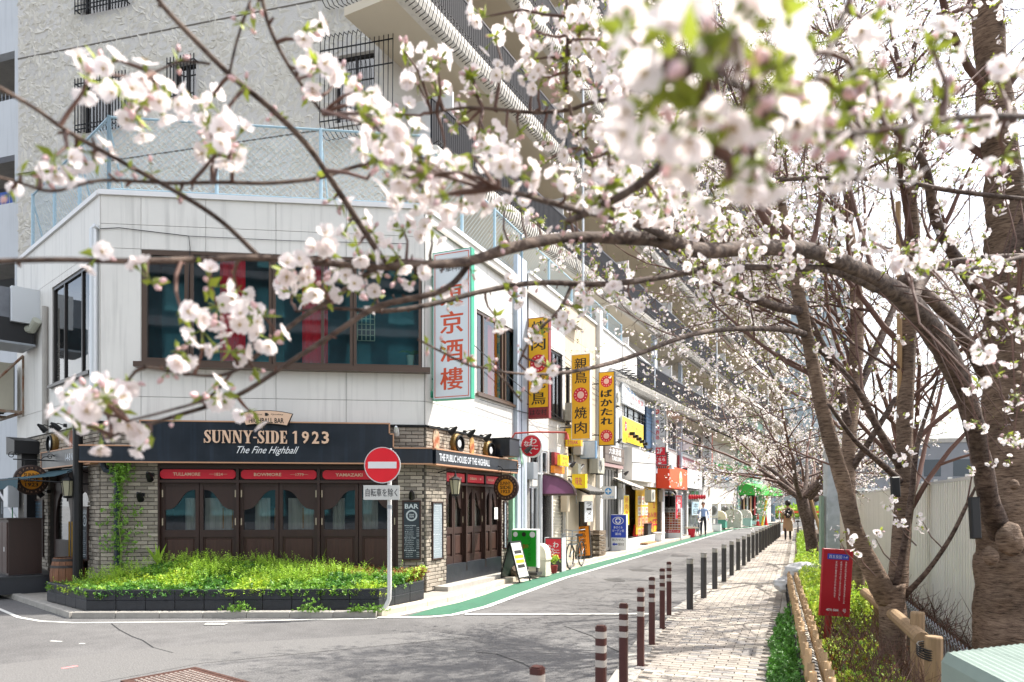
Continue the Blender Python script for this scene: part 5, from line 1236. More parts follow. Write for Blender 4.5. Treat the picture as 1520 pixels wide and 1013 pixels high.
text('自転車を除く', mat('dark_grey_ink','#2a2a2e',.5), ns, sx-.01, zd-.395, .46, .12, y=-.0425, bold=.03)
b = MB(); b.cyl(.15,.02,1.55,1.6,.036,12); b.box(.12,.18,-.02,.05,zd-.1,zd-.06); b.box(.12,.18,-.02,.05,zd+.06,zd+.1); b.box(.12,.18,-.024,.05,zd-.42,zd-.38); part('clamp', b, M_GREYM, ns)
# ================================================================ ROW OF SHOPS
def shop(label, fr, p0, p1, ztop, holes, m=None, ju=(), jz=(), depth=2.5, zb=.05):
    o = fr.w(fr.u(p0)); t = thing('shop_building', label, 'building', (o[0], o[1], 0), fr.a); off = fr.u(p0)
    w = wing(t, fr); u0, u1 = off, fr.u(p1)
    hs_ = [(fr.u(h[0]), fr.u(h[1]), fr.z((h[0]+h[1])/2, h[3]), fr.z((h[0]+h[1])/2, h[2])) for h in holes]
    hs_ = [(a, c, max(z0, zb), z1) for a, c, z0, z1 in hs_]
    wall(w, u0, u1, zb, ztop, hs_, M_JOINT if jz else (m or M_WHITEWALL2), .25)
    if jz: panels(w, u0, u1, 3.0, ztop, [h for h in hs_ if h[3] > 3.0], m or M_WHITEWALL2, [fr.u(p) for p in ju], jz, t=.02); wall(w, u0, u1, zb, 3.0, [h for h in hs_ if h[2] < 3.0 and h[3] <= 3.0] + [(h[0],h[1],h[2],3.0) for h in hs_ if h[2] < 3.0 < h[3]], m or M_WHITEWALL2, .22, v=-.02, name='lower_wall')
    MB().box(u0, u1, -.07, depth, ztop, ztop+.06).build('coping', M_WHITE, w)
    MB().box(u0, u1, .26, depth, .06, .065).build('floor', M_CONC, w) 
    MB().quad((u0,1.6,.1),(u1,1.6,.1),(u1,1.6,ztop),(u0,1.6,ztop)).build('inner_wall', MATS['room_grey'], w)
    return t, w, hs_
def shutter(par, h, m=None, v=.1, n=None, name='slatted_shutter'):
    b = MB(); n = n or int((h[3]-h[2])/.09); dz = (h[3]-h[2])/n
    for i in range(n): b.quad((h[0],v+.03,h[2]+dz*i),(h[1],v+.03,h[2]+dz*i),(h[1],v,h[2]+dz*(i+.9)),(h[0],v,h[2]+dz*(i+.9))); b.quad((h[0],v,h[2]+dz*(i+.9)),(h[1],v,h[2]+dz*(i+.9)),(h[1],v+.03,h[2]+dz*(i+1)),(h[0],v+.03,h[2]+dz*(i+1)))
    return b.build(name, m or M_WHITE, par)
M_SHUT = mat('pale_shutter', '#c9c3b4', .5, nscale=2, namt=.05); M_DSHUT = mat('black_shutter', '#1c1b1d', .5)
M_RENDER = mat('sand_render', '#bdb09a', .8, nscale=3, namt=.07, streak=.1); M_GREYR = mat('grey_render_wall', '#9d9d9b', .8, nscale=3, namt=.08, streak=.15)
M_BRCLAD = mat('brown_cladding', '#6a5f58', .7, nscale=4, namt=.2, streak=.3)
# --- shop 2
t2, w2, h2 = shop('narrow white shop building with the curved purple awning and white slatted shutter', FR, 783.5, 838, 7.05,
    [(815,834,522,622), (784.5,798,722,866), (801.5,818,733,866), (820,836,733,866), (786,812,668,702)], ju=(800, 820), jz=(3.6, 5.2, 6.2))
window(w2, *h2[0], (.33,.66), (), M_FRAME_DK, M_GLASS, v=.02, back='room_teal', bd=.7, fw=.05)
window(w2, *h2[1], (.5,), (.45,), M_FRAME_W, M_GLASS, v=.0, back='room_dark', sill=False, bd=.7)
shutter(w2, h2[2], M_DSHUT, .18); shutter(w2, h2[3], M_SHUT, .04)
window(w2, *h2[4], (.5,), (), M_FRAME_W, M_GLASS, v=.0, back='room_dark', bd=.5)
hh = (U(815), U(822), h2[4][2], h2[4][3]); shutter(w2, hh, M_BLACKM, -.05, 8, 'louvre')
MB().tube([(U(799),-.06,.1),(U(799),-.06,3.1)], .05, 8).build('downpipe', M_FRAME_W, w2)
MB().box(U(836.2), U(838), -.1, .0, .1, 3.0).build('column', mat('cream_column','#d8cdb8',.6), w2)
flatten(w2, t2)
# --- shop 3
t3, w3, h3 = shop('beige fronted eating house with the black entrance and tiled lintel', FR, 838.2, 888, 7.1,
    [(842,852,655,690), (858,871,745,832), (839,845,545,630)], M_RENDER, ju=(862,), jz=(3.6, 5.2, 6.2))
window(w3, *h3[2], (), (), M_FRAME_DK, M_GLASS, v=.02, back='room_teal', bd=.5)
MB().box(h3[1][0], h3[1][1], .2, .24, .1, h3[1][3]).build('door', M_BLACK, w3)
window(w3, *h3[0], (), (), M_FRAME_W, M_GLASS, v=.02, back='room_dark', bd=.5)
for k in range(4): MB().box(h3[1][0]+.04+k*.33, h3[1][0]+.3+k*.33, .02, .03, 1.7, 2.2).build('door_curtain', mat('noren_grey','#7c7f86',.8), w3)
MB().box(U(860,-.2), U(886,-.2), -.25, -.02, 3.0, 3.35).build('grey_beam', M_GREYR, w3)
b = MB(); u0, u1 = U(857,-.3), U(880,-.3)
b.quad((u0,-.02,2.2),(u1,-.02,2.2),(u1,-.6,1.93),(u0,-.6,1.93)); b.quad((u0,-.02,2.15),(u0,-.6,1.88),(u1,-.6,1.88),(u1,-.02,2.15)); part('roof_board', b, M_WOODD, w3)
M_TILE = mat('roof_tile', '#5b5a58', .7, nscale=6, namt=.2, rnd=.15)
n = 9
for i in range(n):
    x = u0+(u1-u0)*(i+.5)/n; b = MB(); b.tube([(x,-.0,2.24),(x,-.65,1.94)], .05, 8); part('roof_tile', b, M_TILE, w3)
b = MB(); b.tube([(u0-.1,-.08,2.27),(u1+.1,-.08,2.27)], .06, 8); b.tube([(u0+.3,-.1,2.3),(u0+.6,-.1,2.5),(u1-.2,-.08,2.75)], .04, 6); part('ridge', b, M_TILE, w3)
MB().box(U(884), U(888.5), -.14, .0, .1, 7.6).build('pilaster', M_WHITEWALL2, w3)
flatten(w3, t3)
# --- shop 4
t4, w4, h4 = shop('brown clad shop building with narrow vertical windows above the pharmacy sign', FR, 889, 923, 7.15,
    [(893,917,692,822), (904,912,560,655)], M_WHITEWALL2, ju=(905,), jz=(3.6,5.2,6.2))
for k in range(5): 
    a = h4[0][0]+(h4[0][1]-h4[0][0])*k/5; c = a+(h4[0][1]-h4[0][0])/5
    window(w4, a+.02, c-.02, .12, h4[0][3]-.02, (), (.62,), mat('warm_steel','#8c8a86',.4,metal=.3), M_GLASSD, v=.05, fw=.1, back='room_dark', sill=False, bd=.5, name='glass_door')
window(w4, *h4[1], (), (), M_FRAME_DK, M_GLASSD, v=.02, back='room_dark', bd=.5)
b = MB(); b.box(U(893), U(921.5), -.12, -.03, FR.z(905,688), FR.z(905,664)); part('sign_board', b, M_BRCLAD, w4)
text('大衆酒場', M_WHITE, w4, U(908), FR.z(907,671), 1.5, .22, y=-.125, bold=.03); text('TAKUMI', M_WHITE, w4, U(910), FR.z(907,681), 1.2, .16, y=-.125, bold=.03)
b = MB(); b.box(U(892), U(921), -.1, -.03, FR.z(905,694), FR.z(905,689)); part('ledge', b, mat('dusty_pink_ledge','#9c8280',.7), w4)
flatten(w4, t4)
# --- shop 5
t5, w5, h5 = shop('white shop building with a jutting white upper bay over the yellow poster wall', FR, 924, 984, 7.2,
    [(925,958,596,662), (927,981,722,796)], ju=(940,955,968), jz=(3.3,5.3,6.3))
window(w5, *h5[0], (.16,.42,.7,.85), (), M_FRAME_DK, M_GLASS, v=-.05, back='room_teal', bd=.7)
b = MB(); b.box(U(925), U(961), -.32, -.03, FR.z(950,716), FR.z(945,664)-.15); part('bay', b, M_WHITEWALL2, w5)
MB().box(U(958,-.05),U(966,-.05), -.09, -.03, FR.z(945,664)-.1, FR.z(945,596)).build('blue_shutter', mat('slate_blue_panel','#34506e',.5), w5)
u0, u1 = U(943,.2), U(981,.2); z0, z1 = FR.z(962,792), FR.z(962,722)
b = MB(); b.box(h5[1][0], h5[1][1], .7, .75, .1, z1); part('recess_wall', b, M_BEIGE, w5)
pw = MB().box(u0, u1, .16, .2, z0, z1).build('poster_wall', mat('poster_yellow','#d8a818',.5,nscale=3,namt=.06), w5)
M_PRED = mat('poster_red', '#c3183a', .5); M_PPINK = mat('poster_flesh', '#d9a27c', .6, rnd=.2)
yq = .155
for i in range(3):
    for j in range(4):
        a = u0+.25+i*.62; c = z1-.75-j*.42
        if i < 3: MB().box(a, a+.5, yq-.004*1, .16, c, c+.34).build('menu_photo', mat('poster_white','#d8cfc2',.6) if j < 2 else M_PPINK, pw); text(('0円','380円','生ビール','焼肉')[(i+j)%4], M_PRED, pw, a+.25, c+.24, .36, .12, y=yq-.006, bold=.03); text(('飲み放題','単品','カルビ')[(i+j)%3], M_INK, pw, a+.25, c+.09, .36, .09, y=yq-.006)
vtext('0秒レモンサワー', M_PRED, pw, u0+(u1-u0)*.66, z0+1.0, z1-.4, .32, y=yq, bold=.04); vtext('食べ放題タワー食堂', M_PRED, pw, u0+(u1-u0)*.86, z0+1.1, z1-.25, .2, y=yq, bold=.03)
text('60分飲み放題', M_PRED, pw, (u0+u1)/2, z0+.72, (u1-u0)*.8, .24, y=yq, bold=.05); text('500円', M_PRED, pw, (u0+u1)/2+.1, z0+.28, (u1-u0)*.62, .5, y=yq, bold=.07)
MB().tube([(U(932),-.1,3.0),(U(932),-.1,3.12),(U(967),-.1,3.15),(U(968),-.1,3.4)], .07, 8).build('drainpipe', mat('cream_pipe','#c9b79c',.5), w5)
MB().box(U(964.5), U(968.5), -.2, -.05, 2.9, 9.2).build('pilaster', M_PIL, w5)
MB().box(U(981), U(984), -.06, .0, .1, 3.2).build('column', M_WHITE, w5)
flatten(w5, t5)
# --- shop 6
t6, w6, h6 = shop('white shop building with the orange canopy sign and upper ribbon windows', FR, 984.2, 1057, 7.3,
    [(986,1004,728,802), (1006,1019,728,800), (1021,1045,728,798), (991,1003,626,667), (1009,1040,640,676)], M_WHITEWALL2, ju=(1005,1030), jz=(3.6,5.3,6.3))
window(w6, *h6[0], (.5,), (.5,), M_WOODD, M_GLASSD, v=.05, back='room_warm', sill=False, name='glass_door')
shutter(w6, h6[1], M_GREYM, .08); window(w6, *h6[2], (.25,.5,.75), (.6,), M_FRAME_W, M_GLASS, v=.05, back='room_pale', sill=False)
window(w6, *h6[3], (.33,.66), (), M_GREYM, M_GLASS, v=.02, back='room_grey'); window(w6, *h6[4], (.12,.25,.37,.5,.62,.75,.87), (), M_GREYM, M_GLASS, v=.02, back='room_grey')
for p in (1005, 1043): MB().box(U(p), U(p+2), -.2, -.05, 2.9, 9.4).build('pilaster', M_PIL, w6)
flatten(w6, t6)
# --- far shops on the bend
UB = FB.u
M_MINTP = mat('pale_mint_panel', '#9cc6b8', .6); M_FMG = mat('stripe_green', '#12a03c', .5); M_FMB = mat('stripe_blue', '#2a93c8', .5)
t7, w7, h7 = shop('white building with a green white and blue fascia and grey glass lower front', FB, 1060, 1094, 9.0,
    [(1061,1074,716,776), (1066,1090,645,684)], M_GREYR)
window(w7, *h7[0], (.25,.5,.75), (.3,.6,.8), M_GREYM, M_GLASS, v=.05, back='room_pale', sill=False)
window(w7, *h7[1], (.2,.4,.6,.8), (.35,), M_FRAME_W, M_GLASS, v=.02, back='room_teal')
hh = (UB(1058.5), UB(1066), h7[1][2], h7[1][3]); shutter(w7, hh, M_WHITE, -.06, 14, 'louvre')
def stripes(w, p0, p1, y0, y1, fr=FB, v=-.5):
    a, c = fr.u(p0, v), fr.u(p1, v); pm = (p0+p1)/2; z = [fr.z(pm, y0+(y1-y0)*t, v) for t in (0, .36, .84, 1)]
    s_ = MB().box(a, c, v, -.02, z[2]+.003, z[1]-.003).build('fascia', M_WHITE, w)
    MB().box(a-.005, c+.005, v-.005, -.02, z[1], z[0]).build('green_stripe', M_FMG, s_); MB().box(a-.005, c+.005, v-.005, -.02, z[3], z[2]).build('blue_stripe', M_FMB, s_)
    return s_
stripes(w7, 1062, 1093, 690, 712); flatten(w7, t7)
t8, w8, h8 = shop('convenience store building with mint panels and the bright green awning', FB, 1095, 1132, 9.2, [(1098,1124,731,774), (1098,1126,640,690)], M_MINTP)
window(w8, *h8[0], (.2,.4,.6,.8), (), M_FRAME_DK, M_GLASSD, v=.05, back='room_warm', sill=False, name='shop_window'); window(w8, *h8[1], (.2,.4,.6,.8), (.4,), M_FRAME_W, M_GLASS, v=.02, back='room_teal')
for p, m_ in ((1103,M_PPINK),(1108,M_WHITE),(1113,M_PPINK),(1119,M_RED)): MB().box(UB(p,.03), UB(p+2,.03), .0, .03, .8, 2.3).build('poster', m_, w8)
stripes(w8, 1096, 1131, 694, 707); MB().box(UB(1127), UB(1132), -.4, -.01, .1, 3.0).build('column', mat('light_green_column','#a8dcae',.5), w8)
flatten(w8, t8)
ga = thing_on(FB, 'green_awning', 'bright green canvas awning over the convenience store doors at the end of the row', 'awning', UB(1096), -.02, FB.z(1112,717))
b = MB(); L_ = UB(1131)-UB(1096); b.quad((0,0,0),(L_,0,0),(L_,-1.6,-.5),(0,-1.6,-.5)); b.quad((0,-1.6,-.5),(L_,-1.6,-.5),(L_,-1.6,-1.0),(0,-1.6,-1.0)); b.add([(0,0,0),(0,-1.6,-.5),(0,-1.6,-1.0),(0,0,-1.0)],[(0,1,2,3)]); b.add([(L_,0,0),(L_,-1.6,-.5),(L_,-1.6,-1.0),(L_,0,-1.0)],[(0,1,2,3)]); part('canvas', b, M_GREENAWN, ga)
# ------------------------------------------------------------------ SIGNS
FA = FR.a - R(90)
def blade(name, label, px0, px1, py0, py1, gap=.12, th=.16, face=M_YELLOW, side=None, fr=FR, frame=None, cat='sign'):
    """box sign standing out from the facade, its face looking back along the street; px/py of its near face"""
    u = fr.u(px0, -gap); ang = fr.a - R(90); k = (px1-CX)/FPX
    # width so that the outer edge falls at px1
    o = fr.w(u, -gap); n = (-fr.n[0], -fr.n[1]); wd = (k*o[1]-o[0])/(n[0]-k*n[1])
    z1 = fr.z(px0, py0, -gap); z0 = fr.z(px0, py1, -gap)
    t = thing(name, label, cat, (o[0]+n[0]*wd/2, o[1]+n[1]*wd/2, z0), ang); h = z1-z0
    b = MB(); b.box(-wd/2, wd/2, .004, th, 0, h); part('cabinet', b, side or M_FRAME_DK, t)
    b = MB(); e = .018; b.box(-wd/2+e, wd/2-e, -.002, .0035, e, h-e); part('face', b, face, t)
    b = MB()
    for z in (.15*h, .85*h): b.tube([(-wd/2,th/2,z),(-wd/2-gap,th/2,z)], .015, 6)
    part('bracket', b, M_BLACKM, t)
    return t, wd, h
# Chinese restaurant sign
t, wd, h = blade('restaurant_sign', 'tall white sign with vermilion characters 東京酒樓 in a green case at the pub corner', 642, 699.5, 376, 595, gap=.06, th=.13, face=mat('milk_white_face','#cfd6da',.4,nscale=1.5,namt=.03), side=mat('jade_green_case','#2f9a7a',.45,nscale=4,namt=.15))
e = .045
b = MB(); q_ = .012
for x0,x1,z0,z1 in ((-wd/2+e,wd/2-e,e,e+q_),(-wd/2+e,wd/2-e,h-e-q_,h-e),(-wd/2+e,-wd/2+e+q_,e,h-e),(wd/2-e-q_,wd/2-e,e,h-e)): b.box(x0,x1,-.006,-.0025,z0,z1)
part('red_border', b, M_VERM, t); vtext('東京酒樓', M_VERM, t, 0, .12, h*.80, wd*.6, y=-.006, bold=.05, frac=.8); text('中華料理', M_INK, t, 0, h*.88, wd*.62, .13, y=-.006, bold=.02)
b = MB(); b.lathe([(.09,-.0),(.09,.22)], 12, (-wd/2-.1,.0,.12), axis='y'); part('lamp_drum', b, MATS['jade_green_case'], t)
MY2 = M_INK
def roundel(t, x, z, r_, y=-.006):
    b = MB(); b.lathe([(r_,y+.001),(r_,y)], 24, (x,0,z), axis='y'); part('red_roundel', b, M_RED, t)
    b = MB()
    for k in range(12): a = 2*math.pi*k/12; b.lathe([(r_*.09,y-.001),(r_*.09,y-.002)], 6, (x+r_*.78*math.cos(a),0,z+r_*.78*math.sin(a)), axis='y')
    b.lathe([(r_*.48,y-.001),(r_*.48,y-.002)], 16, (x,0,z), axis='y'); part('pale_mark', b, mat('pale_pink','#e6b8a8',.5), t)
t, wd, h = blade('vertical_sign', 'yellow vertical sign 焼肉焼鳥 with a maroon foot, nearest of the three yellow signs', 784, 814.5, 473, 622, gap=.15, face=M_YELLOW, side=M_DKRED)
b = MB(); b.box(-wd/2+.018, wd/2-.018, -.005, -.0025, .018, h*.11); part('maroon_foot', b, M_DKRED, t); text('はな村', M_INK, t, 0, h*.06, wd*.8, h*.06, y=-.007, bold=.03)
vtext('焼肉', M_INK, t, 0, h*.66, h*.98, wd*.7, y=-.005, bold=.04); roundel(t, 0, h*.545, wd*.4); vtext('焼鳥', M_INK, t, 0, h*.12, h*.44, wd*.7, y=-.005, bold=.04)
t, wd, h = blade('vertical_sign', 'yellow vertical sign 親鳥焼肉 in the middle of the three yellow signs', 848, 876, 527, 653, gap=.35, face=M_YELLOW, side=M_FRAME_W)
vtext('親鳥', M_INK, t, 0, h*.64, h*.97, wd*.66, y=-.005, bold=.04); roundel(t, 0, h*.52, wd*.38); vtext('焼肉', M_INK, t, 0, h*.05, h*.4, wd*.66, y=-.005, bold=.04)
t, wd, h = blade('vertical_sign', 'yellow vertical sign ばかたれ with black brush letters, farthest and lowest of the three', 888.5, 912, 553, 662, gap=.3, face=M_YELLOW, side=M_BLACK)
vtext('ばかたれ', M_INK, t, 0, h*.27, h*.77, wd*.75, y=-.005, bold=.07); roundel(t, 0, h*.87, wd*.36); roundel(t, 0, h*.13, wd*.38)
# zigzag bracket rails by that sign
t = thing_on(FR, 'zigzag_bracket', 'black zigzag sign bracket on the white wall beside the third yellow sign', 'bracket', U(912), -.1, FR.z(912,548))
b = MB(); n = 12; Ls = U(945)-U(912)
b.tube([(0 if k == 0 else Ls*k/n, 0 if k % 2 else -.35, .0) for k in range(n+1)], .02, 4); b.tube([(0,0,-.05),(Ls,0,-.05)], .02, 4); part('rails', b, M_BLACKM, t)
# round red sign
u = U(781,-.3); t = thing('round_red_sign', 'round red sign with white letters わなたこべ jutting out above the doorway', 'sign', FR.w(u, -.42, FR.z(796,664,-.4)), FA)
r_ = .235; b = MB(); b.lathe([(r_+.025,.1),(r_+.025,0),(r_+.01,-.006)], 32, (0,0,0), axis='y'); part('case', b, M_WHITE, t)
b = MB(); b.lathe([(r_,-.0075),(r_,-.009)], 32, (0,0,0), axis='y'); part('red_face', b, M_RED, t)
for s, x, z, w_, hh_ in (('わ',.05,.11,.17,.14),('な',-.11,.05,.12,.13),('た',.0,-.01,.12,.13),('こ',.12,-.04,.11,.09),('べ',-.06,-.12,.17,.12)): text(s, M_WHITE, t, x, z, w_, hh_, y=-.012, bold=.04)
b = MB(); b.tube([(-r_,.05,0),(-r_-.3,.05,0)], .015, 6); part('arm', b, M_GREYM, t)
# red lamp arm above it
t = thing_on(FR, 'swan_neck_lamp', 'rusty red swan neck lamp arm reaching over the round red sign', 'lamp', U(757), -.02, FR.z(762,645))
b = MB(); b.tube([(0,0,-.15),(0,-.1,0),(.3,-.5,.04),(.75,-1.05,.05)], .02, 6); part('arm', b, mat('rust_red_paint','#a8382c',.5), t); b = MB(); b.lathe([(.03,.0),(.06,-.14)], 10, (.75,-1.05,.03)); part('shade', b, MATS['rust_red_paint'], t)
# facade (flat) signs
def flat(name, label, px0, px1, py0, py1, v=-.1, th=.08, face=M_WHITE, fr=FR, side=None, cat='sign'):
    a, c = fr.u(px0, v), fr.u(px1, v); pm = (px0+px1)/2; z1, z0 = fr.z(pm, py0, v), fr.z(pm, py1, v); w, h = c-a, z1-z0
    t = thing_on(fr, name, label, cat, (a+c)/2, v, z0)
    b = MB(); b.box(-w/2, w/2, .004, th, 0, h); part('case', b, side or M_FRAME_W, t); b = MB(); b.box(-w/2+.02, w/2-.02, -.002, .0035, .02, h-.02); part('face', b, face, t)
    return t, w, h
t, w, h = flat('shop_sign', 'small yellow cube sign with red letters by the red panel above the purple awning', 832, 844, 676, 692, v=-.5, face=M_YELLOWB, side=M_YELLOWB); text('焼肉', M_RED, t, 0, h*.68, w*.6, h*.35, bold=.04); text('はな', M_RED, t, 0, h*.28, w*.6, h*.35, bold=.04)
t, w, h = flat('colour_board', 'dark red square panel beside the small yellow sign above the purple awning', 823, 831, 672, 692, v=-.3, face=mat('brick_red_panel','#8c2a22',.6), side=M_DKRED)
t, w, h = flat('colour_board', 'plain orange board hanging over the purple awning', 822, 838, 692.5, 703, v=-.35, face=M_ORANGES, side=M_ORANGES)
t, wd, h = blade('shop_sign', 'yellow box sign with pink letters over the tiled lintel', 849, 869, 704, 725, gap=.25, face=M_YELLOWB, side=M_YELLOWB); text('味处', mat('pink_letter','#d8446a',.5), t, 0, h*.5, wd*.5, h*.6, bold=.05)
t, wd, h = blade('shop_sign', 'yellow box sign with pink letters just below the middle yellow vertical sign', 839, 862, 636, 663, gap=.05, face=M_YELLOWB, side=M_YELLOW); text('STEAK', mat('pink_letter','#d8446a',.5), t, 0, h*.2, wd*.7, h*.2, bold=.03)
t, wd, h = blade('shop_sign', 'pale blue weathered box sign with faded letters under the yellow vertical signs', 861, 884, 655, 681, gap=.12, face=mat('faded_blue_white','#b4c0cc',.5,nscale=8,namt=.14,stretch=(6,6,.8)), side=mat('steel_blue_side','#5f7f9c',.5))
t, wd, h = blade('pharmacy_sign', 'small white box sign with a blue ring emblem over the glass doors', 893, 913, 722, 741, gap=.2, face=M_WHITE, side=M_FRAME_W)
b = MB(); b.lathe([(h*.27,-.004),(h*.27,-.005)], 20, (0,0,h*.6), axis='y'); part('emblem', b, mat('azure','#3a8fd0',.5), t); b = MB(); b.box(-h*.2,h*.2,-.0065,-.006,h*.55,h*.65); b.box(-h*.05,h*.05,-.0067,-.006,h*.42,h*.78); part('cross', b, M_WHITE, t); text('さくら薬局', mat('azure','#3a8fd0',.5), t, 0, h*.15, wd*.8, h*.12, bold=.02)
t, w, h = flat('banner_sign', 'white banner sign with red and blue letters above the upper bay windows', 924, 957, 577, 607, v=-.12, face=M_WHITE); text('うなぎ', mat('azure','#3a8fd0',.5), t, -w*.1, h*.78, w*.4, h*.2, bold=.03); text('もつ焼き食堂', M_RED, t, 0, h*.48, w*.85, h*.26, bold=.04); text('2階へどうぞ', M_INK, t, 0, h*.18, w*.4, h*.1)
t, w, h = flat('banner_sign', 'yellow banner sign 2F with red lettering hung below the upper bay windows', 924, 955, 624, 662, v=-.13, face=M_YELLOWB); text('レモンサワー', M_RED, t, w*.1, h*.68, w*.6, h*.2, bold=.04); text('焼肉食べ放題', M_RED, t, w*.08, h*.35, w*.7, h*.24, bold=.05); b = MB(); b.lathe([(h*.2,-.004),(h*.2,-.006)], 20, (-w*.36,0,h*.65), axis='y'); part('roundel', b, M_RED, t); text('2F', M_WHITE, t, -w*.36, h*.65, h*.2, h*.16, y=-.009, bold=.04)
for k in range(5): b = MB(); b.box(-.08,.08,-.28,-.1,h*.1,h*.22); o = part('clip_lamp', b, M_BLACKM, t); o.location = (-w*.3+w*.16*k, 0, -.05*k+.2)
t, wd, h = blade('vertical_sign', 'tall pale grey sign レモンサワー with a red 2F foot, above the red entrance sign', 970, 988, 600, 677, gap=.1, face=mat('pale_grey_face','#c5c3c2',.5), side=M_FRAME_DK)
vtext('レモンサワー', M_INK, t, wd*.22, h*.32, h*.97, wd*.36, y=-.005, bold=.05); vtext('焼肉酒場', M_RED, t, -wd*.2, h*.3, h*.7, wd*.36, y=-.005, bold=.05); roundel(t, -wd*.2, h*.85, wd*.2)
b = MB(); b.box(-wd/2+.02, wd/2-.02, -.005, -.0025, .02, h*.16); part('red_foot', b, M_RED, t); text('2F', M_WHITE, t, 0, h*.09, wd*.45, h*.09, y=-.008, bold=.05)
t, wd, h = blade('entrance_sign', 'small red sign 入り口こちら with white letters and a down arrow', 969, 990, 672, 692, gap=.06, face=M_RED, side=M_DGREY); text('入り口', M_WHITE, t, 0, h*.78, wd*.75, h*.26, bold=.05); text('こちら', M_WHITE, t, 0, h*.46, wd*.75, h*.26, bold=.05); text('▼', M_WHITE, t, 0, h*.17, wd*.3, h*.14)
b = MB()
for k in range(7): b.box(wd/2+.01, wd/2+.06, .02, .1, .05+k*h*.14, .05+k*h*.14+.05); b.box(-wd/2+k*wd/7, -wd/2+k*wd/7+.05, .02, .1, -.1, -.02)
part('lamp_teeth', b, M_DGREY, t)
t, w, h = flat('canopy_sign', 'orange canopy sign with a pale green disc over the dark doorway', 994, 1020, 695, 726, v=-.6, th=.56, face=M_ORANGE, side=mat('deep_orange','#c83a14',.6))
b = MB(); b.lathe([(h*.36,-.004),(h*.36,-.006)], 24, (w*.1,0,h*.5), axis='y'); part('disc', b, mat('pale_green_disc','#d5dcb4',.5), t); text('IGH', mat('leaf_ink','#5f9a4a',.5), t, w*.1, h*.45, w*.18, h*.2, y=-.009, bold=.04)
t, w, h = flat('shop_sign', 'white shop sign with black brush letters next to the orange canopy', 1020.5, 1042, 698, 726, v=-.45, th=.41, face=M_WHITE, side=M_DGREY); text('いそ', M_INK, t, w*.12, h*.5, w*.45, h*.6, bold=.03)
t, w, h = flat('shop_sign', 'dull maroon sign board with white brush letters under the ribbon windows', 1008, 1039, 681, 699, v=-.12, face=mat('dull_maroon','#8c4a52',.6), side=M_DKRED); text('海鮮居酒屋', M_WHITE, t, 0, h*.5, w*.85, h*.6, bold=.03)
t, wd, h = blade('shop_sign', 'small white rounded sign with grey letters beside the ribbon windows', 1013, 1029, 646, 670, gap=.2, face=M_WHITE); text('イマエ館', M_DGREY, t, -wd*.2, h*.5, wd*.4, h*.16)
t, wd, h = blade('vertical_sign', 'tall white sign with a thin red frame and katakana beyond the orange canopy', 1042, 1057, 643, 692, gap=.2, face=M_WHITE, side=M_VERM); vtext('アジュスカン', M_INK, t, 0, h*.04, h*.78, wd*.5, y=-.005, bold=.02); b = MB(); b.lathe([(wd*.22,-.004),(wd*.22,-.006)], 12, (0,0,h*.88), axis='y'); part('black_emblem', b, M_INK, t)
# purple curved awning
t = thing_on(FR, 'curved_awning', 'curved translucent purple awning on brown ribs over the shutter doorway', 'awning', U(801.5), 0, FR.z(801.5,732,-.9)); 
L_ = U(855,-.9)-U(801.5,-.0); arc = [(-.9*math.sin(R(a)) , .55*math.cos(R(a))+.0) for a in range(0, 91, 10)]; arc = [(-.02,.5)] + [(-.02-.88*math.sin(R(a)), .5*math.cos(R(a))) for a in range(10, 91, 10)]
b = MB()
for (y0,z0),(y1,z1) in zip(arc[:-1], arc[1:]): b.quad((0,y0,z0),(L_,y0,z0),(L_,y1,z1),(0,y1,z1))
M_PURP = mat('purple_acrylic', '#7c5270', .3, trans=.35, nscale=1.5, namt=.12)
part('shell', b, M_PURP, t); b = MB(); b.add([(0,-.02,0)]+[(0,y,z) for y, z in arc], [(0,i,i+1) for i in range(1,len(arc))]); part('end_panel', b, M_PURP, t)
b = MB()
for x in (0, L_*.33, L_*.66, L_): b.tube([(x,y,z) for y, z in arc], .022, 6)
b.tube([(0,-.02,0),(0,-.9,0)], .025, 6); b.tube([(0,-.9,0),(L_,-.9,0)], .03, 6); b.tube([(L_,-.02,0),(L_,-.9,0)], .025, 6); part('rib', b, mat('brown_rib','#4a3530',.4), t)
# pharmacy canopy, red lanterns
t = thing_on(FR, 'rolled_awning', 'folded grey awning on arms above the pharmacy doors', 'awning', U(910), 0, FR.z(900,712))
b = MB(); L_ = U(924)-U(910); b.quad((0,0,.1),(L_,0,.1),(L_,-.7,-.2),(0,-.7,-.2)); b.tube([(0,-.7,-.25),(L_,-.7,-.25)], .07, 8); part('canvas', b, mat('dusty_canvas','#b9aea2',.8), t); b = MB(); b.tube([(0,0,0),(0,-.9,-.28)], .02, 5); b.tube([(L_,0,0),(L_,-.9,-.28)], .02, 5); part('arm', b, M_DGREY, t)
b0 = None
for k in range(7):
    px = 1024+3.6*k; p = FR.w(FR.u(px,-.75), -.75, FR.z(px,738,-.75))
    t = thing('paper_lantern', '', 'lantern', p, 0, 'red paper lanterns under the white sign'); t['label'] = ('leftmost','second from left','third from left','middle','third from right','second from right','rightmost')[k-0 if k < 7 else 6] + ' small red paper lantern under the white brush letter sign'
    b = MB(); b.lathe([(.03,-.11),(.065,-.08),(.078,0),(.065,.08),(.03,.11)], 10); part('paper', b, mat('lantern_red','#c01c2c',.5,trans=.2), t); b = MB(); b.cyl(0,0,.112,.13,.03,8); b.cyl(0,0,-.13,-.112,.03,8); part('rim', b, M_BLACK, t)
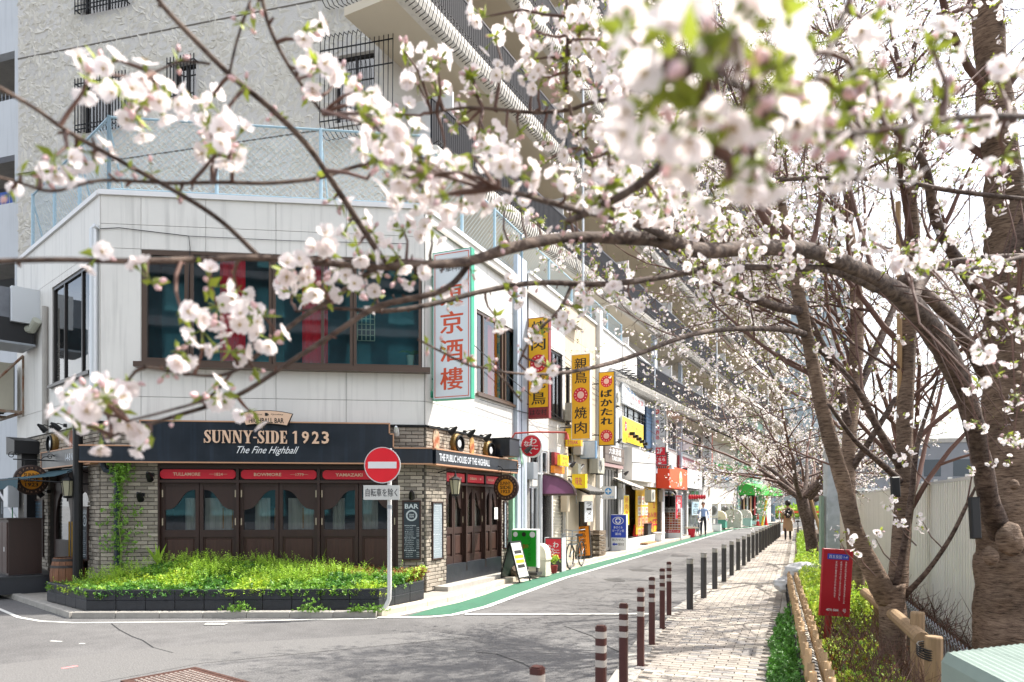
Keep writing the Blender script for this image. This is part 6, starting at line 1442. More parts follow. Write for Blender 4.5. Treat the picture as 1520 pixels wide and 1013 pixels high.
# lamps and small wall things down the row
for i, (px, py, lab) in enumerate(((786,668,'small grey floodlight under the round red sign'),(852,690,'small grey floodlight by the yellow box sign'),(921,655,'dark round floodlight under the third yellow sign'),(931,703,'small double floodlight under the white bay'),(966,604,'grey floodlight clipped to the pilaster by the lemon sour sign'),(967,668,'dark round floodlight beside the 2F foot'))):
    spot(lab, FR, px, py, v=-.05, arm=.35, group='floodlights on the shop row', m=M_DGREY if i != 4 else M_GREYM)
t = thing_on(FR, 'arm_lamp', 'long black arm lamp reaching along the white bay wall', 'lamp', U(925), -.33, FR.z(930,688)); b = MB(); b.tube([(0,0,0),(U(948)-U(925),-.9,0)], .015, 5); part('arm', b, M_BLACKM, t); b = MB(); b.lathe([(.04,.02),(.12,-.12)], 10, (U(948)-U(925),-.9,-.02)); part('shade', b, M_GREYM, t)
# overhead cables
t = thing('overhead_cable', 'thin black cables sagging along the row of shops above the doors', 'cable', (0,0,0)); b = MB()
def sag(a, c, s, r_=.008, n=10): b.tube([tuple(Vector(a).lerp(Vector(c), i/n) - Vector((0,0,s*4*(i/n)*(1-i/n)))) for i in range(n+1)], r_, 4)
sag(FR.w(.5,-.1,5.0+.0), FR.w(7,-.3,3.7), .1); sag(FR.w(7,-.3,3.7), FR.w(20,-.4,3.9), .15); sag(FR.w(20,-.4,3.9), FR.w(34,-.4,4.3), .2); sag(FR.w(2,-.1,3.7), FR.w(9,-.2,4.0), .1)
part('cable', b, M_BLACK, t)

# more small fittings along the row
rs_ = random.Random(5)
for i, (px, py, w_, h_, lab) in enumerate(((790,712,.3,.4,'grey meter box beside the tall glass door'),(839,760,.22,.5,'cream mail box on the sand coloured column'),(886,700,.2,.35,'grey meter box on the white pilaster by the pharmacy'),(922,742,.22,.4,'white notice board on the pilaster right of the pharmacy doors'),(982,745,.25,.5,'small grey box on the white column by the screen'),(1052,735,.4,.5,'pale box on the wall past the white sign'),(856,705,.25,.3,'small beige fuse box by the yellow box sign'))):
    t = thing_on(FR, 'wall_box', lab, 'wall box', U(px,-.1), -.09, FR.z(px,py,-.1)); b = MB(); b.bbox(-w_/2,w_/2,-.1,.08,0,h_,.01); part('body', b, (M_GREYM, M_BEIGE, M_TRASH, M_WHITE)[i % 4], t); b = MB(); b.tube([(0,0,0),(0,.0,-.8)], .014, 5); part('conduit', b, M_GREYM, t)
for i, (px0, px1, py0, py1, s_, f_, k_, lab) in enumerate(((868,880,744,775,'ラーメン',M_WHITE,M_INK,'small white hanging banner by the black entrance'),(1003,1012,735,770,'営業中',M_RED,M_WHITE,'narrow red banner left of the shutter beyond the screen'),(926,934,735,780,'焼肉食堂',M_YELLOWB,M_RED,'narrow yellow banner at the left edge of the poster wall'),(1046,1054,700,722,'そば',M_WHITE,M_INK,'little white sign past the white brush letter sign'),(1027,1038,745,765,'本日',M_LBLUE,M_INK,'pale notice in the white curtained window'))):
    t, w, h = flat('hanging_banner', lab, px0, px1, py0, py1, v=-.35 if i != 4 else -.03, th=.02, face=f_); vtext(s_, k_, t, 0, h*.05, h*.95, w*.6, y=-.005)
for i, (px, py) in enumerate(((845,612),(880,690),(905,590),(1001,604),(1036,616),(960,735))):
    p = FR.w(U(px,-.1), -.1, FR.z(px,py,-.1)-.3); ac_unit(('small outdoor air conditioner high on the beige wall','outdoor air conditioner above the tiled lintel','outdoor air conditioner by the third yellow sign','outdoor air conditioner over the ribbon windows','outdoor air conditioner at the right of the ribbon windows','outdoor air conditioner tucked in the poster wall recess')[i], p, FR.a, 'air conditioners hung on the shop row', .7, .5, .26)
t = thing('overhead_cable', 'bundle of thin cables strung high between the pilasters of the shop row', 'cable', (0,0,0)); b = MB()
for k in range(4): sag(FR.w(5.2,-.15,5.6-.12*k), FR.w(20,-.15,5.2-.1*k), .12+.05*k, .007); sag(FR.w(20,-.15,5.2-.1*k), FR.w(37,-.2,5.6), .2, .007)
sag(FR.w(15,-.2,6.6), FR.w(37,-.3,6.0), .4, .01); part('cable', b, M_BLACK, t)
# ================================================================ STREET THINGS
# bollards -----------------------------------------------------------------
bb = thing('brown_bollard', 'first', 'bollard', (0,0,0), 0, 'brown bollards with pale reflective bands at the kerb')
def clover(r_, n=24): return [((r_*(1+.10*math.cos(4*a)))*math.cos(a), (r_*(1+.10*math.cos(4*a)))*math.sin(a)) for a in [2*math.pi*i/n+math.pi/4*0 for i in range(n)]]
b = MB(); prev = 0
sec = clover(.037)
b.prismz(sec, 0, .53); b.prismz(sec, .577, .625); b.prismz(sec, .672, .72); smooth_by(part('tube', b, M_BROWNR, bb))
b = MB(); b.prismz(sec, .765, .795); b.prismz([(x*.8,y*.8) for x,y in sec], .795, .803); smooth_by(part('cap', b, M_BROWNR, bb))
for z in (.53, .625, .72): b = MB(); b.prismz([(x*1.01,y*1.01) for x,y in sec], z+.0005, z+(.0465 if z < .7 else .0445)); smooth_by(part('reflective_band', b, M_REFL, bb))
b = MB(); b.cyl(0,0,-.01,.012,.06,16); part('foot', b, M_DGREY, bb)
brown = [(-.17,2.5)] + [(.119,3.53),(.56,4.6),(.87,5.70),(1.17,6.75),(1.49,7.8),(1.80,8.9),(2.12,9.9)]
pxs = [(797.6,300),(892,224),(925.6,183),(951,154),(967.6,134),(983,118),(993,105.6)]
brown = [((p-760)/s_, FPX/s_) for p, s_ in pxs]
names = ['nearest brown bollard, only its top showing at the bottom edge','second nearest brown bollard with three pale bands','third brown bollard from the camera','fourth brown bollard from the camera, middle of the curving row','fifth brown bollard from the camera','sixth brown bollard from the camera, second from the far end of its row','farthest brown bollard, beside the first grey one']
for i, (x, y) in enumerate(brown):
    if i == 0: bb.location = (x, y, .0); bb['label'] = names[0]; bb.rotation_euler.z = .3
    else: clone(bb, (x, y, .0), .3+.05*i, names[i])
gb = thing('grey_bollard', '', 'bollard', (0,0,0), 0, 'dark grey bollards along the sidewalk kerb')
b = MB(); b.cyl(0,0,0,.70,.048,18); smooth_by(part('tube', b, M_DGREY, gb)); b = MB(); b.cyl(0,0,.70,.765,.049,18); smooth_by(part('reflective_band', b, mat('silver_band','#a8a49c',.35,metal=.2), gb)); b = MB(); b.lathe([(.05,.765),(.05,.775),(.03,.785)], 18); smooth_by(part('cap', b, mat('mid_grey_cap','#6e6c6a',.5), gb)); b = MB(); b.cyl(0,0,-.01,.012,.065,16); part('foot', b, M_CONC, gb)
ordn = ['nearest','second','third','fourth','fifth','sixth','seventh','eighth','ninth','tenth','eleventh','twelfth','thirteenth','fourteenth','fifteenth','sixteenth','seventeenth','eighteenth','nineteenth','twentieth']
for i in range(20):
    y = 10.6+1.267*i; x = 2.64+.43*(y-10.6); lab = '%s dark grey bollard in the long kerb row counting from the camera' % ordn[i]
    if i == 19: lab = 'farthest dark grey bollard of the long kerb row, by the walking woman'
    if i == 0: gb.location = (x, y, .03); gb['label'] = lab
    else: clone(gb, (x, y, .03), i*.7, lab)

# A frame ----------------------------------------------------------------
t = thing('a_frame_board', 'black A frame menu board with a pale poster standing on the green lane', 'a frame board', (.06, 14.75, .01), FR.a-.1)
for s_ in (-1, 1):
    b = MB(); M = Matrix.Translation((0,0,.84)) @ Matrix.Rotation(s_*R(16), 4, 'X') 
    for x0, x1, z0, z1 in ((-.24,-.21,-.86,0),(.21,.24,-.86,0),(-.21,.21,-.03,0),(-.21,.21,-.78,-.75)): b.box(x0, x1, -.012, .012, z0, z1, M=M)
    part('leg_frame', b, M_BLACKM, t)
    b = MB(); b.box(-.21, .21, -.006, .006, -.75, -.03, M=M); o = part('poster_panel', b, mat('menu_paper','#cfd3c6',.5,nscale=6,namt=.08) if s_ < 0 else mat('dark_green_board','#2a3a34',.4), t)
    if s_ < 0:
        for k, (w_, m_) in enumerate(((.36,M_BEIGE),(.3,M_INK),(.36,M_YELLOW),(.34,M_YELLOW),(.3,M_INK),(.36,M_BEIGE))): b = MB(); b.box(-w_/2, w_/2, -.0085, -.0065, -.16-.1*k, -.09-.1*k, M=M); part('print', b, m_, t)
b = MB(); b.box(.2,.215,-.14,.14,.42,.43); part('stay', b, M_BLACKM, t)
# green light box
t = thing('green_light_box', 'bright green light box sign with white rims and round stickers leaning by the arch', 'sign', (.26, 15.55, .08), FA)
b = MB(); b.bbox(-.31,.31,.0,.16,.16,1.0,.03); part('cabinet', b, M_WHITE, t); b = MB(); b.box(-.285,.285,-.004,-.001,.185,.975); part('green_face', b, M_GREEN, t)
for x, r_, m_ in ((-.2,.055,M_WHITE),(.0,.05,M_INK),(.2,.065,M_WHITE)): b = MB(); b.lathe([(r_,-.005),(r_,-.007)], 16, (x,0,.88), axis='y'); part('round_sticker', b, m_, t)
text('営業中', mat('red_text','#a8321c',.5), t, 0, .62, .2, .1, y=-.0055, bold=.02); vtext('ワイン食堂', mat('dark_green_text','#0a6a14',.5), t, .13, .3, .82, .08, y=-.0055, bold=.02)
b = MB(); b.box(-.33,.33,-.05,.25,.0,.06); b.box(-.3,-.26,.05,.1,.06,.17); b.box(.26,.3,.05,.1,.06,.17); part('base', b, M_DGREY, t)
# sandbag like stone under it
t = thing('stone', 'rough grey brown stone weighing down the base behind the A frame', 'stone', (.05, 15.1, .1), .3)
bm_ = bpy.data.meshes.new('stone'); import bmesh
q = bmesh.new(); bmesh.ops.create_icosphere(q, subdivisions=3, radius=.17)
for v in q.verts: v.co *= 1+.25*noise.noise(v.co*6); v.co.z = v.co.z*.8+.12; v.co.z = max(0, v.co.z)
q.to_mesh(bm_); q.free(); bm_.materials.append(mat('rough_stone','#6c5f52',.9,nscale=12,namt=.35,bump=.6)); link('boulder', bm_, t)
# white bin
t = thing('storage_bin', 'off white plastic bin with a domed lid beside the green light box', 'bin', (.62, 16.0, .02), FA)
b = MB(); b.prismz([(-.2,-.16),(.2,-.16),(.2,.16),(-.2,.16)], 0, .36); b.box(-.225,.225,-.185,.185,.36,.40); part('tub', b, mat('off_white_plastic','#c9c4b0',.5,nscale=5,namt=.06), t)
b = MB(); pr = [(-.21,.402)]+[(-.21*math.cos(R(a)), .42+.3*math.sin(R(a))**.8) for a in range(15,166,15)]+[(.21,.402)]; b.prism(pr, -.17, .17); part('lid', b, mat('off_white_plastic','#c9c4b0'), t)
t = thing('flower_pot', 'small pot of yellow flowers beside the red standing sign', 'flower pot', (.98, 16.6, .02)); b = MB(); b.lathe([(.06,0),(.09,.18),(.08,.18)], 12); part('pot', b, M_DKRED, t)
L = [mat4((random.gauss(0,.07), random.gauss(0,.07), .22+random.random()*.16), (random.gauss(0,.7), random.gauss(0,.7), random.uniform(0,6)), .8) for _ in range(60)]; instance(tmpl(sprig_t(5,.05,.014,.05)), L, 'leaves', LEAFM[0], t)
L = [mat4((random.gauss(0,.08), random.gauss(0,.08), .34+random.random()*.1), (random.gauss(0,.9), random.gauss(0,.9), 0), .7) for _ in range(26)]; instance(tmpl(leaf_t(.04,.02)), L, 'petals', M_YELLOWB, t)
# red standing sign
t = thing('standing_sign', 'red and black standing sign with white letters わなたこべ on the green lane', 'sign', (.99, 17.1, .01), FA-.02)
b = MB(); b.box(-.21,.21,.0,.26,.0,.80); part('cabinet', b, M_DGREY, t); b = MB(); b.box(-.195,.195,-.003,-.0005,.31,.78); part('red_face', b, M_RED, t); b = MB(); b.box(.2105,.225,-.01,.27,0,.81); b.box(-.225,-.2105,-.01,.27,0,.81); part('side_frame', b, M_FRAME_W, t)
for s, x, z, w_, h_ in (('わ',.06,.64,.15,.14),('な',-.10,.58,.12,.13),('た',.0,.50,.12,.12),('こ',.11,.48,.10,.08),('べ',-.04,.39,.15,.10)): text(s, M_WHITE, t, x, z, w_, h_, y=-.0045, bold=.04)
# orange standing sign
t = thing('standing_sign', 'orange standing sign 親鳥専門店 with black letters leaning behind the bicycle', 'sign', (1.98, 20.2, .06), (R(-4), R(-5), FA))
b = MB(); b.box(-.27,.27,.0,.1,.08,.95); part('case', b, M_FRAME_DK, t); b = MB(); b.box(-.25,.25,-.003,-.0005,.1,.93); part('orange_face', b, M_ORANGES, t); vtext('親鳥専門店', M_INK, t, .07, .12, .92, .17, y=-.0045, bold=.04); vtext('はなび', M_RED, t, -.13, .25, .6, .12, y=-.0045, bold=.05)
b = MB(); b.box(-.26,.26,-.12,.2,.02,.07); b.cyl(-.2,0,-.06,.02,.03,8); b.cyl(.2,0,-.06,.02,.03,8); part('wheeled_base', b, M_BLACK, t)
# crate rack
t = thing('crate_rack', 'stacked slatted crates on the step behind the orange sign', 'crate rack', (2.45, 21.2, .1), FR.a)
for k in range(5):
    b = MB(); z = .02+.15*k
    for i in range(3): b.box(-.35,.35,-.25,-.235,z+.045*i,z+.045*i+.03); b.box(-.35,-.335,-.235,.25,z+.045*i,z+.045*i+.03); b.box(.335,.35,-.235,.25,z+.045*i,z+.045*i+.03)
    b.box(-.335,.335,-.235,.25,z,z+.01); part('crate', b, mat('weathered_crate','#7a6a58',.8,nscale=6,namt=.25,rnd=.15), t)
t = thing('orange_lamp', 'round orange ornament on top of the crate rack', 'ornament', (2.2, 20.9, .88)); b = MB(); b.lathe([(.02,-.1),(.08,-.05),(.1,.0),(.08,.06),(.03,.09)], 14); part('ball', b, mat('orange_gloss','#e2681a',.3), t); b = MB(); b.cyl(0,0,-.14,-.1,.05,8); part('base', b, M_DGREY, t)
# pharmacy standing sign
t = thing('standing_sign', 'blue and white pharmacy standing sign with an arrow and 処方せん受付', 'sign', (3.52, 23.7, .02), FA+.06)
b = MB(); b.bbox(-.285,.285,.0,.2,.04,1.27,.012); part('cabinet', b, M_WHITE, t); b = MB(); b.box(-.265,.265,-.003,-.0005,.5,1.25); part('blue_face', b, M_BLUE, t)
b = MB()
for k in range(24): a, c = 2*math.pi*k/24, 2*math.pi*(k+1)/24; b.add([(.19*math.cos(a),-.0045,1.06+.13*math.sin(a)),(.19*math.cos(c),-.0045,1.06+.13*math.sin(c)),(.165*math.cos(c),-.0045,1.06+.11*math.sin(c)),(.165*math.cos(a),-.0045,1.06+.11*math.sin(a))],[(0,1,2,3)])
b.lathe([(.1,-.0042),(.1,-.0048)], 20, (0,0,1.06), axis='y'); part('ring_emblem', b, M_WHITE, t); b = MB(); b.box(-.07,.07,-.0062,-.0055,1.035,1.085); b.box(-.025,.025,-.0064,-.0055,.99,1.13); part('cross', b, M_BLUE, t)
for k, s in enumerate(('あさくら','ガーデン堂','薬局')): text(s, M_WHITE, t, 0, .84-.11*k, (.3,.4,.2)[k], .085, y=-.0045, bold=.03)
text('処方せん', M_DGREY, t, 0, .43, .4, .085, y=-.0045, bold=.03); text('受付', M_DGREY, t, .1, .28, .2, .09, y=-.0045, bold=.03)
b = MB(); b.prism([(-.2,.28),(-.12,.34),(-.12,.305),(-.02,.305),(-.02,.255),(-.12,.255),(-.12,.22)], -.0045, -.003); part('arrow', b, M_BLUE, t)
b = MB(); b.box(-.29,.29,-.06,.28,0,.04); part('base', b, M_DGREY, t)

def cone(label, x, y, h=.65, z=.01, m=None, grp='traffic cones', band=True):
    t = thing('traffic_cone', label, 'traffic cone', (x, y, z), random.random(), grp); m = m or mat('cone_red','#d8281e',.5)
    b = MB(); b.box(-.18,.18,-.18,.18,0,.03); part('base', b, m, t); b = MB(); b.lathe([(.14,.03),(.025,h)], 16); part('cone', b, m, t)
    if band: b = MB(); b.lathe([(.105,h*.36),(.085,h*.5)], 16); part('band', b, M_WHITE, t)
    return t
cone('slim red cone standing before the yellow poster wall', 4.75, 27.6, .75, .1, band=False, grp='red cones')
t = thing('potted_crate', 'grey bicycle trailer box against the yellow poster wall', 'box', (5.35, 29.0, .1), FR.a); b = MB(); b.bbox(-.35,.35,-.25,.2,.05,.72,.02); part('body', b, M_DGREY, t); b = MB(); b.box(-.37,.37,-.27,.22,.72,.76); part('lid', b, M_BLACK, t)
t = thing('white_carton', 'white polystyrene box under the yellow poster wall', 'box', (6.15, 30.2, .1), FR.a); b = MB(); b.bbox(-.4,.3,-.25,.1,.0,.3,.02); part('body', b, M_WHITE, t); b = MB(); b.box(-.42,.32,-.27,.12,.302,.35); part('lid', b, M_WHITE, t)
t = thing('wooden_deck', 'low wooden step board in front of the poster wall', 'step', (5.25, 28.0, .105), FR.a)
for k in range(6): b = MB(); b.box(-.8,.8,-.25+.1*k,-.16+.1*k,0,.05); part('plank', b, mat('deck_wood','#a07a58',.8,nscale=5,namt=.2,rnd=.15), t)
# screen and menu stand
t = thing('display_screen', 'dark flat screen on legs above the food photo board', 'screen', (7.35, 33.2, .1), FA+.08); b = MB(); b.bbox(-.42,.42,0,.08,1.38,1.95,.01); part('bezel', b, M_GREYM, t); b = MB(); b.box(-.38,.38,-.003,-.0005,1.42,1.91); part('screen', b, mat('screen_off','#1c1416',.15), t); b = MB(); b.box(-.35,-.31,.02,.06,0,1.38); b.box(.31,.35,.02,.06,0,1.38); part('leg', b, M_GREYM, t)
t = thing('menu_stand', 'white standing board covered with small food photos and a red foot print', 'sign', (7.42, 32.8, .05), FA+.05); b = MB(); b.bbox(-.36,.36,0,.22,0,1.42,.015); part('cabinet', b, M_WHITE, t)
text('丸亀食堂', M_INK, t, 0, 1.32, .5, .09, y=-.004, bold=.03)
MF = [mat('food_brown','#8a4a26',.6,rnd=.3), mat('food_red','#b0442a',.6,rnd=.3), mat('food_tan','#c08a58',.6,rnd=.3)]
for i in range(5):
    for j in range(7): MB().box(-.3+.125*i, -.19+.125*i, -.004, -.001, 1.12-.115*j, 1.21-.115*j).build('food_photo', random.choice(MF), t)
b = MB(); b.box(-.3,.3,-.004,-.001,.28,.41); part('red_print', b, M_RED, t); text('焼肉ランチ', M_WHITE, t, 0, .345, .5, .07, y=-.006, bold=.04)
# bicycles
def bicycle(label, loc, rot, col, basket=True):
    t = thing('bicycle', label, 'bicycle', loc, rot); r_ = .31
    for x in (-.52, .52):
        b = MB(); b.tube([(x+r_*math.cos(2*math.pi*k/24), 0, r_+.02+r_*math.sin(2*math.pi*k/24)) for k in range(25)], .018, 6, cap=False); w = part('wheel', b, M_BLACK, t)
        b = MB()
        for k in range(14): a = 2*math.pi*k/14; b.tube([(x,0,r_+.02),(x+.3*math.cos(a),0,r_+.02+.3*math.sin(a))], .0025, 3)
        b.lathe([(.025,-.03),(.025,.03)], 8, (x,0,r_+.02), axis='y'); part('spokes', b, M_GREYM, w)
    b = MB(); P0, P1, H0, H1, S0, S1 = (-.52,0,.33), (.52,0,.33), (.33,0,.82), (.37,0,.62), (-.05,0,.3), (-.18,0,.75)
    for a, c in ((H1,S0),(H1,(-.15,0,.62)),(S0,S1),(P0,S0),(P0,S1),(H0,H1),(H1,P1)): b.tube([a,c], .017, 6)
    part('frame', b, col, t); b = MB(); b.tube([H0,(.31,0,.95)], .014, 6); b.tube([(.12,-.27,.98),(.28,-.2,.97),(.33,0,.95),(.28,.2,.97),(.12,.27,.98)], .012, 6); part('handlebar', b, M_GREYM, t)
    b = MB(); b.prismz([(-.33,-.08),(-.33,.08),(-.1,.04),(-.02,0),(-.1,-.04)], .79, .85); b.tube([S1,(-.2,0,.8)], .014, 6); part('saddle', b, M_BLACK, t)
    if basket:
        b = MB()
        for z in (.62,.72,.82,.88): b.tube([(.42,-.15,z),(.68,-.17,z),(.68,.17,z),(.42,.15,z),(.42,-.15,z)], .006, 4)
        for k in range(7): b.tube([(.68,-.15+.05*k,.62),(.7,-.16+.053*k,.88)], .004, 3); b.tube([(.42+.04*k,-.15,.62),(.42+.04*k,-.16,.88)], .004, 3)
        part('basket', b, M_GREYM, t)
    b = MB(); b.tube([(S0),(.02,.07,.18)], .01, 5); b.tube([S0,(-.12,-.07,.42)], .01, 5); b.lathe([(.08,-.02),(.08,-.01)], 12, (S0[0],0,S0[2]), axis='y'); part('crank', b, M_DGREY, t)
    b = MB(); b.tube([(-.72,0,.7),(-.4,0,.7),(-.5,0,.36)], .01, 5); part('rack', b, M_DGREY, t)
    return t
bicycle('old dark city bicycle parked between the red and the orange standing signs', (1.62, 18.1, .01), FR.a+R(182), mat('bike_olive','#4a4a3a',.4))
bicycle('bicycle parked on the green lane left of the man in the light blue shirt', (9.4, 36.2, .01), FR.a+R(175), mat('bike_silver','#8a8f96',.3,metal=.5))
bicycle('bicycle parked against the wall by the yellow poster board', (4.55, 28.3, .1), FR.a+R(10), M_BLACK, False)
t = thing('red_bucket', 'red bucket with a paper sheet on the lane by the bicycle', 'bucket', (8.9, 35.4, .01)); b = MB(); b.lathe([(.14,0),(.2,.42),(.18,.42)], 14); part('pail', b, M_RED, t); b = MB(); b.box(-.3,.3,-.2,.2,.43,.5); part('tray', b, M_BEIGE, t)
# bins
def dome_bin(label, x, y, m0, m1, w=1.0, h=1.0, d=.7):
    t = thing('dome_bin', label, 'bin', (x, y, .09), FA, 'domed refuse bins outside the white building')
    b = MB(); b.prismz([(-w/2+.04,0),(w/2-.04,0),(w/2,d),(-w/2,d)], .05, h*.45); b.box(-w/2-.01,w/2+.01,-.02,d+.01,h*.45,h*.5); part('tub', b, m1, t)
    pr = [(-w/2, h*.502)] + [(-w/2*math.cos(R(a)), h*.55+h*.45*math.sin(R(a))**.7) for a in range(10,171,16)] + [(w/2,h*.502)]
    b = MB(); b.prism(pr, 0, d); part('lid', b, m0, t); b = MB(); b.cyl(-w/2+.1,.1,0,.05,.04,8); b.cyl(w/2-.1,.1,0,.05,.04,8); part('foot', b, M_BLACK, t); b = MB(); b.tube([(-.15,-.03,h*.6),(.15,-.03,h*.6)], .015, 6); part('handle', b, M_DGREY, t); return t
M_CREAMP = mat('cream_plastic','#cdc3a4',.5); M_TEALP = mat('sea_green_plastic','#4a8a78',.5)
q = P(1066,780,45.5); dome_bin('domed bin with a cream lid and sea green tub, nearest of the three', q[0], q[1], M_CREAMP, M_TEALP, .95, 1.15)
q = P(1087,780,46.5); dome_bin('all pale grey domed bin in the middle of the three', q[0], q[1], M_TRASH, M_TRASH, 1.15, 1.25)
q = P(1104,780,49.5); dome_bin('domed bin with pale lid and greenish tub, farthest of the three', q[0], q[1], M_TRASH, mat('pale_green_plastic','#8fb0a4',.5), 1.0, 1.2)
q = G(1060,789); t = thing('white_box', 'small white box standing on the lane in front of the bins', 'box', (q[0]+.0, q[1]-.5, .01), FA); b = MB(); b.bbox(-.25,.25,0,.3,0,.42,.01); part('body', b, M_WHITE, t); b = MB(); b.box(-.26,.26,-.01,.31,.42,.45); part('lid', b, M_GREYM, t)
for i, (px, dy, lab) in enumerate(((1057,0,'cream outdoor air conditioner at the left end, by the lane'),(1075,1,'dark fronted air conditioner above the bins'),(1081,2,'cream outdoor air conditioner stacked behind the grey bin'))): 
    p = FB.w(UB(px,-.4), -.35, .75); ac_unit(lab, p, FB.a-R(45), 'air conditioners outside the white building', .62, .95, .3); 
    tt = thing('steel_stand', 'grey steel stand under the '+('left air conditioner','middle air conditioner','right air conditioner')[i]+' outside the white building', 'stand', (p[0],p[1],.09), FB.a-R(45)); b = MB(); b.box(-.3,-.26,-.28,-.04,0,.69); b.box(.26,.3,-.28,-.04,0,.69); b.box(-.26,.26,-.28,-.24,.62,.68); part('legs', b, M_GREYM, tt)
# end of street clutter
for i, (px, py, lab) in enumerate(((1125,781,'red and white traffic cone left of the yellow pole'),(1137,780,'plain red traffic cone right of the yellow pole'),(1142.5,774,'far red and white traffic cone beside the blue grey pole'))):
    q = G(px, py); cone(lab, q[0], q[1], 1.0, 0, band=(i != 1))
q = G(1131,781); t = thing('yellow_pole_guard', 'leaning yellow and black guard rod of a pole stay by the cones', 'stay guard', (q[0], q[1], 0)); b = MB(); b.tube([(0,0,0),(.55,0,3.2)], .09, 8); part('rod', b, M_YELLOWB, t); b = MB(); b.tube([(.55,0,3.2),(1.0,0,6.2)], .02, 5); part('wire', b, M_DGREY, t)
q = G(1147.5,776); t = thing('utility_pole', 'blue grey steel utility pole at the far end of the kerb row', 'utility pole', (q[0], q[1], 0)); b = MB(); b.cyl(0,0,0,7,.2,14,r2=.17); part('shaft', b, mat('blue_grey_steel','#5c7080',.5,nscale=3,namt=.1), t); b = MB(); b.box(-.25,.0,-.3,-.2,1.6,2.4); part('control_box', b, M_GREYM, t)
t = thing('road_works_fence', 'orange barrier planks across the far end of the street', 'barrier', (33, 80, 0), R(-14))
for k in range(8): b = MB(); b.box(-12+3*k,-9.2+3*k,0,.1,.7,.95); part('plank', b, mat('barrier_orange','#d8582a',.6), t); b = MB(); b.box(-11.9+3*k,-11.8+3*k,0,.1,0,1.0); part('post', b, M_WHITE, t)
L = [mat4((random.uniform(22,44), random.uniform(82,86), random.uniform(0,1.4)*random.random()**.5+.1), (random.gauss(0,1), random.gauss(0,1), random.uniform(0,6)), random.uniform(5,9)) for _ in range(2200)]
tag(instance(tmpl(sprig_t(5,.05,.02,.05)), L, 'far_shrubs', LEAFM[0]), 'green shrubs behind the orange barriers at the far end of the street', 'shrubs')

# people -----------------------------------------------------------------
def skin_body(name, verts, edges, rad, mats, faces_fn, parent, root=0, sub=2):
    me = bpy.data.meshes.new(name); me.from_pydata(verts, edges, []); o = bpy.data.objects.new(name, me); COL.objects.link(o)
    md = o.modifiers.new('skin', 'SKIN'); md.use_smooth_shade = True; md.branch_smoothing = .6
    sv = me.skin_vertices[0].data
    for i, r_ in enumerate(rad): sv[i].radius = r_ if hasattr(r_, '__len__') else (r_, r_); sv[i].use_root = (i == root)
    ms_ = o.modifiers.new('sub', 'SUBSURF'); ms_.levels = sub; ms_.render_levels = sub
    bpy.context.view_layer.update(); me2 = bpy.data.meshes.new_from_object(o.evaluated_get(bpy.context.evaluated_depsgraph_get())); bpy.data.objects.remove(o)
    me2.materials.clear()
    for m_ in mats: me2.materials.append(m_)
    for p in me2.polygons: p.material_index = faces_fn(p.center)
    me2.shade_smooth(); return link(name, me2, parent)
def person(label, loc, rot, J, mats, ff):
    t = thing('person', label, 'person', loc, rot)
    V, E, Rr = [], [], []; idx = {}
    def vtx(n, p, r_): idx[n] = len(V); V.append(p); Rr.append(r_)
    for n, p, r_ in J['v']: vtx(n, p, r_)
    E = [(idx[a], idx[c]) for a, c in J['e']]
    for s_ in ('L', 'R'):      # five fingers
        h = Vector(V[idx['hand'+s_]]); w_ = Vector(V[idx['wrist'+s_]]); d = (h-w_).normalized()
        for k in range(5):
            off = Vector((0, (k-1.5)*.018, 0)) if k < 4 else Vector((0, -.05, .02))
            ln = (.07,.08,.075,.06,.045)[k]; i0 = len(V); V.append(tuple(h+off*.8+d*.02)); Rr.append(.010); V.append(tuple(h+off*1.1+d*ln+Vector((0,-.012,0)))); Rr.append(.008); E += [(idx['hand'+s_], i0), (i0, i0+1)]
    skin_body('body', V, E, Rr, mats, ff, t); return t
def human(step=.22, arm=.12, face=-1):
    y = -1
    v = [('pelvis',(0,0,.93),(.15,.10)),('belly',(0,0,1.08),(.135,.095)),('chest',(0,-.01,1.28),(.165,.105)),('neck0',(0,0,1.42),(.07,.06)),('neck',(0,-.01,1.48),.052),('head0',(0,-.01,1.56),(.066,.078)),('head',(0,-.01,1.64),(.076,.092)),('crown',(0,0,1.71),(.05,.06)),
         ('shL',(.18,0,1.37),.058),('elL',(.24,.05*1-arm*.2,1.10),.042),('wristL',(.25,-arm,.87),.028),('handL',(.25,-arm-.02,.81),(.03,.022)),
         ('shR',(-.18,0,1.37),.058),('elR',(-.24,.06+arm*.4,1.11),.042),('wristR',(-.25,arm*.9,.88),.028),('handR',(-.25,arm*.8,.82),(.03,.022)),
         ('hipL',(.09,0,.86),.09),('knL',(.10,.02+step*.3,.49),.062),('anL',(.10,step,.10),.042),('toeL',(.11,step-.16,.04),(.04,.028)),
         ('hipR',(-.09,0,.86),.09),('knR',(-.10,-step*.55,.49),.062),('anR',(-.10,-step,.09),.042),('toeR',(-.11,-step-.16,.035),(.04,.028))]
    e = [('pelvis','belly'),('belly','chest'),('chest','neck0'),('neck0','neck'),('neck','head0'),('head0','head'),('head','crown'),('chest','shL'),('shL','elL'),('elL','wristL'),('wristL','handL'),('chest','shR'),('shR','elR'),('elR','wristR'),('wristR','handR'),('pelvis','hipL'),('hipL','knL'),('knL','anL'),('anL','toeL'),('pelvis','hipR'),('hipR','knR'),('knR','anR'),('anR','toeR')]
    return {'v': v, 'e': e}
M_SKIN = mat('skin', '#c08a6c', .5); M_SHIRT = mat('pale_blue_shirt', '#8fa8d0', .7, nscale=8, namt=.08); M_TROU = mat('dark_trousers', '#20222c', .7); M_SHOE = mat('black_shoes', '#141414', .35); M_HAIR = mat('black_hair', '#14100e', .45, nscale=40, namt=.3)
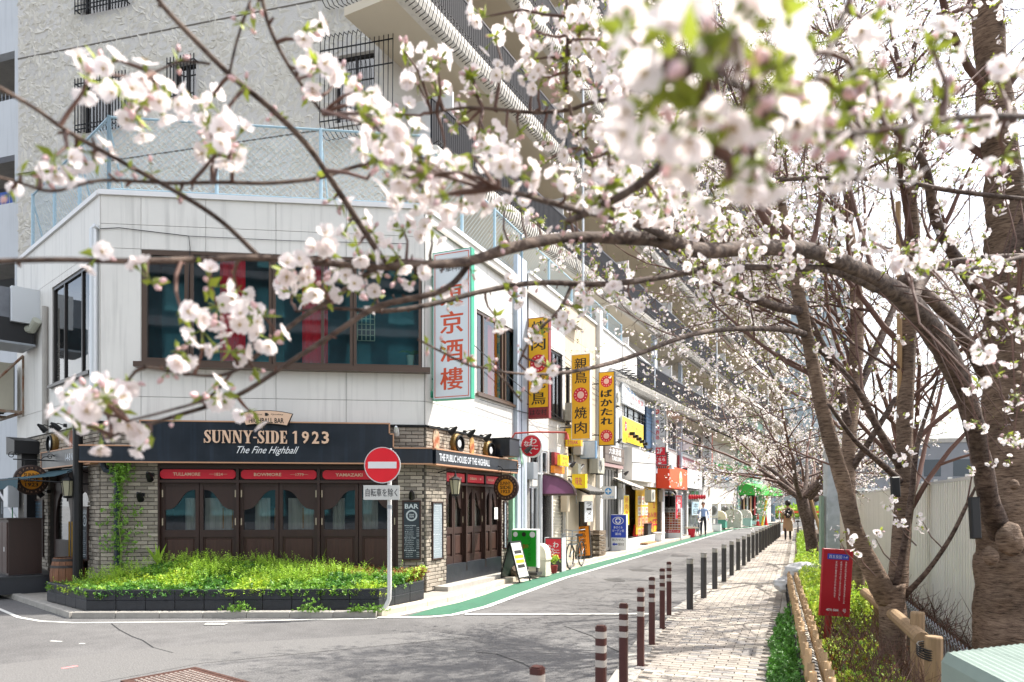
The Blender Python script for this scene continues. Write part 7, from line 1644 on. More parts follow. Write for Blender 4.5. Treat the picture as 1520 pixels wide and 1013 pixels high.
mt = person('man in a light blue shirt and dark trousers walking towards the camera', (9.75, 36.4, .01), R(-16), human(.16,.1), [M_SKIN, M_SHIRT, M_TROU, M_SHOE],
    lambda c: 3 if c.z < .11 else (2 if c.z < .99 and abs(c.x) < .2 else (1 if c.z < 1.44 and not (abs(c.x) > .2 and c.z < .92) else 0)))
def hair(par, parts_):
    b = bmesh.new(); bmesh.ops.create_icosphere(b, subdivisions=3, radius=1)
    for v in b.verts:
        n_ = 1+.05*noise.noise(v.co*5); v.co = Vector((v.co.x*parts_[0]*n_, v.co.y*parts_[1]*n_, v.co.z*parts_[2]*n_))
    dl = [f for f in b.faces if parts_[4](f.calc_center_median())]
    bmesh.ops.delete(b, geom=dl, context='FACES')
    me = bpy.data.meshes.new('hair'); b.to_mesh(me); b.free(); me.materials.append(M_HAIR); me.shade_smooth(); return link('hair', me, par, parts_[3])
hair(mt, (.098,.112,.11,(0,.008,1.655), lambda c: c.z < .03 and c.y < .02 or c.z < -.05))
def face(par, y=-.098, z=1.625):
    b = MB()
    for s_ in (-1,1): b.lathe([(.009,0),(.009,-.004)], 8, (s_*.03,y,z+.01), axis='y')
    part('eyes', b, M_INK, par); b = MB(); b.add([(-.014,y+.01,z-.03),(.014,y+.01,z-.03),(0,y-.022,z-.028),(0,y,z+.015)],[(0,2,3),(2,1,3),(0,1,2)]); part('nose', b, M_SKIN, par); b = MB(); b.box(-.022,.022,y-.0,y+.01,z-.058,z-.05); part('mouth', b, mat('lips','#8c4a40',.5), par)
    b = MB()
    for s_ in (-1,1): b.lathe([(.025,-.006),(.025,.006)], 8, (s_*.082,0,z), axis='x')
    part('ears', b, M_SKIN, par)
face(mt); b = MB(); b.box(-.12,.12,-.11,.10,.985,1.01); part('belt', b, M_BLACK, mt)
b = MB(); b.prism([(-.05,1.43),(.0,1.36),(.05,1.43),(.03,1.46),(-.03,1.46)], -.085, -.06); part('collar', b, M_SHIRT, mt)
wx = 12.05; wt = person('woman with black hair in a long beige coat walking away with a black backpack', (wx, 31.2, .05), R(180-18), human(.12,.05), [M_SKIN, mat('beige_coat','#a98b6c',.8,nscale=6,namt=.08), mat('black_tights','#17161a',.7), M_SHOE],
    lambda c: 3 if c.z < .12 else (2 if c.z < .95 and abs(c.x) < .2 else (1 if c.z < 1.46 and not (abs(c.x) > .2 and c.z < .92) else 0)))
b = MB(); ns_ = 20; prof_ = [(.20,.13,.42),(.205,.14,.6),(.19,.13,.8),(.175,.12,1.0),(.175,.115,1.2),(.17,.11,1.35),(.10,.08,1.45)]
vs = [(rx_*(1+.06*math.sin(5*a)*(1.3-z))*math.cos(a), ry_*(1+.08*math.sin(5*a)*(1.3-z))*math.sin(a), z) for rx_, ry_, z in prof_ for a in [2*math.pi*i/ns_ for i in range(ns_)]]
b.add(vs, [(i*ns_+j, i*ns_+(j+1)%ns_, (i+1)*ns_+(j+1)%ns_, (i+1)*ns_+j) for i in range(len(prof_)-1) for j in range(ns_)]); smooth_by(part('coat', b, MATS['beige_coat'], wt), 60)
hair(wt, (.125,.13,.135,(0,.012,1.64), lambda c: c.z < .02 and c.y < -.03)); face(wt)
b = bmesh.new(); bmesh.ops.create_cube(b, size=1); bmesh.ops.bevel(b, geom=list(b.edges), offset=.22, segments=4, affect='EDGES')
me = bpy.data.meshes.new('backpack'); b.to_mesh(me); b.free(); me.materials.append(mat('black_nylon','#15161a',.6)); me.shade_smooth(); bpk = link('backpack', me, None, None); bpk.scale = (.30,.17,.42)
Mx = Matrix.Translation((wx,31.2,.05)) @ Matrix.Rotation(R(162),4,'Z') @ Matrix.Translation((0,.19,1.2)) @ Matrix.Diagonal((.30,.17,.42,1)); bpk.matrix_world = Mx; tag(bpk, 'black rounded backpack on the back of the walking woman', 'backpack')
bicycle('bicycle parked beyond the walking woman against the tree bed', (13.05, 32.6, .05), FR.a, M_DGREY)

# hoarding, bamboo, posts ----------------------------------------------------
hf = thing('hoarding_fence', 'tall pale grey corrugated hoarding fence running along the tree bed', 'fence', (fyx(6), 6, 0), math.atan2(1, .38))
M_HOARD = mat('hoarding_steel', '#e2e0da', .45, nscale=1.5, namt=.06, streak=.12, rnd=.03)
q = MB(); n = 7; pw_ = .965
for i in range(n):
    a = pw_*i/n; s_ = pw_/n
    for x0, x1, y0, y1 in ((0,.5,0,0),(.5,.56,0,.05),(.56,.94,.05,.05),(.94,1,.05,0)): q.quad((a+s_*x0,y0,.02),(a+s_*x1,y1,.02),(a+s_*x1,y1,1.9),(a+s_*x0,y0,1.9))
pm_ = q.mesh('panel', M_HOARD)
for i in range(36): link('panel', pm_, hf, (i*.99, 0, 0))
q = MB(); q.box(-.02,.02,-.05,-.001,0,1.98); pq = q.mesh('post', mat('white_post','#c4c4c0',.4))
for i in range(0, 37): link('post', pq, hf, (i*.99-.015, -.0, 0))
MB().box(0,35.6,-.04,.05,1.9,1.94).build('top_rail', M_FRAME_W, hf); MB().box(-.2,35.6,-.12,.14,-.05,.10).build('concrete_foot', M_CONC, hf)
# bamboo fence
fbx = lambda Y: 1.97+.365*(Y-4.55)
bf = thing('bamboo_fence', 'low double row bamboo fence bound with black and white rope beside the sidewalk', 'fence', (fbx(4), 4, .03), math.atan2(1,.365))
M_BAM = mat('bamboo', '#a5855c', .5, nscale=6, namt=.18, rnd=.16, stretch=(3,3,.6)); M_BAMN = mat('bamboo_node', '#7a5a34', .7)
def culm(h, r_):
    b = MB(); pr = [(r_*.96,0)]; z = .0
    for zz in np.arange(.09, h-.02, .13): pr += [(r_*.96, zz-.006), (r_*1.12, zz), (r_*.96, zz+.006)]
    pr += [(r_*.97,h),(r_*.72,h),(r_*.7,h-.03)]; b.lathe(pr, 9); me = b.mesh('bamboo_culm', M_BAM); me.shade_smooth(); return me
cul = [culm(.46, .021), culm(.50, .024), culm(.42, .020)]
for i in range(108):
    x = .088*i
    link('bamboo_culm', cul[i % 3], bf, (x, .045+random.uniform(-.004,.004), random.uniform(-.01,.0)), (random.uniform(-.02,.02), random.uniform(-.02,.02), random.uniform(0,6)))
    if i % 1 == 0: link('bamboo_culm', cul[(i*7) % 3], bf, (x+.03, -.05, random.uniform(.0,.03)), (random.uniform(-.02,.02), random.uniform(-.02,.02), random.uniform(0,6)))
b = MB(); b.tube([(x, 0+.012*math.sin(x*55), .40+.012*math.cos(x*55)) for x in np.arange(-.1, 9.5, .028)], .012, 5); part('rope', b, mat('white_rope','#cfc8ba',.8), bf)
b = MB(); b.tube([(x, 0-.012*math.sin(x*55), .40-.012*math.cos(x*55)) for x in np.arange(-.1, 9.5, .028)], .011, 5); part('black_rope', b, mat('black_cord','#1d1a18',.8), bf)
b = MB()
for i in range(0, 108):
    for z in (.16,.30) : 
        if random.random() < .8: x = .088*i; b.tube([(x-.02,.078,z-.015),(x,.085,z+.0),(x+.03,.08,z+.02),(x+.02,.095,z-.02)], .006, 4)
stuff(part('ties', b, mat('black_cord','#1d1a18'), bf)); b = MB()
for z in (.14,.31): b.tube([(-.1,0,z),(9.6,0,z)], .016, 6)
part('rail', b, M_BAM, bf)
# log frame
M_LOG = mat('weathered_log', '#8f7658', .8, nscale=4, namt=.3, stretch=(8,8,1), bump=.3)
lf = thing('log_tree_support', 'weathered log posts with a cross log lashed to the forked cherry tree', 'tree support', (0,0,0))
def at(px, py, Y): p = P(px, py, Y); return (p.x, p.y, p.z)
for (px, Y, z1, r_) in ((1386,4.9,.70,.058),(1362,5.35,.80,.05),(1300,7.6,.95,.06)):
    x = (px-760)/FPX*Y; b = MB(); b.tube([(x,Y,.02),(x,Y,z1-.01),(x,Y,z1)], [r_,r_,r_*.9], 12); part('log_post', b, M_LOG, lf)
b = MB(); b.tube([at(1284,880,7.5), at(1330,915,6.0), at(1370,950,5.05)], [.05,.052,.055], 12); part('cross_log', b, M_LOG, lf)
b = MB()
for k in range(5): b.tube([(2.88+.075*math.cos(a), 4.93+.075*math.sin(a), .56+.016*k+.02*math.sin(a)) for a in [2*math.pi*j/12 for j in range(13)]], .006, 5, cap=False)
stuff(part('lashing', b, mat('black_cord','#1d1a18'), lf))
# wire loop fence
wl_ = thing('wire_loop_fence', 'low galvanised wire loop edging between the trees and the hoarding', 'wire edging', (0,0,0)); b = MB()
for i in range(46):
    y = 5.2+.13*i; x = fyx(y)-.75; zb_ = .05
    b.tube([(x,y,zb_),(x+.01,y+.03,.35),(x+.03,y+.12,.46),(x+.05,y+.21,.35),(x+.06,y+.24,zb_)], .004, 4)
for z in (.18,.40): b.tube([(fyx(5.2)-.75,5.2,z),(fyx(11.2)-.75,11.2,z)], .004, 4)
part('loops', b, M_GREYM, wl_)
# red notice board
rs = thing('red_notice_board', 'tilted dark red board on a red post with a blue label 1-4', 'sign', (((1234-760)/FPX)*7.2, 7.2, .0), (0, R(3.5), R(3)))
b = MB(); b.tube([(-.045,.03,0),(-.045,.03,.75)], .034, 12); part('post', b, mat('red_post','#8a1a1c',.5,nscale=5,namt=.15), rs)
zt_, zb_ = 1.6-(815-750)*7.2/FPX, 1.6-(915-750)*7.2/FPX; M_BOARDR = mat('deep_red_board','#a30d20',.45,nscale=3,namt=.05)
b = MB(); b.bbox(-.155,.155,-.01,.02,zb_,zt_,.004); part('board', b, M_BOARDR, rs)
b = MB(); b.box(-.11,.11,-.0125,-.0105,zt_-.105,zt_-.05); part('blue_label', b, M_BLUE, rs); text('西五反田 1-4', M_WHITE, rs, 0, zt_-.078, .19, .035, y=-.0135, bold=.02)
for k, s in enumerate(('車両により破損、歩行者、電柱、植え込み','夜間の中央により人の往来に注意して','見回り番号照会先のお知らせ')): vtext(s, M_WHITE, rs, .085-.05*k, zb_+.13+.03*k, zt_-.12, .017, y=-.0125, bold=.02, frac=.85)
text('47A·506', M_WHITE, rs, -.03, zb_+.065, .13, .025, y=-.0125, bold=.02); text('号', M_WHITE, rs, .095, zb_+.06, .035, .04, y=-.0125, bold=.03)
# white utility pole with peeling labels
up = thing('white_pole', 'pale steel pole with peeling sticker marks between the cherry trunks', 'pole', (((1236-760)/FPX)*11.5, 11.5, .0))
b = MB(); b.box(-.12,.08,-.08,.08,0,2.55); part('shaft', b, mat('pale_pole_paint','#b9bec2',.45,nscale=5,namt=.16,col2='#9aa0a2'), up)
b = MB(); b.box(-.13,-.0,-.095,-.081,2.42,2.6); part('label_plate', b, M_WHITE, up); b = MB(); b.cyl(.02,0,2.551,7,.045,10); part('upper_pole', b, mat('pale_pole_paint','#b9bec2'), up); b = MB(); b.box(-.2,-.15,-.03,.05,0,1.75); part('green_stake', b, mat('grey_green_stake','#7e9080',.6), up)
# sandbag
sb_ = thing('sandbag_heap', 'heap of white sandbags on the bed edge behind the azaleas', 'sandbag', (((1194-760)/FPX)*11.6, 11.6, .2))
for (x, y, z, s_) in ((-.12,0,.0,1.0),(.14,.1,.02,.95),(.0,.02,.17,.95),(.05,.25,.1,1)):
    b = bmesh.new(); bmesh.ops.create_icosphere(b, subdivisions=4, radius=1)
    for v in b.verts:
        n_ = 1+.16*noise.noise(v.co*2.2+Vector((x*9,y,z)))+.13*noise.noise(v.co*5)+.05*noise.noise(v.co*11); v.co = Vector((v.co.x*.31*n_*s_+x*1.4, v.co.y*.24*n_+y, v.co.z*.15*n_+z*1.3+.1))
    me = bpy.data.meshes.new('sack'); b.to_mesh(me); b.free(); me.materials.append(mat('white_sack','#b8b8b8',.5,nscale=9,namt=.1)); me.shade_smooth(); link('sack', me, sb_)
# corrugated cover
cc = thing('corrugated_cover', 'pale green corrugated plastic cover over a box in the bottom right corner', 'cover', (1.92, 3.15, .0), R(-96.6))
b = MB(); n = 44; L_, D_ = 1.1, 1.6; top = .95; sk = lambda y: -.567*y
hgt_ = [top + .0026*math.cos(i*math.pi) for i in range(n*2+1)]
for i in range(n*2):
    x0, x1 = D_*i/(n*2), D_*(i+1)/(n*2)
    b.quad((sk(x0),x0,hgt_[i]),(L_,x0,hgt_[i]-.05),(L_,x1,hgt_[i+1]-.05),(sk(x1),x1,hgt_[i+1]))
    b.quad((sk(x0),x0,hgt_[i]),(sk(x1),x1,hgt_[i+1]),(sk(x1)-.01,x1,top-.13),(sk(x0)-.01,x0,top-.13))
b.quad((0,0,hgt_[0]),(0,-.025,top-.04),(L_,-.025,top-.09),(L_,0,hgt_[0]-.05)); b.quad((0,-.025,top-.04),(0,-.025,top-.14),(L_,-.025,top-.19),(L_,-.025,top-.09))
(part('sheet', b, mat('pale_green_plastic_sheet','#7b8b83',.45,nscale=3,namt=.14), cc))
b = MB(); b.prismz([(.05,.05),(L_-.05,.05),(L_-.05,D_-.05),(sk(D_-.05)+.08,D_-.05)], .1, top-.10); part('box', b, mat('greenish_box','#7f8b76',.7,nscale=4,namt=.2), cc)
# loudspeaker like black pads on the trunks are built with the trees
# ================================================================ TREES
def bark(name, c1, c2, c3, zs=26, bump=.7, sc=2.2):
    m = bpy.data.materials.new(name); m.use_nodes = True; n = m.node_tree.nodes; l = m.node_tree.links; b = n['Principled BSDF']; b.inputs['Roughness'].default_value = .8; b.inputs['Specular IOR Level'].default_value = .3
    tc = n.new('ShaderNodeTexCoord'); mp = n.new('ShaderNodeMapping'); mp.inputs['Scale'].default_value = (1, 1, zs/sc/3); l.new(tc.outputs['Object'], mp.inputs[0])
    a = n.new('ShaderNodeTexNoise'); a.inputs['Scale'].default_value = 7*sc; a.inputs['Detail'].default_value = 7; a.inputs['Roughness'].default_value = .65; l.new(mp.outputs[0], a.inputs['Vector'])
    c = n.new('ShaderNodeTexNoise'); c.inputs['Scale'].default_value = 3.2; c.inputs['Detail'].default_value = 6; l.new(tc.outputs['Object'], c.inputs['Vector'])
    r = n.new('ShaderNodeValToRGB'); e = r.color_ramp.elements; e[0].position = .33; e[0].color = (*hx(c1), 1); e[1].position = .62; e[1].color = (*hx(c3), 1); q = e.new(.43); q.color = (*hx(c2), 1); l.new(a.outputs['Fac'], r.inputs['Fac'])
    mr = n.new('ShaderNodeMapRange'); mr.inputs['From Min'].default_value = .3; mr.inputs['From Max'].default_value = .7; mr.inputs['To Min'].default_value = .55; mr.inputs['To Max'].default_value = 1.25; l.new(c.outputs['Fac'], mr.inputs['Value'])
    vm = n.new('ShaderNodeVectorMath'); vm.operation = 'SCALE'; l.new(r.outputs[0], vm.inputs[0]); l.new(mr.outputs[0], vm.inputs['Scale']); l.new(vm.outputs[0], b.inputs['Base Color'])
    bp = n.new('ShaderNodeBump'); bp.inputs['Strength'].default_value = bump; bp.inputs['Distance'].default_value = .012; ad = n.new('ShaderNodeMath'); l.new(a.outputs['Fac'], ad.inputs[0]); l.new(c.outputs['Fac'], ad.inputs[1]); l.new(ad.outputs[0], bp.inputs['Height']); l.new(bp.outputs[0], b.inputs['Normal'])
    return m
M_TRUNK = bark('cherry_bark_trunk', '#2b211b', '#665345', '#8a7563', 36, 1.0)
M_LIMB = bark('cherry_bark_limb', '#241b18', '#483a34', '#6e5e54', 20, .8, 3)
M_TWIG = mat('cherry_twig', '#5d4238', .7, isl=.3)
M_PETAL = mat('blossom_petal', '#f8f0f0', .6, trans=.5, isl=.06, spec=.2)
M_PCEN = mat('blossom_centre', '#a88a3c', .6); M_CALYX = mat('calyx_green_red', '#7a8a34', .6, isl=.3)
M_BUD = mat('bud_pink', '#e6c4c6', .5, isl=.2, trans=.2); M_YLEAF = mat('young_leaf', '#93a03a', .5, isl=.35, trans=.4); M_SCALE = mat('bud_scale_brown', '#6a4a30', .7, isl=.3)
def petal(b, a, L=.0178, tilt=.25, w=1.0):
    M = Matrix.Rotation(a, 4, 'Z') @ Matrix.Rotation(-tilt, 4, 'Y')
    pts = [(0,0,0),(.35*L,-.34*L*w,.05*L),(.35*L,0,-.02*L),(.35*L,.34*L*w,.05*L),(.75*L,-.47*L*w,.12*L),(.72*L,0,.0),(.75*L,.47*L*w,.12*L),(1.0*L,-.24*L*w,.06*L),(.9*L,0,.0),(1.0*L,.24*L*w,.06*L)]
    b.add([tuple(M @ Vector(p)) for p in pts], [(0,1,2),(0,2,3),(1,4,5,2),(2,5,6,3),(4,7,8,5),(5,8,9,6)], 0)
def flower_hi(seed):
    rn = random.Random(seed); b = MB(); t = rn.uniform(.1,.55)
    for k in range(5): petal(b, 2*math.pi*k/5+rn.uniform(-.12,.12), .0178*rn.uniform(.9,1.06), t+rn.uniform(-.12,.15), rn.uniform(.9,1.08))
    b.add([(.0028*math.cos(a),.0028*math.sin(a),.0012) for a in (0,1.05,2.1,3.14,4.2,5.2)], [(0,1,2,3,4,5)], 1)
    for k in range(9):
        a = rn.uniform(0,6.28); r_ = rn.uniform(.003,.0068); h = rn.uniform(.006,.010); x, y = r_*math.cos(a), r_*math.sin(a)
        b.add([(0,0,.001),(x,y,h),(x+.0006,y-.0006,h),(x-.0005,y+.0008,h+.001)], [(0,1,2),(1,2,3)], 1)
    b.lathe([(.0042,-.0005),(.0022,-.008),(.0009,-.011),(.0008,-.032)], 5, mi=2); return b
def flower_lo():
    b = MB(); L = .0185
    for k in range(5):
        a = 2*math.pi*k/5; c, s_ = math.cos(a), math.sin(a); f = lambda x, y, z: (x*c-y*s_, x*s_+y*c, z)
        b.add([(0,0,0), f(.7*L,-.45*L,.3*L), f(L,0,.32*L), f(.7*L,.45*L,.3*L)], [(0,1,2),(0,2,3)], 0)
    b.add([(.003,0,.002),(-.002,.003,.002),(-.002,-.003,.002)], [(0,1,2)], 1); return b
def bud_t():
    b = MB(); b.lathe([(.0015,0),(.0042,.004),(.004,.009),(.0008,.014)], 5, mi=0); b.lathe([(.0022,-.001),(.0024,.003)], 4, mi=1); b.tube([(0,0,0),(0,0,-.018)], .0008, 3, 1, cap=False); return b
def bud_lo():
    b = MB(); r_ = .0045; b.add([(r_,0,.005),(-r_*.5,r_*.86,.005),(-r_*.5,-r_*.86,.005),(0,0,.014),(0,0,-.004)], [(0,1,3),(1,2,3),(2,0,3),(1,0,4),(2,1,4),(0,2,4)], 0); return b
def ylf_t():
    b = MB(); L, w = .027, .006; b.add([(0,0,0),(L*.4,-w,.002),(L*.4,w,.002),(L,0,.001),(L*.45,0,-.001)], [(0,1,4),(0,4,2),(1,3,4),(4,3,2)], 0); return b
FH = [flower_hi(i) for i in range(5)]; FHM = [q.mesh('blossom', [M_PETAL, M_PCEN, M_CALYX]) for q in FH]
for me in FHM: me.shade_smooth()
T_FH = tmpl(FH[0]); T_FH2 = tmpl(FH[3]); T_FL = tmpl(flower_lo()); T_BH = tmpl(bud_t()); T_BL = tmpl(bud_lo()); T_YL = tmpl(ylf_t())
def align(p, d, s, roll):
    q = Vector(d).to_track_quat('Z', 'Y').to_matrix().to_4x4() @ Matrix.Rotation(roll, 4, 'Z'); q = q @ Matrix.Diagonal((s,s,s,1)); q.translation = p; return np.array(q, 'f')
def rvec():
    while True:
        v = Vector((random.uniform(-1,1), random.uniform(-1,1), random.uniform(-1,1)))
        if .05 < v.length < 1: return v.normalized()
class Tree:
    def __init__(s, label, base, group='cherry trees in the bed along the sidewalk', cat='tree', name='cherry_tree'):
        s.t = thing(name, label, cat, base, 0, group); s.b = Vector(base); s.tw = MB(); s.F = []; s.B = []; s.L = []; s.limbs = []; s.nb = 0
    def limb(s, pts, rad, name='branch', n=10, m=None, sm=4):
        """smoothed tube through world points"""
        P_ = [Vector(p) for p in pts]; out_ = []; rr = []
        for i in range(len(P_)-1):
            p0, p1, p2, p3 = P_[max(i-1,0)], P_[i], P_[i+1], P_[min(i+2,len(P_)-1)]
            for k in range(sm):
                t = k/sm; out_.append(.5*((2*p1)+(-p0+p2)*t+(2*p0-5*p1+4*p2-p3)*t*t+(-p0+3*p1-3*p2+p3)*t**3)); rr.append(rad[i]*(1-t)+rad[i+1]*t)
        out_.append(P_[-1]); rr.append(rad[-1])
        rr = [r_*(1+.07*noise.noise(o*9)) for r_, o in zip(rr, out_)]
        b = MB(); b.tube([o-s.b for o in out_], rr, n)
        if rr[0] > .05:
            nv = []
            for i, v_ in enumerate(b.v):
                c_ = out_[i//n]-s.b; d_ = Vector(v_)-c_; q_ = Vector(v_); am = rr[i//n]
                nv.append(tuple(c_ + d_*(1+.13*noise.noise(q_*4.5+s.b)+.07*noise.noise(q_*14)+.03*noise.noise(q_*35))))
            b.v = nv
        o = b.build(name, m or (M_TRUNK if name == 'trunk' else M_LIMB), s.t, smooth=True); s.limbs.append((out_, rr)); return o
    def spur(s, p, d, nf, nb, nl, sc=1.0):
        for _ in range(nf):
            e = (d*.5 + rvec() + Vector((0,0,-.15))).normalized(); s.F.append((p + e*random.uniform(.022,.036)*sc, e, sc*random.uniform(.88,1.1)))
        for _ in range(nb): e = (d*.8 + rvec()).normalized(); s.B.append((p+e*random.uniform(.008,.02), e, random.uniform(.8,1.3)*sc))
        for _ in range(nl): e = (d*.9 + rvec()*.9).normalized(); s.L.append((p, e, random.uniform(.6,1.25)*sc))
    def grow(s, p, d, L, r_, lvl, mx, bloom=.3, up=.05, kids=4, spacing=.11):
        n = 5; pts = [p]; q = Vector(p); e = Vector(d).normalized(); seg = L/n
        for i in range(n):
            e = (e + rvec()*.17 + Vector((0,0,up))).normalized(); q = q + e*seg; pts.append(q)
        rr = [r_*(1-.6*i/n) for i in range(n+1)]
        s.tw.tube([o-s.b for o in pts], rr, 6 if r_ > .02 else (4 if r_ > .008 else 3), cap=False)
        if lvl < mx:
            for k in range(kids):
                t = random.uniform(.25, 1)*n; i = min(int(t), n-1); c = pts[i].lerp(pts[i+1], t-i); ax = rvec(); f = (pts[i+1]-pts[i]).normalized(); side = (ax - f*ax.dot(f)).normalized(); a = R(random.uniform(28, 62))
                s.grow(c, f*math.cos(a)+side*math.sin(a), L*random.uniform(.45,.72), rr[i]*.6, lvl+1, mx, bloom, up, kids, spacing)
        if lvl >= mx-1:
            k = max(2, int(L/spacing))
            for j in range(k):
                t = random.uniform(.15,1)*n; i = min(int(t), n-1); c = pts[i].lerp(pts[i+1], t-i); e2 = (rvec()+(pts[i+1]-pts[i]).normalized()*.4).normalized()
                if random.random() < bloom: s.spur(c, e2, random.choice((2,3,3,4)), random.choice((0,1,2)), random.choice((1,2,3)))
                else: s.spur(c, e2, 0, random.choice((1,2,3)), random.choice((1,2,3)))
    def finish(s, near=False):
        if s.tw.f: stuff(s.tw.build('twigs', M_TWIG, s.t, smooth=True))
        cam_p = Vector((0,0,CH)); s.F.sort(key=lambda f: (f[0]-cam_p).length)
        rest = s.F
        if near:
            vis = [f for f in s.F if f[0].y > .2 and -40 < (f[0].x/f[0].y*FPX+CX) < 1560 and -40 < (HY-(f[0].z-CH)/f[0].y*FPX) < 1050]; vs_ = set(id(f) for f in vis[:297])
            for f in vis[:297]:
                o = link('blossom', random.choice(FHM), s.t); o.matrix_basis = Matrix.Translation(-s.b) @ Matrix(align(f[0], f[1], f[2], random.uniform(0,6.28)).tolist())
            rest = [f for f in s.F if id(f) not in vs_]
        hi = [f for f in rest if (f[0]-cam_p).length < 5.0]; lo = [f for f in rest if (f[0]-cam_p).length >= 5.0]
        def mk(T, LL, nm, m_):
            if LL: o = instance(T, [align(f[0]-s.b, f[1], f[2], random.uniform(0,6.28)) for f in LL], nm, m_, s.t)
        mk(T_FH, hi[0::2], 'blossoms', [M_PETAL, M_PCEN, M_CALYX]); mk(T_FH2, hi[1::2], 'blossoms', [M_PETAL, M_PCEN, M_CALYX]); mk(T_FL, lo, 'blossoms', [M_PETAL, M_PCEN])
        bh = [f for f in s.B if (f[0]-cam_p).length < 4.0]; bl = [f for f in s.B if (f[0]-cam_p).length >= 4.0]
        mk(T_BH, bh, 'buds', [M_BUD, M_CALYX]); mk(T_BL, bl[0::2], 'buds', [M_BUD]); mk(T_BL, bl[1::2], 'bud_scales', [M_SCALE]); mk(T_YL, s.L, 'young_leaves', [M_YLEAF])
def W3(l): return [P(*p[:3]) for p in l]
px2r = lambda w, Y: w/2/FPX*Y

# ---- near cherry (thick trunk at the right edge) ---------------------------
T1 = Tree('large near cherry with thick scarred trunk and a long limb arching across the picture', (4.0, 5.8, 0))
tr = [(1492,1060,5.8,98),(1488,960,5.8,92),(1486,900,5.8,86),(1490,840,5.8,92),(1492,790,5.8,90),(1490,740,5.8,80),(1489,660,5.8,74),(1490,560,5.8,68),(1490,470,5.8,66),(1490,390,5.8,70),(1488,330,5.75,58),(1480,250,5.7,50),(1468,150,5.6,46),(1460,50,5.5,42),(1450,-80,5.4,36)]
tr = [(a+8, c, d, e*.96) for a, c, d, e in tr]
T1.limb(W3(tr), [px2r(p[3], p[2]) for p in tr], 'trunk', 40, sm=9)
t2_ = [(1490,430,5.8,40),(1505,380,5.7,40),(1540,300,5.6,34),(1580,200,5.5,30)]; T1.limb(W3(t2_), [px2r(p[3], p[2]) for p in t2_], 'branch', 12)
main = [(1486,800,5.75,36),(1470,750,5.5,30),(1456,680,5.25,29),(1443,620,5.05,30),(1424,565,4.85,33),(1396,512,4.55,36),(1355,455,4.15,34),(1310,422,3.8,30),(1258,393,3.45,26),(1200,372,3.1,25),(1120,368,2.8,24),(1040,372,2.5,24),(980,357,2.3,22),(900,353,2.1,19),(830,354,1.95,18),(760,368,1.8,18),(700,387,1.7,16),(640,393,1.6,14),(560,396,1.52,12),(450,388,1.42,11),(380,383,1.36,10),(300,385,1.3,9.5),(200,388,1.22,9.5),(80,386,1.15,9),(-60,390,1.1,9)]
T1.limb(W3([(1462,560,5.65,18),(1440,515,5.4,19),(1412,475,5.1,19),(1378,440,4.8,17),(1340,415,4.4,14)]), [px2r(w_, y_) for w_, y_ in ((18,5.65),(19,5.4),(19,5.1),(17,4.8),(14,4.4))], 'branch', 12)
T1.limb(W3(main), [px2r(p[3]*.93, p[2]) for p in main], 'branch', 18, sm=6)
def tl(l, n=8): return T1.limb(W3(l), [px2r(p[3], p[2]) for p in l], 'branch', n, sm=5)
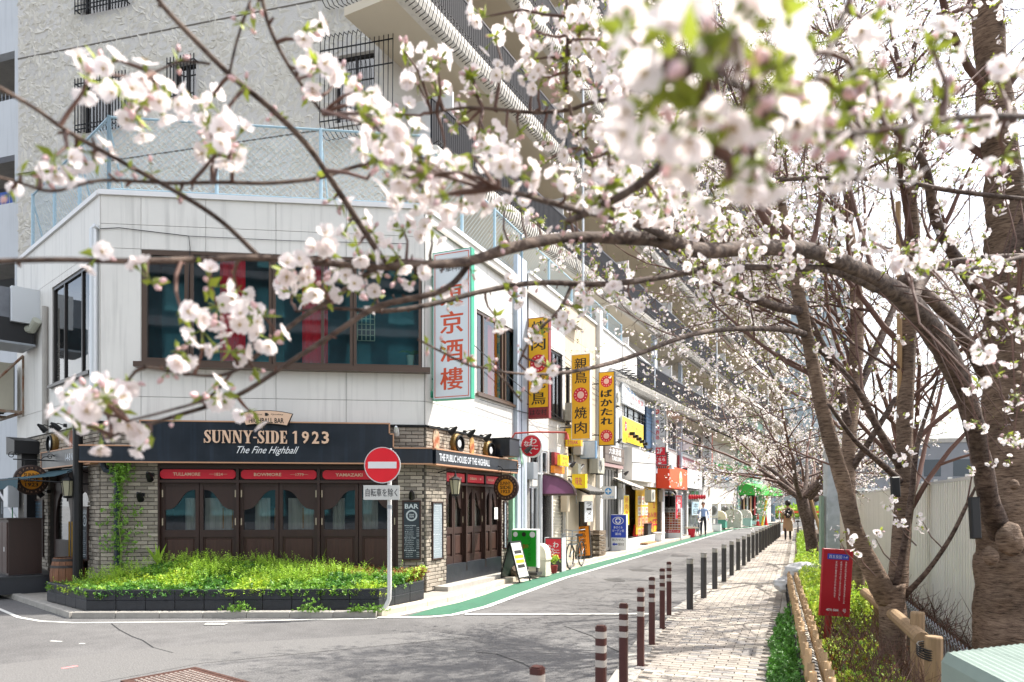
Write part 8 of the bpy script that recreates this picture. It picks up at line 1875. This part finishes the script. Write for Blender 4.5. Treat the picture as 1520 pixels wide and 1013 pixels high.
BR = [
 [(575,396,1.53,9),(545,350,1.5,9),(500,280,1.45,9),(455,215,1.4,9),(400,160,1.36,9),(340,110,1.33,8.5),(280,50,1.3,8),(235,0,1.27,7),(200,-60,1.25,7)],
 [(385,382,1.37,8),(330,330,1.34,7),(270,290,1.3,7),(180,240,1.25,7),(100,195,1.2,6.5),(50,160,1.15,6),(-20,120,1.1,6)],
 [(560,238,1.52,5),(520,250,1.5,5.5),(470,265,1.45,6),(400,272,1.4,6),(330,271,1.35,6),(250,272,1.3,5.5),(150,268,1.25,5),(80,284,1.2,5),(30,272,1.16,4),(-20,258,1.12,4)],
 [(700,386,1.72,10),(660,430,1.68,9),(563,455,1.6,9),(503,491,1.55,8),(427,540,1.5,7),(351,588,1.45,7),(260,618,1.38,6),(200,636,1.33,5),(165,648,1.3,4)],
 [(640,392,1.62,8),(572,392,1.56,8),(503,437,1.5,7.5),(442,476,1.46,7),(397,515,1.42,7),(345,552,1.38,6),(306,558,1.34,5),(260,552,1.3,5),(215,545,1.27,4)],
 [(345,552,1.38,5),(310,590,1.35,4.5),(250,610,1.3,4),(190,625,1.26,3.5)],
 [(1300,428,3.75,15),(1240,402,3.4,12),(1150,398,3.0,10),(1060,398,2.7,9),(980,412,2.5,9),(900,422,2.3,9),(800,420,2.1,8.5),(720,432,1.95,8),(640,452,1.8,7.5),(570,462,1.7,7),(500,458,1.62,5),(440,462,1.57,4)],
 [(1000,358,2.35,13),(960,338,2.1,12),(910,322,1.8,12),(860,312,1.5,11),(800,296,1.3,9),(740,280,1.2,5)],
 [(1015,215,1.0,12),(942,279,1.15,13),(880,312,1.4,13),(840,330,1.6,10)],
 [(1000,130,1.6,4),(960,141,1.7,5),(917,145,1.75,5.5),(874,154,1.8,6),(841,164,1.85,6),(787,167,1.8,5.5),(700,160,1.75,4.5),(640,168,1.7,3.5)],
 [(839,-30,1.7,5),(843,39,1.72,5.5),(841,98,1.76,6),(843,141,1.8,6),(852,185,1.82,5),(872,235,1.85,4)],
 [(1045,365,2.5,10),(1030,330,2.45,8),(1042,290,2.4,6),(1010,250,2.3,4)],
 [(1530,297,4.0,7),(1416,284,3.9,7),(1340,270,3.8,7),(1274,265,3.7,7),(1170,266,3.5,7),(1060,278,3.2,6)],
 [(1560,175,1.15,9),(1480,172,1.0,9),(1400,178,.92,8.5),(1300,195,.8,8),(1220,195,.7,8),(1150,165,.58,8),(1090,125,.50,8),(1030,100,.45,7)],
 [(1270,-40,.95,7),(1240,60,.85,8),(1190,150,.74,8),(1130,205,.64,8),(1080,235,.58,7)],
 [(1350,455,4.2,16),(1385,400,4.5,12),(1450,385,4.6,10),(1540,380,4.7,9)],
 [(1480,470,5.6,22),(1430,400,5.2,18),(1390,330,4.9,15),(1370,240,4.6,12),(1300,160,4.2,9),(1240,60,3.9,7)],
 [(1520,380,3.0,6),(1440,400,2.6,5.5),(1380,395,2.4,5),(1330,370,2.2,4)],
 [(430,700,1.5,1),(410,660,1.48,1)][:0],
 [(480,170,1.42,5),(430,100,1.36,5.5),(400,40,1.33,6),(385,-20,1.3,6)],
 [(340,112,1.33,4),(352,60,1.3,4),(372,0,1.28,4)],
 [(312,95,1.32,4),(270,92,1.3,4),(228,108,1.27,4)],
 [(775,597,1.9,3),(735,552,1.86,3.2),(697,543,1.82,3.4),(658,524,1.78,3.4),(620,504,1.74,3)][::-1],
 [(900,300,1.3,4),(905,200,1.25,4),(900,130,1.2,4)],
 [(850,420,2.2,6),(830,460,2.15,5),(790,500,2.1,4),(770,540,2.05,3)],
]
for l in BR:
    if l: tl(l)
# short spurs along every traced limb
vtx = []
for li, (pts, rr) in enumerate(T1.limbs):
    for p, r_ in zip(pts, rr): vtx.append((p, r_, li))
for li, (pts, rr) in enumerate(T1.limbs):
    if li in (0,): continue
    for i in range(0, len(pts)-1):
        L = (pts[i+1]-pts[i]).length; k = L/.07
        while k > 0:
            if random.random() < k and rr[i] < .022:
                c = pts[i].lerp(pts[i+1], random.random()); d = rvec(); q = c + d*(rr[i]+.012)
                T1.tw.tube([c-T1.b, q-T1.b], [.003,.0022], 4, cap=False)
                if random.random() < .5: T1.spur(q, d, 0 if random.random() < .75 else 2, random.choice((1,2,3)), random.choice((1,2,3)))
            k -= 1
vtxf = [v for v in vtx if v[0].y > 1.75]
def cluster(px, py, n, dY=0.0, s=1.1, Y=None, nl=4, nb=2, R_=.03, far=None):
    # nearest traced limb vertex on screen gives the depth and the root of its twig
    best = min((v for v in (vtxf if far else vtx) if v[2] != 0), key=lambda v: (v[0].x/v[0].y*FPX+CX-px)**2 + (HY-(v[0].z-CH)/v[0].y*FPX-py)**2 + (0 if Y is None else ((v[0].y-Y)*400)**2))
    if far and math.hypot(best[0].x/best[0].y*FPX+CX-px, HY-(best[0].z-CH)/best[0].y*FPX-py) > far: return
    Yc = (Y or best[0].y) + dY; c = P(px, py, Yc); a = best[0]
    mid = a.lerp(c, .55) + rvec()*.12*(c-a).length
    T1.tw.tube([o-T1.b for o in (a, a.lerp(mid,.5)+rvec()*.004, mid, mid.lerp(c,.5), c)], [.0042,.0038,.003,.0026,.002], 5, cap=False)
    d = (c-a).normalized() if (c-a).length > 1e-4 else rvec(); k = max(1, round(n/4))
    for j in range(k):
        q = c + rvec()*R_*(0 if k == 1 else 1)*random.uniform(.3,1.1); 
        if k > 1: T1.tw.tube([mid-T1.b, (mid.lerp(q,.6)+rvec()*.006)-T1.b, q-T1.b], [.0026,.0022,.0018], 4, cap=False)
        T1.spur(q, (d+rvec()*.5).normalized(), max(1, round(n/k)), nb, nl, s)
CL = [(150,95,5),(180,140,6),(218,132,5),(200,170,5),(245,150,5),(130,120,3),(300,155,4),(335,175,5),(310,205,6),(345,215,5),(320,230,4),(112,222,5),(82,232,4),(62,262,3),(140,235,3),
 (455,45,5),(505,110,6),(470,95,5),(530,135,4),(640,90,6),(620,125,5),(650,140,5),(600,75,2),
 (555,180,7),(585,215,8),(620,255,8),(640,290,7),(560,230,6),(600,170,5),(545,150,4),(660,235,5),(700,230,6),(740,250,6),(690,280,5),(770,262,4),(720,200,4),
 (130,585,6),(160,600,7),(115,625,6),(190,565,5),(222,645,5),(150,640,6),(180,610,5),(225,420,3),(322,455,5),(352,430,6),(392,470,6),(300,490,6),(262,520,5),(342,522,6),(402,505,5),(432,435,5),(470,425,5),(505,400,5),(522,430,4),(560,405,4),(310,425,4),(360,480,5),(270,465,4),(420,400,4),
 (482,370,5),(520,330,5),(552,345,5),(600,345,5),(640,340,4),(590,380,4),(620,410,4),(560,440,4),(530,365,3),(370,610,2),(330,585,2),
 (800,490,5),(832,478,5),(790,560,5),(815,545,3),(872,440,4),(912,432,4),(850,455,4),(760,440,3),(735,470,3),(940,450,4),
 (720,25,5),(735,55,4),(790,45,4),(860,25,6),(800,20,4),(890,60,5),(845,75,4),(800,130,3),(870,190,5),(850,230,5),(880,250,5),(905,215,4),(840,280,4),(900,280,4),(930,245,3),
 (1030,330,4),(1060,345,3),(980,300,5),(1000,285,4),(1090,330,4),(955,310,3),(300,590,2),(210,345,0),(250,345,0)]
for px, py, n in CL:
    if n: cluster(px, py, max(2, round(n*(.72 if px < 600 else .9))), random.uniform(-.08,.06), nl=3, nb=2)
for px, py, n, Y in ((930,50,4,.56),(985,110,4,.50),(1050,75,4,.46),(1035,160,4,.50),(960,160,3,.56),(1095,45,3,.5),(1120,235,3,.62),(1085,262,4,.64),(1060,215,3,.58),(1140,20,3,.55),(990,30,3,.55),(1010,210,3,.6),(1300,120,4,.85),(1345,150,4,.9),(1385,75,3,.95),(1250,240,4,.85),(1330,230,4,.9),(1430,190,4,1.0),(1200,50,2,.7),(1480,120,3,1.1),(1490,230,4,1.1),(1290,30,3,.9)):
    cluster(px, py, n, 0, 1.0, Y, nl=5, nb=2, R_=.02)
for px, py, Y in ((1180,130,.68),(1150,100,.6),(1210,165,.72),(1240,130,.8),(1260,160,.85),(1130,170,.6),(1270,110,.85),(1170,190,.66),(1100,190,.6),(1230,200,.8),(1310,185,.85),(1400,150,.95)): cluster(px, py, 0.1, 0, 1.0, Y, nl=9, nb=5, R_=.015)
for _ in range(300):
    px = random.uniform(900,1530); py = random.uniform(-10,430)
    if px < 1000 and py > 360: continue
    cluster(px, py, random.choice((3,4,5,6,7)), random.uniform(-.25,.15), nl=3, nb=1, R_=.04, far=95)
for _ in range(90):
    px = random.uniform(640,960); py = random.uniform(-10,330); cluster(px, py, random.choice((1,2,3)), 0, 1.0, nl=4, nb=3, far=70)
for _ in range(36): cluster(random.uniform(1440,1525), random.uniform(380,700), random.choice((2,3,4)), 0, 1.0, random.uniform(1.8,4.5), nl=3, nb=2)
for px, py, n, Y in ((545,185,5,1.15),(575,205,6,1.12),(560,240,4,1.2),(605,235,6,1.1),(630,265,6,1.12),(655,290,5,1.15),(610,290,4,1.2),(680,255,5,1.2),(700,290,4,1.25),(155,110,4,1.15),(195,150,4,1.12),(230,150,4,1.15),(310,190,4,1.12),(330,215,4,1.12),(125,600,4,1.12),(155,590,4,1.1),(465,110,4,1.3),(650,100,4,1.6)):
    cluster(px, py, n, 0, 1.05, Y, nl=3, nb=2, R_=.02)
# crown of T1
for (a, d, L) in ((11,(-.5,.3,.7),1.9),(12,(-.7,-.3,.5),1.8),(13,(.2,.5,.8),1.9),(12,(.4,-.4,.7),1.5),(14,(-.4,.5,.7),1.7)):
    p = tr[a]; T1.grow(P(p[0],p[1],p[2]), Vector(d), L, .035, 0, 3, .42, .03, 5, .11)
for p, d in ((P(1385,500,4.5),(-.3,.2,.9)),(P(1300,420,3.8),(-.2,.3,.9)),(P(1370,240,4.6),(.3,.3,.8)),(P(1200,372,3.1),(-.3,.4,.5)),(P(1300,160,4.2),(-.7,.2,.4))): T1.grow(p, Vector(d), 1.4, .014, 0, 3, .45, .04, 4, .11)
# pad and rings on the trunk
def pad(tree, px, py0, py1, Y, label=None):
    a, c = P(px,py0,Y), P(px,py1,Y); b = MB(); b.bbox(-.035,.035,-.02,.02,0,(a-c).length,.008); o = b.build('black_pad', M_BLACK, tree.t); o.location = c-tree.b; o.rotation_euler = (0,R(-3),0)
pad(T1, 1449, 738, 800, 5.35)
for px, py, Y, r_ in ((1500,800,5.5,.10),(1470,825,5.5,.06),(1505,720,5.5,.035),(1462,500,5.5,.03),(1512,560,5.5,.04)):
    q = bmesh.new(); bmesh.ops.create_icosphere(q, subdivisions=3, radius=r_)
    for v in q.verts: v.co *= 1+.3*noise.noise(v.co*14); v.co.y *= .7; v.co.z *= 1.25
    me = bpy.data.meshes.new('burl'); q.to_mesh(me); q.free(); me.materials.append(M_TRUNK); me.shade_smooth(); link('burl', me, T1.t, P(px,py,Y)-T1.b)
T1.finish(near=True)

T4_ = None
# ---- forked cherry ------------------------------------------------------------
T2 = Tree('forked cherry splitting low into a leaning left limb and an upright right limb', (3.28, 6.2, 0))
def lt(T, l, name='branch', n=12): return T.limb(W3(l), [px2r(p[3]*(.82 if p[3] > 20 and T is not T4_ else 1), p[2]) for p in l], name, n, M_TRUNK if l[0][3] > 20 else None)
lt(T2, [(1322,1060,6.2,50),(1323,1013,6.2,46),(1325,950,6.2,44),(1325,900,6.2,46),(1322,868,6.2,50)], 'trunk', 28)
lt(T2, [(1318,890,6.2,40),(1303,862,6.15,37),(1282,820,6.1,33),(1266,780,6.05,30),(1254,730,6.0,28),(1240,680,5.95,27),(1224,620,5.9,25),(1210,560,5.85,23),(1196,490,5.8,21),(1184,430,5.75,19),(1176,380,5.7,15),(1160,300,5.6,12),(1150,220,5.5,9)])
lt(T2, [(1328,890,6.2,38),(1334,850,6.25,34),(1338,800,6.3,31),(1341,740,6.35,30),(1342,680,6.4,29),(1344,600,6.45,28),(1348,520,6.5,26),(1352,440,6.55,24),(1354,360,6.6,20),(1350,280,6.6,16),(1340,180,6.5,12)])
lt(T2, [(1342,885,6.2,10),(1375,850,6.0,7),(1410,800,5.8,6),(1435,750,5.7,5),(1450,720,5.6,3)]); lt(T2, [(1330,870,6.15,10),(1340,820,6.1,9),(1352,740,6.0,8),(1362,660,5.9,7),(1380,600,5.8,5),(1392,560,5.7,4)])
lt(T2, [(1196,497,5.8,10),(1170,490,5.5,9),(1120,488,5.0,8),(1060,491,4.4,7.5),(1010,502,3.9,7),(930,532,3.3,6.5),(860,550,2.9,6),(800,556,2.6,4.5),(740,552,2.4,3)])
lt(T2, [(1186,462,5.76,15),(1150,455,5.6,13),(1110,440,5.4,12),(1080,432,5.2,10),(1040,425,5.0,7)])
lt(T2, [(1340,700,6.4,12),(1305,640,6.2,11),(1280,590,6.1,9),(1250,550,6.0,8),(1215,520,5.9,6)]); lt(T2, [(1300,790,6.3,13),(1310,700,6.6,14)][:0] or [(1342,720,6.4,11),(1310,690,6.1,9),(1270,655,5.9,7),(1230,600,5.6,5)])
for px, py, Y, d, L, r_ in ((1176,380,5.7,(-.5,-.2,.7),1.6,.035),(1184,430,5.75,(.3,.5,.7),1.5,.03),(1210,560,5.85,(-.7,.2,.3),1.3,.02),(1348,520,6.5,(-.6,.3,.6),1.5,.03),(1352,440,6.55,(.5,.2,.7),1.4,.03),(1354,360,6.6,(-.5,-.3,.7),1.5,.03),(1344,600,6.45,(.6,-.2,.5),1.2,.02),(1224,620,5.9,(.4,.4,.4),1.1,.018),(1110,440,5.4,(-.6,.1,.3),1.2,.016),(1010,502,3.9,(-.5,.1,.1),.6,.006),(1280,590,6.1,(.2,.2,.7),1.2,.015),(1160,300,5.6,(-.6,.1,.6),1.3,.025),(1435,750,5.7,(.2,0,.7),.7,.008),(1392,560,5.7,(.3,0,.6),.8,.008),(1340,180,6.5,(.2,.3,.8),1.5,.03)):
    T2.grow(P(px,py,Y), Vector(d), L, r_, 0, 3 if r_ > .012 else 2, .3, .03, 4)
for px, py, Y in ((1270,815,4.0),(1300,800,4.2),(1330,770,4.6),(1245,800,5),(1320,750,5),(1370,775,4.8),(1350,625,4.8),(1215,528,4.5),(1235,530,4.6),(1110,590,4.2),(1160,530,4.4),(1350,680,4.4)):
    c = P(px, py, Y); 
    for _ in range(3): T2.spur(c+rvec()*.06, rvec(), 3, 2, 3)
    T2.tw.tube([P(px+30,py+40,Y+.8)-T2.b, P(px+12,py+22,Y+.3)-T2.b, c-T2.b], [.005,.004,.002], 4)
pad(T2, 1330, 708, 738, 6.15); b = MB(); b.tube([P(1336,1000,6.5)-T2.b, P(1335,430,6.45)-T2.b, P(1333,300,6.45)-T2.b], .022, 10); part('bamboo_stake', b, M_BAM, T2.t)
for px, py, Y in ((1176,380,5.7),(1160,300,5.6),(1350,280,6.6),(1354,360,6.6),(1346,560,6.45)):
    for k in range(2): T2.grow(P(px,py,Y), Vector((random.uniform(-.9,.9), random.uniform(-.4,.5), random.uniform(.3,1))), random.uniform(1.3,1.9), .016, 0, 3, .45, .04, 4, .11)
T2.finish()
# ---- straight cherry behind the red board ---------------------------------------
T3 = Tree('slim upright cherry trunk just behind the dark red notice board', (4.05, 8.3, 0))
lt(T3, [(1281,1000,8.3,36),(1276,950,8.3,34),(1272,900,8.3,31),(1270,850,8.3,29),(1268,800,8.3,28),(1262,760,8.3,27),(1258,700,8.35,25),(1262,640,8.4,24),(1268,580,8.5,22),(1272,500,8.6,20),(1270,420,8.7,16),(1262,340,8.8,12)], 'trunk', 14)
lt(T3, [(1262,640,8.4,13),(1240,560,8.3,12),(1215,500,8.2,10),(1190,450,8.0,7)]); lt(T3, [(1266,600,8.5,12),(1300,520,8.7,11),(1330,450,8.9,9)]); lt(T3, [(1262,700,8.35,11),(1300,640,8.1,9),(1330,590,8.0,7)])
for px, py, Y, d, L, r_ in ((1190,450,8.0,(-.5,.2,.6),1.6,.03),(1330,450,8.9,(.4,.2,.7),1.6,.03),(1262,340,8.8,(-.3,-.3,.8),1.7,.04),(1270,420,8.7,(-.6,.4,.5),1.7,.035),(1268,580,8.5,(-.8,.2,.3),1.7,.03),(1215,500,8.2,(-.8,-.1,.2),1.5,.025),(1330,590,8.0,(.6,-.2,.4),1.3,.02),(1258,700,8.35,(-.8,.3,.2),1.3,.02)):
    T3.grow(P(px,py,Y), Vector(d), L, r_*.8, 0, 3, .3, .03, 4)
for px, py, Y in ((1262,340,8.8),(1270,420,8.7),(1268,500,8.6),(1264,560,8.5)):
    for k in range(3): T3.grow(P(px,py,Y), Vector((random.uniform(-.9,.9), random.uniform(-.5,.5), random.uniform(.35,1))), random.uniform(1.6,2.4), .026, 0, 3, .4, .04, 5, .12)
b = MB(); b.lathe([(.112,-.07),(.122,-.03),(.120,.03),(.110,.07)], 16, tuple(P(1271,885,8.3)-T3.b)); part('bark_wrap', b, mat('dark_wrap','#2a2019',.9,nscale=30,namt=.5,bump=.5), T3.t)
T3.finish()
T4 = Tree('slender cherry behind the forked one, its many thin branches filling the upper right', (5.75, 10.6, 0))
lt(T4, [(1335,905,10.6,26),(1338,840,10.6,23),(1345,780,10.6,21),(1350,700,10.6,20)], 'trunk', 14)
for k in range(9):
    a = 2*math.pi*k/9; T4.grow(P(1350,760-12*k,10.6), Vector((math.cos(a)*.7, math.sin(a)*.5, random.uniform(.6,1.1))), random.uniform(2.2,3.0), .04, 0, 3, .4, .05, 5, .13)
T4.finish()
# ---- the trees further along -------------------------------------------------------
labs = ['dark trunked cherry leaning out over the sidewalk behind the sandbags','cherry in full twig standing next along the bed past the leaning one','third cherry down the bed, its crown over the grey bollards','distant cherry with its crown against the convenience store','farthest cherry at the end of the bed by the walking woman']
for i, (Y, dx, H, lean) in enumerate(((14.5,.55,1.0,-.25),(19,.6,1.0,-.1),(24,.7,1.1,-.2),(29.5,.8,1.1,0),(36,.8,1.2,-.1))):
    x = rx(Y)+dx; T = Tree(labs[i], (x, Y, 0)); B0 = Vector((x, Y, 0))
    T.limb([B0+Vector((0,0,-.05)), B0+Vector((.02,0,.5)), B0+Vector((lean*.3,-.05,1.1)), B0+Vector((lean,-.1,1.75))], [.17,.13,.12,.115], 'trunk', 14, M_LIMB)
    top = B0+Vector((lean,-.1,1.7))
    for k in range(6):
        a = 2*math.pi*k/6+i; dr = Vector((math.cos(a)*.9, math.sin(a)*.9, random.uniform(.45,.9))).normalized(); L1 = random.uniform(.8,1.3)
        e = top+dr*L1+Vector((0,0,.1)); T.limb([top, top.lerp(e,.5)+rvec()*.1, e], [.06,.045,.03], 'branch', 8)
        T.grow(e, dr, 2.0, .028, 0, 3, .38 if i < 2 else .5, .035, 4, .13); T.grow(top.lerp(e,.6), (dr+rvec()*.7).normalized(), 1.5, .03, 0, 3 if i < 3 else 2, .4, .03, 4, .13)
    # low drooping limb over the road
    if i > 0: T.grow(top, Vector((-.95,-.2,.45)), 2.0, .03, 0, 3, .45, .0, 4, .13)
    if i == 0: b = MB(); b.tube([Vector((.35,-.3,.03)), Vector((-.05,-.08,1.7))], .035, 8); part('bamboo_stake', b, M_BAM, T.t)
    T.finish()
# ================================================================ BED PLANTS
AZ = {0: [], 1: [], 3: [], 4: []}; tw_ = MB()
for _ in range(15000):
    Y = 3.6 + 10.2*random.random()**1.1; w = random.random(); x = fbx(Y)+.10+w*(.85 if Y > 7.5 else .62)
    bump_ = noise.noise(Vector((x*2.2, Y*2.2, 1)))*.14; top = (.24 if Y < 7.3 else .62)*(1-.35*abs(w-.45)) + bump_; z = .05 + (top)*random.random()**.45
    if z < .1: continue
    if Y > 7.4: ci = 4 if random.random() < .55 else 0
    else: t = random.random(); ci = 4 if t < .4 else 0 if t < .6 else 3 if t < .82 else 1
    if Y < 7.4 and random.random() < .35: continue
    AZ[ci].append(mat4((x, Y, z), (random.gauss(0,.6), random.gauss(0,.6), random.uniform(0,6.28)), random.uniform(.42,.75)))
for _ in range(1500):
    Y = 3.6+9*random.random(); x = fbx(Y)+.15+random.random()*.8; tw_.tube([(x,Y,.03),(x+random.gauss(0,.06),Y+random.gauss(0,.06),.28),(x+random.gauss(0,.12),Y+random.gauss(0,.12),.55)], [.004,.003,.001], 3, cap=False)
azt = tmpl(sprig_t(6, .042, .013, .04))
for ci, L in AZ.items(): tag(instance(azt, L, 'azalea_leaves', LEAFM[ci]), {0:'fresh green azalea leaves in the bed behind the bamboo fence',1:'darker green azalea leaves low in the bed near the camera',3:'reddish bronze azalea leaves in the bed near the camera',4:'yellow green azalea leaves topping the bed by the red board'}[ci], 'azaleas')
tag(stuff(tw_.build('azalea_stems', M_TWIG)), 'thin brown azalea stems in the planting bed', 'stems')
L = []
for _ in range(3400):
    Y = 4.6+4.6*random.random(); e = noise.noise(Vector((Y*1.9,0,4)))*.10; a, c = rx(Y)+.02-e-.02, fbx(Y)-.05; x = a+(c-a)*random.random()
    L.append(mat4((x, Y, .06+.24*random.random()*(.4+(x-a)/max(.05,c-a))), (random.gauss(0,.7), random.gauss(0,.7), random.uniform(0,6.28)), random.uniform(.4,.75)))
tag(instance(azt, L, 'creeping_plants', LEAFM[2]), 'deep green creeping plants spilling over the kerb at the foot of the bamboo fence', 'ground cover')
L = []
for _ in range(3500):
    Y = 13+22*random.random(); x = rx(Y)+.25+random.random()*.7; L.append(mat4((x, Y, .1+.5*random.random()*(.5+.5*noise.noise(Vector((x,Y,2))))), (random.gauss(0,.7), random.gauss(0,.7), random.uniform(0,6.28)), random.uniform(.8,1.3)))
tag(instance(azt, L, 'roadside_shrubs', LEAFM[0]), 'yellow green shrubs along the bed under the farther cherries', 'shrubs')
# dead brushwood against the hoarding
b = MB()
for _ in range(520):
    Y = 6+7*random.random(); x = fyx(Y)-.1-random.random()*.55; p = Vector((x, Y, .05)); d = (rvec()+Vector((0,0,.5))).normalized(); q = p+d*.3*random.random(); e = q+(d+rvec()*.8).normalized()*random.uniform(.1,.4); e.z = abs(e.z)
    b.tube([p, q, e], [.005,.004,.0015], 3, cap=False)
tag(stuff(b.build('brushwood', M_TWIG)), 'tangle of dead twigs heaped against the foot of the hoarding', 'brushwood')
L = []
for _ in range(1600):
    Y = 3.5+10*random.random(); x = fbx(Y)+.3+random.random()*1.6; L.append(mat4((x, Y, .04+.015*random.random()), (random.gauss(0,.25), random.gauss(0,.25), random.uniform(0,6.28)), random.uniform(.6,1.3)))
tag(instance(tmpl(leaf_t(.05,.02)), L, 'fallen_leaves', mat('dry_leaf','#7a5232',.8,isl=.4)), 'dry brown fallen leaves scattered over the soil of the bed', 'fallen leaves')
L = []
for _ in range(160):
    Y = 5+14*random.random(); x = lx(Y)+random.random()*(rx(Y)-lx(Y)); L.append(mat4((x, Y, .062), (0, 0, random.uniform(0,6.28)), random.uniform(.3,.5)))
tag(instance(tmpl(leaf_t(.035,.016,.1)), L, 'fallen_petals', M_PETAL), 'pale fallen petals scattered over the sidewalk pavers', 'petals')
